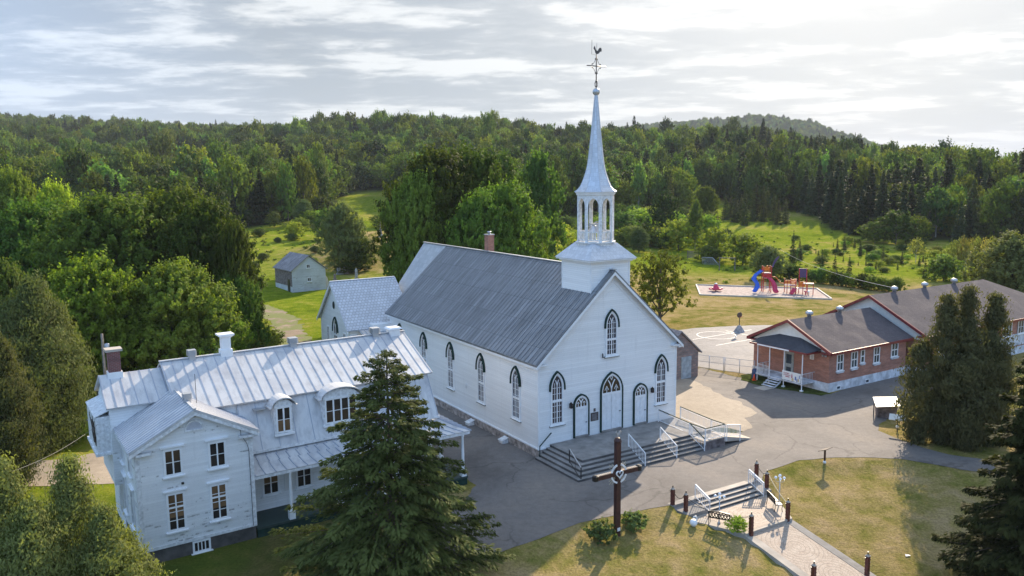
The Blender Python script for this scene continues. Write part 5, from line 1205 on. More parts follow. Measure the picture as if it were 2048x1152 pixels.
# stone outbuilding behind the church
p0 = Vector((18.5, 78.1, 0)); o = empty('stone_shed', p0, R(32), 'small rubble stone outbuilding with a pale blue door between church and school gate', 'shed')
mb = MB(); mb.prism([(-5.0, 0, -.2), (0, 0, -.2), (0, 0, 2.6), (-2.5, 0, 4.7), (-5, 0, 2.6)], (0, 6, 0)); mb.build('wall', 'rubble stone', o)
for sg in (0, 1):
    mb = MB(); xe = .3 if sg else -5.3; P = [Vector((-2.5, -.25, 4.9)), Vector((xe, -.25, 2.5)), Vector((xe, 6.3, 2.5)), Vector((-2.5, 6.3, 4.9))]; mb.add(P+[q-Vector((0, 0, .12)) for q in P], [(0, 1, 2, 3), (7, 6, 5, 4), (0, 4, 5, 1), (1, 5, 6, 2), (2, 6, 7, 3), (3, 7, 4, 0)]); mb.build('roof', 'old cedar roof', o)
mb = MB(); FD = lambda s_, z, d: (s_, -d, z); mb.box(-2.3, -1.0, -.08, -.01, 0, 2.2); [mb.box(-2.3, -1.0, -.12, -.08, .45+.7*k, .52+.7*k) for k in range(3)]; mb.build('door', 'pale blue door', o)
# chain link fence with gates
fe = empty('chain_link_fence', (18.9, 81.6, 0), 0, 'wire mesh fence and gate across the drive between stone shed and school', 'fence')
A = Vector((0, 0, 0)); B = Vector((24.2-18.9, 78.2-81.6, 0)); mb = MB()
for t_ in (0, .26, .5, .52, .76, 1): P = A.lerp(B, t_); mb.tube([P, P+Vector((0, 0, 1.5))], .035, 6)
for z in (.08, .8, 1.45): mb.tube([A+Vector((0, 0, z)), B+Vector((0, 0, z))], .02, 5)
mb.build('post', 'galvanised', fe); mb = MB(); n = 60
for i in range(n):
    for sg in (-1, 1):
        a = A.lerp(B, i/n)+Vector((0, 0, .1)); t2 = i/n+sg*.21; c_ = A.lerp(B, min(1, max(0, t2)))
        k = abs(min(1, max(0, t2))-i/n)/.21; mb.bar(a, Vector((c_.x, c_.y, .1+1.33*k)), .006)
mb.build('mesh', 'galvanised', fe)
# basketball stand
o = empty('basketball_hoop', (29.0, 100.6, 0), R(30), 'portable basketball hoop with round dark backboard on the paved court', 'basketball hoop')
mb = MB(); mb.hexa([(-.5, -.55, 0), (.5, -.55, 0), (.5, .55, 0), (-.5, .55, 0), (-.12, -.12, .9), (.12, -.12, .9), (.12, .12, .9), (-.12, .12, .9)]); mb.build('base', 'headstone grey', o)
mb = MB(); mb.tube([(0, 0, .5), (-.15, -.15, 1.4), (-.5, -.5, 2.2)], .05, 6); mb.build('pole', 'black metal', o)
mb = MB(); th = np.linspace(0, 2*PI, 17)[:-1]; mb.prism([(-.55+.42*math.cos(a), -.55-.0, 2.35+.36*math.sin(a)) for a in th], (0, .06, 0)); mb.build('backboard', 'bronze plaque', o)
mb = MB(); mb.tube([(-.55+.2*math.cos(a), -.8+.2*math.sin(a), 2.15) for a in np.linspace(0, 2*PI, 15)], .015, 5); mb.build('rim', 'play red', o)
# painted lines of the court
mb = MB()
def gline(pts, w_=.09, z=.03):
    for a, b_ in zip(pts[:-1], pts[1:]): mb.bar((a[0], a[1], z), (b_[0], b_[1], z), w_, .006)
gline([(25.6+2.4*math.cos(a), 98.6+2.4*math.sin(a)) for a in np.linspace(0, 2*PI, 25)]); gline([(22, 96), (31, 102)]); gline([(24, 92.5), (34, 99)]); gline([(27.5, 101.5), (31.5, 95)])
tag(mb.build('court_markings', 'worn white paint'), kind='structure')

# ================================================================ playground
bor = MB(); pts = [(31.56, 132.8), (33.8, 145.5), (53.4, 138.8), (51.2, 126.7)]
sheet('playground_surface', pts, 'wood chips', .03, .02, seed=20)
o = empty('playground_border', (0, 0, 0), 0, 'pale timber edging around the wood chip play area', 'edging')
for i in range(4):
    a, b_ = pts[i], pts[(i+1) % 4]; mb = MB(); mb.bar((a[0], a[1], .10), (b_[0], b_[1], .10), .22, .24); mb.build('timber', 'timber edge', o)
D0 = Vector((35.3, 137.2, 0)); o = empty('climbing_dome', D0, 0, 'round pink playground seat dome with a white cap at the left of the play area', 'playground toy')
mb = MB(); mb.lathe([(.75, .35), (.62, .6), (.36, 1.0), (.26, 1.3)], 10); mb.build('body', 'play pink', o)
for k in range(6): a = k*PI/3; mb = MB(); mb.lathe([(.22, .35), (.32, .5), (.22, .62), (.05, .64)], 8, (.95*math.cos(a), .95*math.sin(a), 0)); mb.build('seat', 'play pink', o)
mb = MB(); mb.lathe([(.30, 1.3), (.26, 1.42), (.05, 1.5)], 12); mb.build('cap', 'white paint', o); mb = MB(); mb.lathe([(.1, 0), (.1, .4)], 8); mb.build('stand', 'black metal', o)
TWR = Vector((43.7, 136.2, 0)); o = empty('slide_tower', TWR, R(-5), 'tall red playground tower with one blue slide and one pink slide', 'play structure')
mb = MB()
for x, y in ((-.65, -.6), (.65, -.6), (.65, .6), (-.65, .6)): mb.bar((x, y, 0), (x, y, 4.5), .13)
mb.build('post', 'play red', o)
mb = MB(); mb.box(-.6, .6, -.55, .55, 2.4, 2.5); mb.box(-.6, .6, -.55, .55, 3.25, 3.33); mb.build('deck', 'play deck', o)
mb = MB()
for z in (2.9, 3.9): mb.box(-.6, .6, .56, .6, z-.3, z+.3)
for x in (-.4, -.13, .13, .4): mb.bar((x, -.6, 3.5), (x, -.6, 4.3), .07)
mb.sphere((-.1, -.6, 4.45), .22, 8, 6); mb.build('rail', 'play orange', o)
mb = MB()
for z in np.arange(.3, 2.4, .26): mb.bar((-.6, -.62, z), (-.15, -.62, z), .06)
mb.build('ladder', 'play orange', o)
mb = MB(); mb.box(-.6, .6, -.62, -.58, 2.55, 3.2); mb.box(-.62, -.58, -.5, .5, 2.6, 3.2); mb.build('side_panel', 'play red', o)
def chute(pts, w_, mat, name, parent):
    mb = MB(); ring = []
    for i, p in enumerate(pts):
        p = Vector(p); d = (Vector(pts[min(i+1, len(pts)-1)])-Vector(pts[max(i-1, 0)])).normalized(); r = d.cross(Vector((0, 0, 1))).normalized(); u = r.cross(d).normalized()
        prof = [(-1.0, .55), (-.85, .1), (-.5, -.12), (0, -.18), (.5, -.12), (.85, .1), (1.0, .55)]; ring.append([p+r*a*w_+u*b_*w_ for a, b_ in prof]+[p+r*a*w_*1.08+u*(b_-.14)*w_ for a, b_ in prof[::-1]])
    V = [q for rr in ring for q in rr]; k = len(ring[0]); F = [(i*k+j, i*k+(j+1) % k, (i+1)*k+(j+1) % k, (i+1)*k+j) for i in range(len(ring)-1) for j in range(k)]; mb.add(V, F+[tuple(range(k)), tuple((len(ring)-1)*k+j for j in range(k))[::-1]], True); return mb.build(name, mat, parent)
chute([(-.7, 0, 3.7), (-1.0, -.2, 3.5), (-1.9, -.5, 2.9), (-2.35, -.7, 2.3), (-1.9, -1.0, 1.6), (-1.75, -1.3, 1.0), (-2.1, -1.6, .45), (-2.35, -1.9, .3)], .40, 'play blue', 'slide', o)
chute([(.1, -.7, 2.6), (.25, -.9, 2.4), (.75, -1.3, 1.8), (.95, -1.6, 1.2), (.95, -2.0, .6), (1.05, -2.4, .3), (1.1, -2.6, .28)], .42, 'play pink', 'slide', o)
mb = MB(); mb.prism([(.66, -.62, 4.3), (.85, -.62, 5.0), (1.2, -.62, 5.75), (1.75, -.62, 6.2), (1.9, -.62, 6.1), (1.5, -.62, 5.5), (1.15, -.62, 4.9), (.95, -.62, 4.3)], (0, .08, 0)); mb.build('sail', 'play purple', o)
mb = MB(); mb.tube([(.7, -.3, 2.7), (1.5, -.4, 2.6), (2.3, -.4, 1.6), (2.9, -.4, 1.5)], .05, 6); mb.tube([(.7, .2, 2.7), (1.5, .1, 2.6), (2.3, .1, 1.6), (2.9, .1, 1.5)], .05, 6)
for t_ in range(5): mb.bar((1.4+.3*t_, -.4, 2.6-.26*t_), (1.4+.3*t_, .1, 2.6-.26*t_), .05)
mb.build('climbing_rail', 'play orange', o)
LOW = Vector((48.2, 134.0, 0)); o = empty('play_platform', LOW, R(-18), 'low red and orange playground unit with a purple mesh screen and a small pink slide', 'play structure')
mb = MB()
for x, y, h in ((-2.0, .9, 2.4), (-1.0, .9, 2.4), (-1.6, -.6, 2.3), (-.2, -1.2, 2.3), (.9, -1.2, 2.1), (1.6, -1.5, 2.0), (2.5, -1.5, 2.0), (.3, .4, 4.2), (1.5, .4, 4.2), (-.2, .2, 2.5)): mb.bar((x, y, 0), (x, y, h), .12)
mb.build('post', 'play red', o)
mb = MB(); mb.box(-2.0, -.2, -.6, .9, 1.35, 1.42); mb.box(-.2, 1.0, -1.2, .2, .95, 1.02); mb.build('deck', 'play deck', o)
mb = MB(); mb.box(.9, 2.6, -1.6, -.6, 1.85, 1.93); mb.build('table', 'play deck', o)
mb = MB()
for k in range(9): mb.bar((-.95, -.75, .3+.26*k), (-.05, -.95, .3+.26*k), .07)
mb.build('climbing_ladder', 'play red', o)
mb = MB(); mb.box(-2.0, -1.0, .86, .92, 1.5, 2.1); mb.box(-1.0, -.2, .86, .92, 1.5, 2.3); mb.box(.3, 1.3, .36, .4, 1.1, 2.0); mb.build('rail', 'play orange', o)
mb = MB(); mb.box(.3, 1.5, .36, .42, 2.7, 4.2); mb.build('screen', 'play purple', o)
chute([(-.3, -1.2, 1.0), (-.45, -1.5, .8), (-.75, -2.1, .35), (-.9, -2.4, .22)], .35, 'play pink', 'slide', o)
for x, y in ((1.3, -2.0), (1.8, -1.9)): mb = MB(); mb.lathe([(.08, 0), (.08, .5), (.25, .6), (.25, .7), (.05, .75)], 10, (x, y, 0)); mb.build('stool', 'play pink' if x < 1.5 else 'white paint', o)
# older equipment at the back
X = pix(1386, 519); o = empty('slatted_panel', X, R(-10), 'upright weathered slatted panel at the far edge of the school field', 'panel')
mb = MB(); [mb.box(-1.3, 1.3, -.04, .04, .35+.3*k, .5+.3*k) for k in range(6)]; mb.build('slats', 'weathered wood', o)
for x in (-1.3, 1.3): mb = MB(); mb.bar((x, .08, -.1), (x, .08, 2.2), .12); mb.build('post', 'weathered wood', o)
X = pix(1421, 530); o = empty('goal_frame', X, R(-20), 'old goal frame with a sloping net next to the slatted panel', 'goal')
mb = MB(); mb.tube([(-1.9, 0, 0), (-1.9, 0, 1.7), (.4, 0, 1.7), (1.9, -.6, 0)], .06, 6); mb.tube([(-1.9, 1.2, 0), (-1.9, 0, 1.7)], .05, 6); mb.tube([(.4, 0, 1.7), (1.9, .6, 0)], .05, 6); mb.build('frame', 'galvanised', o)
mb = MB()
for k in range(12): t_ = k/11; mb.bar((-1.9+2.3*t_, 0, 1.7), (-1.5+3.2*t_, -.5, .05), .025)
for k in range(1, 7): t_ = k/7; mb.bar((-1.9+.4*t_, -.5*t_, 1.7-1.65*t_), (.4+1.3*t_, -.5*t_, 1.7-1.65*t_), .025)
mb.build('net', 'galvanised', o)
X = pix(1452, 541); o = empty('swing_frame', X, R(-12), 'old timber swing frame standing in the shade of a bushy tree', 'swing')
mb = MB(); mb.bar((-1.5, 0, 2.7), (1.9, 0, 2.7), .16); mb.build('beam', 'weathered wood', o)
for x in (-1.4, 1.8):
    for y in (-.7, .7): mb = MB(); mb.bar((x, y, -.05), (x, 0, 2.7), .14); mb.build('leg', 'weathered wood', o)
for x in (-.3, .8):
    mb = MB(); mb.box(x-.22, x+.22, -.08, .08, .55, .6); mb.bar((x-.2, 0, .6), (x-.2, 0, 2.65), .02); mb.bar((x+.2, 0, .6), (x+.2, 0, 2.65), .02); mb.build('swing_seat', 'black metal', o)

# ================================================================ old shed, graves and monument
X = pix(585.6, 585.3); o = empty('grey_barn', X, R(36.2), 'small weathered grey board barn in the field behind the trees', 'barn'); bw, bd = 6.1, 8.2
mb = MB(); mb.prism([(0, 0, -.3), (bw, 0, -.3), (bw, 0, 3.75), (bw/2, 0, 6.1), (0, 0, 3.75)], (0, bd, 0)); mb.build('wall', 'grey weathered boards', o)
mb = MB(); mb.box(-.03, 0, .05, bd-.05, 1.0, 3.6); mb.build('side_boarding', 'weathered wood', o)
for sg in (0, 1):
    mb = MB(); xe = bw+.3 if sg else -.3; P = [Vector((bw/2, -.3, 6.3)), Vector((xe, -.3, 3.72)), Vector((xe, bd+.3, 3.72)), Vector((bw/2, bd+.3, 6.3))]; mb.add(P+[q-Vector((0, 0, .12)) for q in P], [(0, 1, 2, 3), (7, 6, 5, 4), (0, 4, 5, 1), (1, 5, 6, 2), (2, 6, 7, 3), (3, 7, 4, 0)]); mb.build('roof', 'old cedar roof', o)
FB = lambda s_, z, d: (s_, -d, z)
rect_window(o, 2.75, 3.35, 1.7, 2.35, FB, 2, 1, casing=.09, fr='worn white paint'); rect_window(o, 2.65, 3.25, 4.05, 4.65, FB, 2, 1, casing=.09, fr='worn white paint')
mb = MB(); mb.box(-.08, -.03, 1.0, 2.0, .0, 2.2); mb.build('door', 'black metal', o)
mb = MB(); mb.hexa([(bw+.1, .3, 0), (bw+1.0, .2, 0), (bw+1.0, .35, 0), (bw+.1, .45, 0), (bw+.1, .5, 2.6), (bw+.5, .5, 2.0), (bw+.5, .55, 2.0), (bw+.1, .55, 2.6)]); ll = mb.build('leaning_board', 'timber edge'); ll.location = X; ll.rotation_euler = (0, 0, R(36.2)); tag(ll, 'pale board leaning against the right side of the grey barn', 'board')
def headstone(u, v, w_, h, mat, label, top='round', rz=R(30)):
    X = pix(u, v); o = empty('gravestone', X, rz, label, 'gravestone', 'old gravestones behind the barn')
    mb = MB(); mb.box(-w_/2-.12, w_/2+.12, -.28, .28, -.1, .3); mb.build('base', mat, o)
    mb = MB()
    pts = [(-w_/2, .3), (w_/2, .3), (w_/2, h*.8)]+([(w_/2*math.cos(a), h*.8+h*.2*math.sin(a)) for a in np.linspace(0, PI, 9)[1:-1]] if top == 'round' else [(0, h)])+[(-w_/2, h*.8)]
    mb.prism([(x, -.14, z) for x, z in pts], (0, .28, 0)); mb.build('stone', mat, o)
headstone(678, 549, .75, 1.5, 'headstone grey', 'pale grey round topped gravestone, left of the pair behind the barn')
headstone(692, 548, .85, 1.55, 'headstone brown', 'brownish round topped gravestone, right of the pair behind the barn')
headstone(685, 548.5, .25, 1.1, 'headstone grey', 'slim white marker between the two larger gravestones', 'point')
headstone(713, 559, .45, 2.2, 'headstone grey', 'tall narrow grey gravestone just above the annex roof ridge', 'point')
headstone(670, 561, .4, 1.3, 'headstone brown', 'small brown stake like marker at the left end of the annex ridge', 'point')
X = pix(761.5, 473); o = empty('monument', X, R(20), 'dark pedestal monument with a figure on the top of the grassy mound', 'monument')
mb = MB(); mb.box(-.5, .5, -.5, .5, -.2, .3); mb.box(-.38, .38, -.38, .38, .3, .5); mb.build('plinth', 'headstone grey', o)
mb = MB(); mb.hexa([(-.28, -.28, .5), (.28, -.28, .5), (.28, .28, .5), (-.28, .28, .5), (-.2, -.2, 1.5), (.2, -.2, 1.5), (.2, .2, 1.5), (-.2, .2, 1.5)]); mb.box(-.27, .27, -.27, .27, 1.5, 1.6); mb.build('pedestal', 'headstone brown', o)
mb = MB(); mb.lathe([(.20, 1.6), (.17, 2.0), (.13, 2.4), (.17, 2.75), (.06, 2.95)], 10); mb.sphere((0, 0, 3.08), .12, 10, 6); mb.build('statue', 'headstone brown', o)

# utility poles and cables
def upole(x, y, h, label, cross=True):
    o = empty('utility_pole', (x, y, hz(x, y)), R(20), label, 'pole'); mb = MB(); mb.tube([(0, 0, -.3), (0, 0, h)], [.15, .10], 8); mb.build('pole', 'utility wood', o)
    if cross: mb = MB(); mb.lathe([(.16, 0), (.2, .15), (.2, .55), (.05, .6)], 10, (.3, 0, h-1.4)); mb.bar((0, 0, h-1.1), (.3, 0, h-1.1), .08); mb.build('lamp', 'galvanised', o)
upole(-33.4, 64.0, 7.6, 'weathered wooden utility pole behind the brick chimney of the white house')
def wire(name, A, B, sag, mat, label, rad=.012):
    A, B = Vector(A), Vector(B); mb = MB(); mb.tube([A.lerp(B, t_)-Vector((0, 0, sag*4*t_*(1-t_))) for t_ in np.linspace(0, 1, 19)], rad, 4); tag(mb.build(name, mat), label, 'cable')
hx_, hy_ = h_world(-.9, 5.2)
wire('cable', (hx_, hy_, 6.6), (-21.7, 30, 8.1), .5, 'cable', 'thin service cable running from the left gable of the house to the lower left', .008)
wire('cable', (-33.4, 64, 7.2), (hx_, hy_+1, 6.8), .6, 'cable', 'dark cable between the utility pole and the house')
A = pix(1558, 520); B = pix(1795, 578)
wire('cable', A+Vector((0, 0, 2.6)), Vector((40.6, 84, 7.85)), .9, 'pale cable', 'pale cable sagging over the hedge behind the playground', .018)
# ================================================================ vegetation
def mesh_np(name, V, F, mat, tint=None, smooth=False, nq=4):
    me = bpy.data.meshes.new(name); me.vertices.add(len(V)); me.vertices.foreach_set('co', np.asarray(V, np.float32).ravel())
    me.loops.add(F.size); me.loops.foreach_set('vertex_index', F.ravel().astype(np.int32)); me.polygons.add(len(F)); me.polygons.foreach_set('loop_start', np.arange(0, F.size, F.shape[1], dtype=np.int32))
    if tint is not None: a = me.attributes.new('tint', 'FLOAT', 'FACE'); a.data.foreach_set('value', np.asarray(tint, np.float32))
    me.update(calc_edges=True); me.materials.append(MATS[mat]); return me
def norm(a): return a/np.maximum(1e-9, np.linalg.norm(a, axis=1, keepdims=True))
def leaves(P, N, size, rng, aspect=.6, updir=None, jit=.5, fold=0):
    """kite shaped leaves at points P facing N; updir gives the long axis where wanted"""
    n = len(P); N = norm(N+rng.normal(0, jit, (n, 3)))
    T = rng.normal(0, 1, (n, 3)) if updir is None else updir+rng.normal(0, .25, (n, 3))
    T = norm(T-N*np.sum(T*N, 1, keepdims=True)); B = np.cross(N, T)
    s_ = (size*rng.uniform(.65, 1.35, n))[:, None] if np.isscalar(size) else (size*rng.uniform(.75, 1.25, n))[:, None]
    a = P-T*s_*.5; b_ = P+B*s_*aspect*.5+T*s_*.05; c_ = P+T*s_*.5; d = P-B*s_*aspect*.5+T*s_*.05
    V = np.stack([a, b_, c_, d], 1).reshape(-1, 3); F = np.arange(4*n).reshape(n, 4); return V, F
def sph(n, rng): return norm(rng.normal(0, 1, (n, 3)))
def broad_crown(name, mat, rng, H=1, R_=.5, base=.18, lobes=16, clumps=34, per=30, leaf=.03, pointed=0, lump=.34, clr=.06, up=0.0, flat=1.0):
    """lobed crown in a unit box: height 1, radius R_"""
    P = []; N = []; T = []; C = []
    for i in range(lobes):
        t_ = (i+.5)/lobes; z = base+(1-base)*(t_**.9)
        prof = math.sin(PI*min(1, max(0, (z-base*.5)/(1-base*.5)))**(.8+pointed*.2))**(.65+pointed*.8)
        a = i*2.39996+rng.uniform(-.4, .4); r = R_*prof*rng.uniform(.35, .68)
        lr = R_*lump*rng.uniform(.75, 1.25)*(.55+.6*prof)
        zc = min(z, 1-lr*.75*.9)
        C.append((r*math.cos(a), r*math.sin(a), zc, lr))
    C.append((0, 0, .45, R_*.5)); C.append((0, 0, .65, R_*.42))
    for (x, y, z, lr) in C:
        m_ = max(8, int(clumps*(lr/(R_*lump))**1.5)); d = sph(m_, rng); d[:, 2] = np.abs(d[:, 2])*.85-.35*rng.random(m_); d = norm(d)
        cc_ = np.array([x, y, z])+d*lr*rng.uniform(.72, 1.12, (m_, 1))*np.array([1, 1, .9*flat])
        tt = rng.random(m_)
        for k in range(m_):
            q = sph(per, rng); q = norm(q+d[k]*.9+np.array([0, 0, .35+up]))
            rad = clr*rng.uniform(.4, 1.0, (per, 1)); pp = cc_[k]+q*rad*np.array([.8, .8, .7])+(d[k]+np.array([0, 0, .45]))*clr*np.abs(rng.normal(0, .75, (per, 1))); P.append(pp); N.append(q*.8+d[k]*.5+np.array([0, 0, .25])); T.append(np.clip(tt[k]*.55+rng.random(per)*.45, 0, 1))
    P = np.concatenate(P); N = np.concatenate(N); T = np.concatenate(T); P[:, 2] = np.maximum(P[:, 2], base*.4); P[:, 2] *= 1/np.quantile(P[:, 2], .9995)
    V, F = leaves(P, N, leaf, rng, .7); me = mesh_np(name, V, F, mat, T); me['lobes'] = [float(v) for c_ in C for v in c_]; return me, C
def trunk_mesh(name, C, mat, base=.02, r0=.022, rng=None, lead=.75, n=7):
    mb = MB(); lean = [(0, 0, -.03), (.004, .003, .15), (-.004, .006, .35), (.0, .0, lead)]
    mb.tube(lean, [r0*1.25, r0, r0*.75, r0*.2], n)
    for (x, y, z, lr) in C:
        if z < .2 or (x == 0 and y == 0): continue
        z0 = max(.1, z*.45-.03); mb.tube([(0, 0, z0), (x*.45, y*.45, z0+(z-z0)*.55), (x*.95, y*.95, z)], [r0*.45, r0*.28, r0*.08], 4)
    me = bpy.data.meshes.new(name); me.from_pydata(mb.v, [], mb.f); me.materials.append(MATS[mat]); return me
def conifer_crown(name, mat, rng, levels=26, nb=7, R_=.2, base=.06, leaf=.05, sprays=16, droop=.25, power=.85, gap=0.0, asp=.42, prof=None, hang=0):
    P = []; N = []; U = []; T = []; S = []; BR = []
    for i in range(levels):
        t_ = (i+rng.uniform(-.3, .3))/levels; z = base+(1-base)*t_; z = min(max(z, base), .995)
        r = prof(z) if prof else R_*(1-z)**power+.006
        k = max(4, int(nb*(.55+.6*(1-z))))
        a0 = rng.uniform(0, 6.28)
        for j in range(k):
            a = a0+2*PI*j/k+rng.uniform(-.3, .3); rr = r*rng.uniform(.72, 1.12)
            if rng.random() < gap: continue
            dx, dy = math.cos(a), math.sin(a); ang = rng.uniform(-.1, .25)+.35*max(0, z-.7)/.3
            pts = []; ns = max(4, int(sprays*(.35+.65*rr/R_)))
            s_ = rng.uniform(.12, 1.0, ns); s_ = np.sort(s_)**.8
            zb = z+rr*(s_*ang-droop*s_**2*1.1+.16*s_**4*droop*2)
            px_, py_ = dx*rr*s_, dy*rr*s_
            BR.append(((0, 0, z), (dx*rr*.5, dy*rr*.5, z+rr*(.5*ang-droop*.25*1.1)), (dx*rr*.95, dy*rr*.95, z+rr*(.95*ang-droop*.95))))
            wid = rr*.34*(1.08-s_)*1.2+.006
            tt = rng.random()
            for side in (-1, 0, 1):
                m_ = len(s_); off = side*wid*rng.uniform(.35, 1.0, m_)
                p = np.stack([px_-dy*off, py_+dx*off, zb-np.abs(off)*.25+rng.normal(0, .004, m_)], 1)
                u = np.stack([dx*.9-dy*side*.9+0*off, dy*.9+dx*side*.9+0*off, -.18+0*off-hang*.5], 1)
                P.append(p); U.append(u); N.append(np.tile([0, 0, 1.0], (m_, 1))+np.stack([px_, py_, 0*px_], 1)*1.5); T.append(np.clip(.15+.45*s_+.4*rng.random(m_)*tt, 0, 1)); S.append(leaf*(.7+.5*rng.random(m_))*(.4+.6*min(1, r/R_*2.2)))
            if hang:
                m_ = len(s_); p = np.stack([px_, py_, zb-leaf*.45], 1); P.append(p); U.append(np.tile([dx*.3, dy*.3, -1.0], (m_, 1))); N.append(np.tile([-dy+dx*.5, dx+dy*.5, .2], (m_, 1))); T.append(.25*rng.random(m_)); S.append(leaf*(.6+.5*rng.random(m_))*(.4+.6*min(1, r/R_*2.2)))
    P = np.concatenate(P); N = np.concatenate(N); U = np.concatenate(U); T = np.concatenate(T); S = np.concatenate(S)
    V, F = leaves(P, N, S, rng, asp, U, .35); return mesh_np(name, V, F, mat, T), BR
def conifer_trunk(name, BR, mat, r0=.014, every=1, lo=4):
    mb = MB(); mb.tube([(0, 0, -.03), (0, 0, .3), (0, 0, .7), (0, 0, .985)], [r0*1.2, r0*.85, r0*.45, r0*.08], 7)
    for i, (a, b_, c_) in enumerate(BR):
        if i % every == 0 and a[2] < .85: mb.tube([a, b_, c_], [r0*.25, r0*.15, r0*.04], lo)
    me = bpy.data.meshes.new(name); me.from_pydata(mb.v, [], mb.f); me.materials.append(MATS[mat]); return me
def cedar_crown(name, mat, rng, peaks, n=26000, leaf=.035, base=.04, belly=.38, low=.5):
    """several merged spires; peaks = (x, y, height, radius); foliage in upright fans"""
    P = []; N = []; U = []; T = []
    tot = sum(h*r for _, _, h, r in peaks); per = 110
    for (x, y, h, r) in peaks:
        npl = int(n*h*r/tot/per)
        for k in range(npl):
            q = rng.random()**1.1; z1 = base+(h-base)*(q*.98+.02); z0 = max(.02, z1-rng.uniform(.07, .20)*(1.15-q))
            rad = r*(low+(1-low)*math.sin(min(1, q/belly)*PI/2)**1.25 if q < belly else max(0, math.cos((q-belly)/(1-belly)*PI/2))**1.0)
            rad = rad*rng.uniform(.55, 1.18) if rng.random() < .85 else rad*rng.uniform(1.1, 1.38)
            a = rng.uniform(0, 2*PI); d = np.array([math.cos(a), math.sin(a), 0]); t_ = rng.beta(2.2, 1.3, per)[:, None]
            c_ = np.array([x, y, z0])+d*rad*t_**.75+np.array([0, 0, 1])*(z1-z0)*t_**1.6+np.array([0, 0, .03])*np.maximum(0, t_-.8)
            sp = (.010+.030*(1.05-t_)*np.sqrt(t_)*1.6)*(.6+.9*r/.25); q_ = rng.normal(0, 1, (per, 3))*sp*np.array([1, 1, .55])
            tt = rng.random()
            P.append(c_+q_); dd = d+np.array([0, 0, .55]); N.append(np.tile(dd, (per, 1))+q_*18+rng.normal(0, .4, (per, 3))); U.append(np.tile(d*.8+np.array([0, 0, .8]), (per, 1))+q_*12); T.append(np.clip(tt*.55+.45*rng.random(per), 0, 1))
    P = np.concatenate(P); N = np.concatenate(N); U = np.concatenate(U); T = np.concatenate(T); P[:, 2] = np.maximum(P[:, 2], .01)
    V, F = leaves(P, N, leaf, rng, .38, U, .3); return mesh_np(name, V, F, mat, T)
RG = np.random.default_rng
PROTO = {}
def reg(key, crown, trunk): PROTO[key] = (crown, trunk)
for i in range(2):
    me, C = broad_crown('crown', 'maple leaves', RG(10+i), lobes=24, clumps=80, per=38, leaf=.021, clr=.036); reg('maple%d' % i, me, trunk_mesh('trunk', C, 'grey bark', r0=.018))
me, C = broad_crown('crown', 'dark maple leaves', RG(20), lobes=28, clumps=80, per=34, leaf=.021, clr=.034, lump=.30); reg('dark maple', me, trunk_mesh('trunk', C, 'grey bark', r0=.018))
me, C = broad_crown('crown', 'bright maple leaves', RG(21), lobes=20, clumps=70, per=34, leaf=.023, clr=.038); reg('bright maple', me, trunk_mesh('trunk', C, 'grey bark', r0=.018))
me, C = broad_crown('crown', 'bright maple leaves', RG(22), lobes=18, clumps=24, per=24, leaf=.026, clr=.042, lump=.36, base=.2); reg('open maple', me, trunk_mesh('trunk', C, 'bark', r0=.022))
me, C = broad_crown('crown', 'willow leaves', RG(23), lobes=28, clumps=60, per=24, leaf=.022, clr=.036, base=.05, lump=.28); reg('willow', me, trunk_mesh('trunk', C, 'bark', r0=.02))
me, C = broad_crown('crown', 'bush leaves', RG(24), lobes=14, clumps=26, per=18, leaf=.055, clr=.075, base=.0, lump=.42); reg('bush0', me, trunk_mesh('stem', C, 'bark', r0=.015))
me, C = broad_crown('crown', 'willow leaves', RG(29), lobes=9, clumps=16, per=16, leaf=.10, clr=.10, base=.0, lump=.5); reg('pale shrub', me, trunk_mesh('stem', C, 'bark', r0=.03))
me, C = broad_crown('crown', 'bright maple leaves', RG(25), lobes=11, clumps=22, per=18, leaf=.06, clr=.08, base=.0, lump=.45); reg('bush1', me, trunk_mesh('stem', C, 'bark', r0=.015))
me, C = broad_crown('crown', 'young tree leaves', RG(26), lobes=12, clumps=9, per=10, leaf=.05, clr=.06, base=.3, lump=.3); reg('young', me, trunk_mesh('trunk', C, 'birch bark', r0=.012))
me, C = broad_crown('crown', 'aspen leaves', RG(27), lobes=24, clumps=40, per=20, leaf=.026, clr=.035, base=.15, pointed=.8, lump=.3, R_=.42); reg('aspen', me, trunk_mesh('trunk', C, 'birch bark', r0=.011, lead=.95))
for i, (mt, ba, po, br_, R_) in enumerate([('far maple leaves', .05, 0, 'grey bark', .5), ('far dark leaves', .06, .2, 'grey bark', .5), ('far bright leaves', .05, .1, 'grey bark', .5), ('aspen leaves', .12, .9, 'birch bark', .42), ('aspen leaves', .15, .6, 'birch bark', .45)]):
    me, C = broad_crown('crown', mt, RG(40+i), lobes=14, clumps=24, per=12, leaf=.052, clr=.052, base=ba, pointed=po, lump=.38, R_=R_); reg('far%d' % i, me, trunk_mesh('trunk', C, br_, r0=.014, n=5))
me, BR = conifer_crown('crown', 'far spruce needles', RG(50), levels=26, nb=8, R_=.19, leaf=.055, sprays=6, base=.05, asp=.55, droop=.35, hang=1); reg('farspruce0', me, conifer_trunk('trunk', BR, 'bark', every=40))
me, BR = conifer_crown('crown', 'far spruce needles', RG(51), levels=22, nb=8, R_=.23, leaf=.06, sprays=6, base=.08, asp=.55, droop=.25, power=.8, hang=1); reg('farspruce1', me, conifer_trunk('trunk', BR, 'bark', every=40))
me, BR = conifer_crown('crown', 'spruce needles', RG(52), levels=22, nb=8, R_=.26, leaf=.06, sprays=11, base=.02, asp=.45, droop=.15, power=.9); reg('spruce', me, conifer_trunk('trunk', BR, 'bark', every=3))
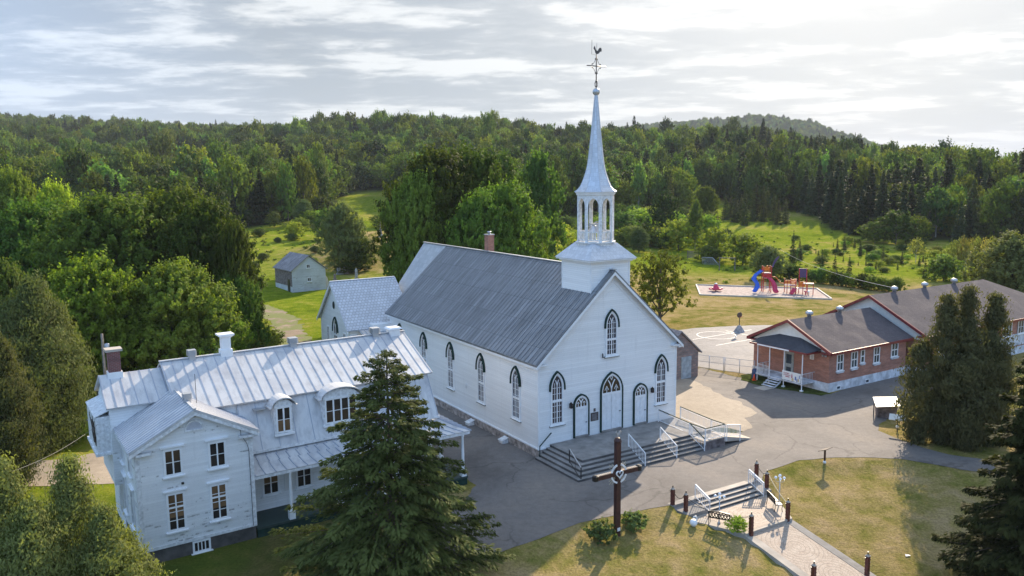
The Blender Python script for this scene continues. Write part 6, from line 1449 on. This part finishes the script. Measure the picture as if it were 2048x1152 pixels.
hp_ = lambda z: float(np.interp(z, [0, .1, .22, .38, .52, .66, .80, .90, 1], [.40, .44, .43, .37, .27, .215, .145, .085, .012]))
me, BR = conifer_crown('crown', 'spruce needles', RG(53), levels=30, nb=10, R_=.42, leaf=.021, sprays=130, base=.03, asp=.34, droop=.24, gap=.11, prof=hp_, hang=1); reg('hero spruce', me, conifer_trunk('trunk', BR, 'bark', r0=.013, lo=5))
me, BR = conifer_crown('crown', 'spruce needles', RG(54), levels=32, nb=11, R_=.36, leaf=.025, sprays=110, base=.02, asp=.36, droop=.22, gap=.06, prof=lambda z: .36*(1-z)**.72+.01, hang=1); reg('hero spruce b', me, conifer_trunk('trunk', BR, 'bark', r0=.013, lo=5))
def reg_cedar(key, rng, peaks, n, leaf, mat_='cedar leaves', **k):
    mb = MB()
    for (x, y, h, r) in peaks: mb.tube([(x*.3, y*.3, -.03), (x*.8, y*.8, h*.45), (x, y, h*.92)], [.022, .014, .003], 7)
    me = bpy.data.meshes.new('trunk'); me.from_pydata(mb.v, [], mb.f); me.materials.append(MATS['bark']); reg(key, cedar_crown('crown', mat_, rng, peaks, n, leaf, **k), me)
reg_cedar('right cedar', RG(60), [(-.13, 0, .95, .16), (.07, .03, 1.0, .15), (.23, -.04, .95, .13), (-.28, .05, .66, .15), (-.05, -.14, .74, .22), (.16, -.1, .70, .22), (.33, .05, .62, .13)], 100000, .024, base=.05, belly=.42, low=.12, mat_='brown cedar leaves')
reg_cedar('left cedar', RG(61), [(0, 0, 1, .33), (.12, .1, .86, .26), (-.16, -.05, .88, .27)], 100000, .021, base=.10, belly=.35, low=.6)
reg_cedar('front cedar', RG(62), [(-.20, 0, 1, .27), (.16, .06, .96, .24), (.36, -.1, .72, .22), (0, -.2, .82, .28), (-.40, .1, .9, .22), (.45, .1, .5, .2)], 150000, .021, base=.0, belly=.35, low=.7)

NT_ = {'n': 0}
def put_tree(kind, x, y, h, w_, label, cat='tree', name='tree', rz=None, group=None, sink=.0, z=None, parts=('trunk', 'crown')):
    cr, tk = PROTO[kind]; i = NT_['n']; NT_['n'] += 1
    o = bpy.data.objects.new(name, None); col.objects.link(o); zz_ = hz(x, y) if z is None else z
    o.location = (x, y, zz_-sink); o.rotation_euler = (0, 0, (i*2.399) % 6.283 if rz is None else rz); o.scale = (w_, w_, h+sink)
    tag(o, label, cat, group)
    for nm, me in ((parts[0], tk), (parts[1], cr)):
        c_ = bpy.data.objects.new(nm, me); col.objects.link(c_); c_.parent = o
    return o
def ray_at(u, v, D):
    d = Fv+Rv*((u-1024)/FPX)-Uv*((v-576)/FPX); return Vector((0, 0, CAM_H))+d*(D/d.y)
def tree_d(kind, u, D, vtop, wpx, label, **k):       # top of the crown seen at (u, vtop), D metres ahead
    p = ray_at(u, vtop, D); h = p.z-hz(p.x, p.y); wd = wpx*p.length/FPX if False else wpx*D/FPX; return put_tree(kind, p.x, p.y, h, wd, label, **k)
def tree_b(kind, u, vb, vtop, wpx, label, **k):      # base seen at (u, vb)
    b_ = pix(u, vb); return tree_d(kind, u, b_.y, vtop, wpx, label, **k)
# --- trees round the houses
p = ray_at(772, 690, 37.0); h = p.z-hz(p.x, p.y); hero = put_tree('hero spruce', p.x, p.y, h, 13.2, 'broad dark green spruce in front of the white house', name='spruce_tree', rz=.6)
put_tree('hero spruce b', 26.0, 37.6, 15.5, 13.2, 'dark spruce cut off by the right edge of the picture, on the lower lawn', name='spruce_tree', rz=2.0)
put_tree('hero spruce b', 37.2, 46.0, 12.5, 9.5, 'spruce at the right edge behind the cut off one, beyond the side road', name='spruce_tree', rz=4.0)
tree_d('right cedar', 1930, 57.5, 574, 285, 'tall many topped brownish cedar in front of the school', name='cedar_tree', rz=.2)
tree_d('left cedar', 62, 57.5, 560, 262, 'large dark rounded cedar behind the driveway at the left edge', name='cedar_tree', rz=.5)
tree_d('left cedar', -40, 49.5, 640, 250, 'dark cedar partly outside the left edge of the picture', name='cedar_tree', rz=2.5)
tree_d('front cedar', 68, 32.5, 912, 345, 'spreading olive green cedar in the bottom left corner', name='cedar_tree', rz=.3)
L_ = [('maple0', 220, 88, 385, 290, 'biggest maple with a broad crown above the left cedar'), ('maple0', 345, 94, 372, 250, 'tall maple in the middle of the left grove'), ('maple1', 405, 88, 398, 215, 'dark maple at the right side of the left grove'),
      ('maple0', 462, 84, 440, 100, 'maple with upright branches at the edge of the field'), ('maple1', 60, 92, 400, 250, 'broad green maple at the left edge of the grove'), ('bright maple', 108, 118, 360, 120, 'rounded bright yellow green maple at the left, above the grove'),
      ('maple1', 20, 120, 335, 130, 'tall green tree at the left edge behind the bright maple'), ('bright maple', 175, 71, 508, 250, 'light green maple with reaching branches beside the utility pole'), ('maple1', 350, 74, 520, 240, 'leafy maple right behind the house chimneys'),
      ('bright maple', 425, 76, 600, 150, 'low bright tree above the roof of the white house'), ('maple0', 468, 82, 545, 115, 'green tree next to the field edge behind the house roof'), ('maple0', 265, 76, 560, 210, 'dark tree filling the gap behind the chimney'), ('dark maple', 8, 72, 520, 170, 'dark tree above the left cedar at the picture edge'), ('dark maple', 120, 70, 600, 160, 'dark shaded tree between the left cedar and the light maple'),
      ('bush0', 500, 86, 652, 90, 'leafy shrub at the foot of the grove, left of the dirt track'), ('bush1', 535, 92, 655, 60, 'bright low shrub beside the dirt track'), ('bush0', 420, 70, 690, 120, 'low shrub directly behind the roof vents of the house')]
for k, u, D, vt, wp, lb in L_: tree_d(k, u, D, vt, wp, lb, name='shrub' if 'bush' in k else 'maple_tree', cat='shrub' if 'bush' in k else 'tree')
L_ = [('maple1', 875, 112, 294, 250, 'big dark maple behind the rear end of the church roof'), ('maple0', 945, 118, 292, 220, 'broad maple behind the red church chimney'), ('maple0', 1005, 108, 362, 190, 'brighter maple right of the church chimney'),
      ('maple1', 958, 104, 380, 170, 'maple in front of the broad one, close to the church roof'), ('aspen', 1078, 135, 298, 150, 'pale tall tree left of the steeple'), ('aspen', 1010, 150, 302, 120, 'pale tree behind the maples left of the steeple'), ('maple1', 830, 106, 345, 150, 'dark shaded tree at the left end of the church grove'), ('maple1', 1055, 118, 420, 100, 'small maple under the pale tree left of the steeple')]
for k, u, D, vt, wp, lb in L_: tree_d(k, u, D, vt, wp, lb, name='maple_tree' if 'maple' in k else 'aspen_tree')
tree_b('open maple', 1322, 655, 497, 150, 'light open maple beside the right slope of the church roof', name='maple_tree', rz=1.0)
L_ = [  # u, v base, v top, width, kind, label
 ('willow', 680, 536, 402, 105, 'large rounded pale green bush tree behind the barn', 'tree'), ('bush0', 722, 538, 470, 60, 'dark leafy shrub at the right foot of the big bush tree', 'shrub'), ('bush0', 655, 478, 412, 55, 'dark green bush left of the big bush tree', 'shrub'), ('willow', 606, 448, 398, 48, 'small round pale bush in the field', 'shrub'),
 ('bush1', 588, 480, 442, 38, 'bright little bush in the field above the barn', 'shrub'), ('bush0', 640, 440, 388, 60, 'bush at the edge of the upper field', 'shrub'), ('bush1', 765, 455, 428, 50, 'bright scrub left of the dark church trees', 'shrub'), ('bush0', 700, 545, 520, 60, 'low bushes behind the gravestones', 'shrub'),
 ('bush0', 1130, 458, 430, 40, 'small round bush left of the belfry', 'shrub'), ('bush1', 1102, 510, 440, 80, 'bright bush between the church roof and the belfry', 'shrub'), ('bush0', 1075, 520, 470, 60, 'dark low bush behind the church roof', 'shrub'), ('bush0', 1150, 505, 465, 40, 'small bush at the left foot of the belfry', 'shrub'),
 ('bush0', 1245, 470, 420, 62, 'wide round bush right of the belfry', 'shrub'), ('bush1', 1280, 462, 415, 66, 'bright round bush right of the steeple', 'shrub'), ('willow', 1278, 505, 453, 52, 'pale ball shaped bush right of the belfry', 'shrub'), ('far1', 1330, 480, 380, 70, 'dark tree among the bushes beyond the school field', 'tree'), ('bush1', 1358, 500, 436, 75, 'green bush at the far edge of the school field', 'shrub'), ('spruce', 1342, 425, 345, 50, 'dark spruce standing above the bushes', 'tree'),
 ('aspen', 1392, 500, 398, 40, 'slender pale tree at the field edge', 'tree'), ('bright maple', 1412, 440, 372, 60, 'small bright tree at the mouth of the upper clearing', 'tree'), ('bush1', 1432, 520, 452, 60, 'bright bush behind the swing frame', 'shrub'), ('bush1', 1487, 530, 463, 72, 'round bright green tree behind the playground', 'tree'), ('willow', 1538, 560, 490, 80, 'pale grey green bush tree behind the slides', 'tree'),
 ('bush0', 1420, 525, 488, 60, 'low bush behind the goal frame', 'shrub'), ('spruce', 1588, 528, 458, 38, 'dark spruce at the left end of the meadow', 'tree'), ('spruce', 1602, 520, 488, 26, 'small spruce beside the dark one at the meadow edge', 'tree'),
 ('spruce', 1645, 552, 498, 30, 'small dark spruce in the meadow, first of the row of three', 'tree'), ('spruce', 1671, 552, 503, 28, 'small dark spruce in the meadow, middle of the row of three', 'tree'), ('spruce', 1700, 556, 508, 32, 'small dark spruce in the meadow, last of the row of three', 'tree'),
 ('spruce', 1722, 512, 478, 22, 'young spruce farther up the meadow, left', 'tree'), ('spruce', 1768, 520, 482, 20, 'slim young spruce farther up the meadow', 'tree'), ('spruce', 1805, 528, 500, 20, 'tiny spruce near the middle of the upper meadow', 'tree'), ('young', 1834, 525, 474, 42, 'thin yellowish young tree alone in the meadow', 'tree'),
 ('spruce', 1852, 556, 512, 22, 'narrow dark spruce left of the dark thicket', 'tree'), ('bush0', 1890, 562, 508, 66, 'dark thicket above the school roof', 'shrub'), ('spruce', 1690, 500, 470, 22, 'young spruce at the back of the meadow', 'tree'), ('bush1', 1698, 490, 472, 26, 'small bright bush at the back of the meadow', 'shrub'),
 ('far2', 1795, 488, 418, 90, 'round sunlit tree, largest of the three against the dark forest', 'tree'), ('far2', 1752, 486, 442, 74, 'round sunlit tree, left of the three against the dark forest', 'tree'), ('far2', 1836, 486, 430, 60, 'round sunlit tree, right of the three against the dark forest', 'tree'),
 ('willow', 2032, 640, 462, 190, 'big pale willow behind the school roof at the right edge', 'tree'), ('bush0', 1985, 568, 520, 60, 'bush between the thin trees and the willow', 'shrub')]
for k, u, vb, vt, wp, lb, ct in L_:
    tree_b(k, u, vb, vt, wp, lb, cat=ct, name='shrub' if ct == 'shrub' else ('spruce_tree' if k == 'spruce' else 'broadleaf_tree'))
for i in range(10):
    u = 1908+i*9+(i % 3)*2; tree_b('young', u, 545+(i % 4)*3, 478-(i % 3)*4, 30, 'thin young tree with yellowish leaves in the row above the school roof', name='young_tree', group='row of thin young trees')
for i in range(15):
    t_ = i/14; u = 1562+232*t_; tree_b('bush0' if i % 3 else 'bush1', u, 556+30*t_, 530+30*t_-(i*7 % 9), 34, 'leafy bush of the hedge between playground and meadow', name='hedge_bush', cat='shrub', group='bushes of the meadow hedge')
rr_ = random.Random(77)
for i in range(12):
    tree_b('spruce', 1450+i*11+rr_.uniform(-3, 3), 438+rr_.uniform(-4, 14), 368+abs(i-6)*4+rr_.uniform(-6, 10), 44, 'dark spruce of the small plantation in the clearing right of the steeple', name='spruce_tree', group='spruces of the small plantation')
for i in range(26):
    u = 1235+rr_.random()*235; vb = 447+rr_.random()*46+(u-1235)*.05; hh = rr_.uniform(22, 48); tree_b(('bush0', 'bush1', 'far1', 'bush0')[i % 4], u, vb, vb-hh, hh*rr_.uniform(1.0, 1.5), 'leafy bush in the thicket between the school field and the forest', name='thicket_bush', cat='shrub', group='bushes of the thicket behind the field')
for i in range(14):
    u = 1080+rr_.random()*130 if i % 2 else 470+rr_.random()*170; vb = (452 if i % 2 else 446)+rr_.random()*14; hh = rr_.uniform(18, 36); tree_b(('bush0', 'far1', 'bush1')[i % 3], u, vb, vb-hh, hh*rr_.uniform(1.0, 1.5), 'round bush at the foot of the far forest', name='edge_bush', cat='shrub', group='bushes at the foot of the far forest')
for i in range(60):
    t_ = rr_.random(); u = 1575+t_*330; vb = 478+rr_.random()*62+t_*14; hh = rr_.uniform(6, 17); tree_b(('bush1', 'spruce', 'bush0')[i % 3], u, vb, vb-hh*(1.5 if i % 3 == 1 else 1), hh*(1.0 if i % 3 == 1 else 1.7), ('low round bush scattered in the bright meadow', 'knee high young spruce scattered in the bright meadow')[i % 3 == 1], name='meadow_sapling' if i % 3 == 1 else 'meadow_bush', cat='tree' if i % 3 == 1 else 'shrub', group=('bushes scattered in the meadow', 'saplings scattered in the meadow')[i % 3 == 1])
for i in range(18):
    u = 500+rr_.random()*190; vb = 452+rr_.random()*75; hh = rr_.uniform(6, 18); tree_b(('bush1', 'bush0', 'willow')[i % 3], u, vb, vb-hh, hh*1.7, 'rough little bush in the field around the barn', name='field_bush', cat='shrub', group='rough bushes in the barn field')
# shrubs near the cross and plaza
X = pix(1200, 1084); put_tree('pale shrub', X.x, X.y, 1.3, 1.35, 'white tipped round shrub left of the tall wooden cross', name='shrub', cat='shrub', parts=('stem', 'crown'))
X = pix(1269, 1062); put_tree('pale shrub', X.x, X.y, 1.25, 1.3, 'round shrub right of the tall wooden cross', name='shrub', cat='shrub', parts=('stem', 'crown'))
x, y = ch_world(3.75, -15.15); put_tree('bush1', x, y, .95, 1.15, 'bright leafy shrub next to the timber post at the end of the plaza', name='shrub', cat='shrub', z=PZ-.05, parts=('stem', 'crown'))

# --- the forest: the nearest trees are things, the rest is one mass
rng = RG(5)
def forest_points():
    out = []
    def grid(d0, d1, sp):
        xs = np.arange(-d1*.75, d1*.75, sp); ys = np.arange(d0*.6, d1, sp); X, Y = np.meshgrid(xs, ys); X = X.ravel()+rng.uniform(-.45, .45, X.size)*sp; Y = Y.ravel()+rng.uniform(-.45, .45, Y.size)*sp
        D = np.hypot(X, Y); k = (D >= d0) & (D < d1) & (np.abs(X) < Y*.98+80); X, Y = X[k], Y[k]; Z = height(X, Y); w_ = is_wood(X, Y, Z); return np.stack([X[w_], Y[w_], Z[w_]], 1)
    out.append(grid(150, 420, 7.6)); out.append(grid(420, 760, 8.8)); out.append(grid(760, 1500, 12.0))
    P = np.concatenate(out); hx, hy = 2500*math.sin(R(17.0)), 2500*math.cos(R(17.0))
    X = rng.uniform(-800, 1000, 9000); Y = rng.uniform(-700, 150, 9000); a = R(17.0); wx = hx+X*math.cos(a)+Y*math.sin(a); wy = hy-X*math.sin(a)+Y*math.cos(a); wz = height(wx, wy); k = (wz > 55)
    return np.concatenate([P, np.stack([wx[k], wy[k], wz[k]], 1)])
FP = forest_points()
D = np.hypot(FP[:, 0], FP[:, 1]); n = len(FP)
mixn = vnoise(FP[:, 0], FP[:, 1], 55, 7)*.6+vnoise(FP[:, 0], FP[:, 1], 20, 9)*.4
u_, v_ = proj_np(FP[:, 0], FP[:, 1], FP[:, 2])
con = np.clip((u_-1350)/350, 0, .40)*(D < 560)*np.clip((2050-u_)/250, .35, 1)+.13     # more spruce towards the right
r1 = rng.random(n); kind = np.where(mixn+.25*(r1-.5) < .26+con*.42, 5+(rng.random(n) < .4), np.where(rng.random(n) < .30, 3+(rng.random(n) < .5), np.where(rng.random(n) < .42, 2, (rng.random(n) < .5).astype(int))))
kind = kind.astype(int); KN = ['far0', 'far1', 'far2', 'far3', 'far4', 'farspruce0', 'farspruce1']
hgt = rng.uniform(11, 18, n)*np.where(kind >= 5, 1.05, 1)*np.where(D < 260, .8, 1)*np.where(rng.random(n) < .05, 1.25, 1); hgt = hgt*np.where((kind >= 5) & (u_ > 1200), 1.08, 1)*(.85+.45*vnoise(FP[:, 0], FP[:, 1], 32, 21)); wid = np.where(kind >= 5, hgt*rng.uniform(.85, 1.15, n), rng.uniform(8.0, 13, n)*np.where(rng.random(n) < .3, 1.45, 1)*np.where(D > 1400, 1.2, 1)); hgt = np.where((kind < 3) & (wid > 13), hgt*1.15, hgt)
order = np.argsort(D/hgt); 
LB = {0: ('green broadleaf tree at the front of the far forest', 'broadleaf_tree'), 1: ('dark green broadleaf tree at the front of the far forest', 'broadleaf_tree'), 2: ('light green maple at the front of the far forest', 'maple_tree'), 3: ('pale slender aspen at the front of the far forest', 'aspen_tree'), 4: ('pale broad aspen at the front of the far forest', 'aspen_tree'), 5: ('narrow dark spruce at the front of the far forest', 'spruce_tree'), 6: ('broad dark spruce at the front of the far forest', 'spruce_tree')}
GP = {0: 'green broadleaf trees of the forest edge', 1: 'dark broadleaf trees of the forest edge', 2: 'light maples of the forest edge', 3: 'slender aspens of the forest edge', 4: 'broad aspens of the forest edge', 5: 'narrow spruces of the forest edge', 6: 'broad spruces of the forest edge'}
inview = (u_ > -20) & (u_ < 2070)
order = order[inview[order]]
NIND = 160; single = set(order[:NIND].tolist())
for i in order[:NIND]:
    k = int(kind[i]); put_tree(KN[k], float(FP[i, 0]), float(FP[i, 1]), float(hgt[i]), float(wid[i]), LB[k][0], name=LB[k][1], group=GP[k], rz=float(rng.uniform(0, 6.28)))
rest = np.array([i for i in range(n) if i not in single])
def scatter(name, P, kinds, S, protos, kindtag='stuff'):
    me = bpy.data.meshes.new(name); me.vertices.add(len(P)); me.vertices.foreach_set('co', P.astype(np.float32).ravel())
    for nm, a, ty in (('k', kinds, 'INT'), ('rz', RG(3).uniform(0, 6.28, len(P)), 'FLOAT')):
        at_ = me.attributes.new(nm, ty, 'POINT'); at_.data.foreach_set('value', a.astype(np.int32 if ty == 'INT' else np.float32))
    at_ = me.attributes.new('sc', 'FLOAT_VECTOR', 'POINT'); at_.data.foreach_set('vector', S.astype(np.float32).ravel())
    o = bpy.data.objects.new(name, me); col.objects.link(o); tag(o, kind=kindtag)
    ng = bpy.data.node_groups.new(name, 'GeometryNodeTree'); ng.interface.new_socket('Geometry', in_out='INPUT', socket_type='NodeSocketGeometry'); ng.interface.new_socket('Geometry', in_out='OUTPUT', socket_type='NodeSocketGeometry')
    N_ = ng.nodes; Lk = ng.links; gi = N_.new('NodeGroupInput'); go = N_.new('NodeGroupOutput'); jn = N_.new('GeometryNodeJoinGeometry')
    def attr(nm, ty): q = N_.new('GeometryNodeInputNamedAttribute'); q.data_type = ty; q.inputs['Name'].default_value = nm; return next(s_ for s_ in q.outputs if s_.name == 'Attribute' and s_.enabled)
    ak = attr('k', 'INT'); ar = attr('rz', 'FLOAT'); asc = attr('sc', 'FLOAT_VECTOR'); cx = N_.new('ShaderNodeCombineXYZ'); Lk.new(ar, cx.inputs[2]); e2r = N_.new('FunctionNodeEulerToRotation'); Lk.new(cx.outputs[0], e2r.inputs[0])
    for ki, po in protos.items():
        cmp_ = N_.new('FunctionNodeCompare'); cmp_.data_type = 'INT'; cmp_.operation = 'EQUAL'; ii = [s_ for s_ in cmp_.inputs if s_.type == 'INT']; Lk.new(ak, ii[0]); ii[1].default_value = ki
        oi = N_.new('GeometryNodeObjectInfo'); oi.transform_space = 'ORIGINAL'; oi.inputs['Object'].default_value = po; oi.inputs['As Instance'].default_value = True
        ip = N_.new('GeometryNodeInstanceOnPoints'); Lk.new(gi.outputs[0], ip.inputs['Points']); Lk.new(cmp_.outputs[0], ip.inputs['Selection']); Lk.new(oi.outputs['Geometry'], ip.inputs['Instance']); Lk.new(e2r.outputs[0], ip.inputs['Rotation']); Lk.new(asc, ip.inputs['Scale']); Lk.new(ip.outputs[0], jn.inputs[0])
    Lk.new(jn.outputs[0], go.inputs[0]); md = o.modifiers.new('scatter', 'NODES'); md.node_group = ng; return o
first = {}
for o in bpy.data.objects:
    if o.type == 'MESH' and o.parent:
        for ki, nm in enumerate(KN):
            if o.data == PROTO[nm][0] and ki not in first: first[ki] = o
scatter('forest', FP[rest]-np.array([0, 0, .4]), kind[rest], np.stack([wid[rest], wid[rest], hgt[rest]], 1), first)
# rough grass tussocks and weeds of the meadow, one uncountable mass
def tuft_mesh():
    rg = RG(8); n = 42; a = rg.uniform(0, 6.28, n); r = rg.uniform(0, .45, n); P = np.stack([r*np.cos(a), r*np.sin(a), rg.uniform(.1, .55, n)], 1); V, F = leaves(P, np.stack([np.cos(a), np.sin(a), .3+0*a], 1), .6, rg, .16, np.tile([0, 0, 1.0], (n, 1)), .4); return mesh_np('tuft', V, F, 'far bright leaves', rg.random(n))
tm = bpy.data.objects.new('meadow_weeds', tuft_mesh()); col.objects.link(tm); tag(tm, kind='stuff'); wx_, wy_ = pix(1760, 505).xy; tm.location = (wx_, wy_, hz(wx_, wy_))
rg = RG(12); Xs = []; 
for cx_, cy_, sx_, sy_, nn in ((85, 190, 45, 40, 500), (-75, 190, 40, 45, 500), (60, 152, 16, 10, 200), (-55, 120, 12, 20, 260)):
    X = rg.normal(cx_, sx_*.6, nn); Y = rg.normal(cy_, sy_*.6, nn); Z = height(X, Y)-.15; k = ~is_wood(X, Y, Z) & (np.hypot(X, Y) > 95) & (vnoise(X, Y, 9, 3) > .42) & ~((X > -55) & (X < 58) & (Y < 148)); Xs.append(np.stack([X[k], Y[k], Z[k]], 1))
TP = np.concatenate(Xs); s_ = rg.uniform(.5, 1.2, len(TP)); scatter('meadow_scrub', TP, np.zeros(len(TP)), np.stack([s_*1.8, s_*1.8, s_*.8], 1), {0: tm})

# ================================================================ haze in the valley air
mb = MB(); mb.box(-6500, 6500, -400, 8000, -12, 330)
hm = bpy.data.materials.new('haze'); hm.use_nodes = True; hm.node_tree.nodes.clear(); t = NT(hm.node_tree)
pv = t.add('ShaderNodeVolumePrincipled'); pv.inputs['Color'].default_value = (.86, .92, 1, 1); pv.inputs['Density'].default_value = .00009; pv.inputs['Anisotropy'].default_value = 0
o_ = t.add('ShaderNodeOutputMaterial'); t.l.new(pv.outputs[0], o_.inputs['Volume']); MATS['haze'] = hm
tag(mb.build('haze', 'haze'), kind='stuff')
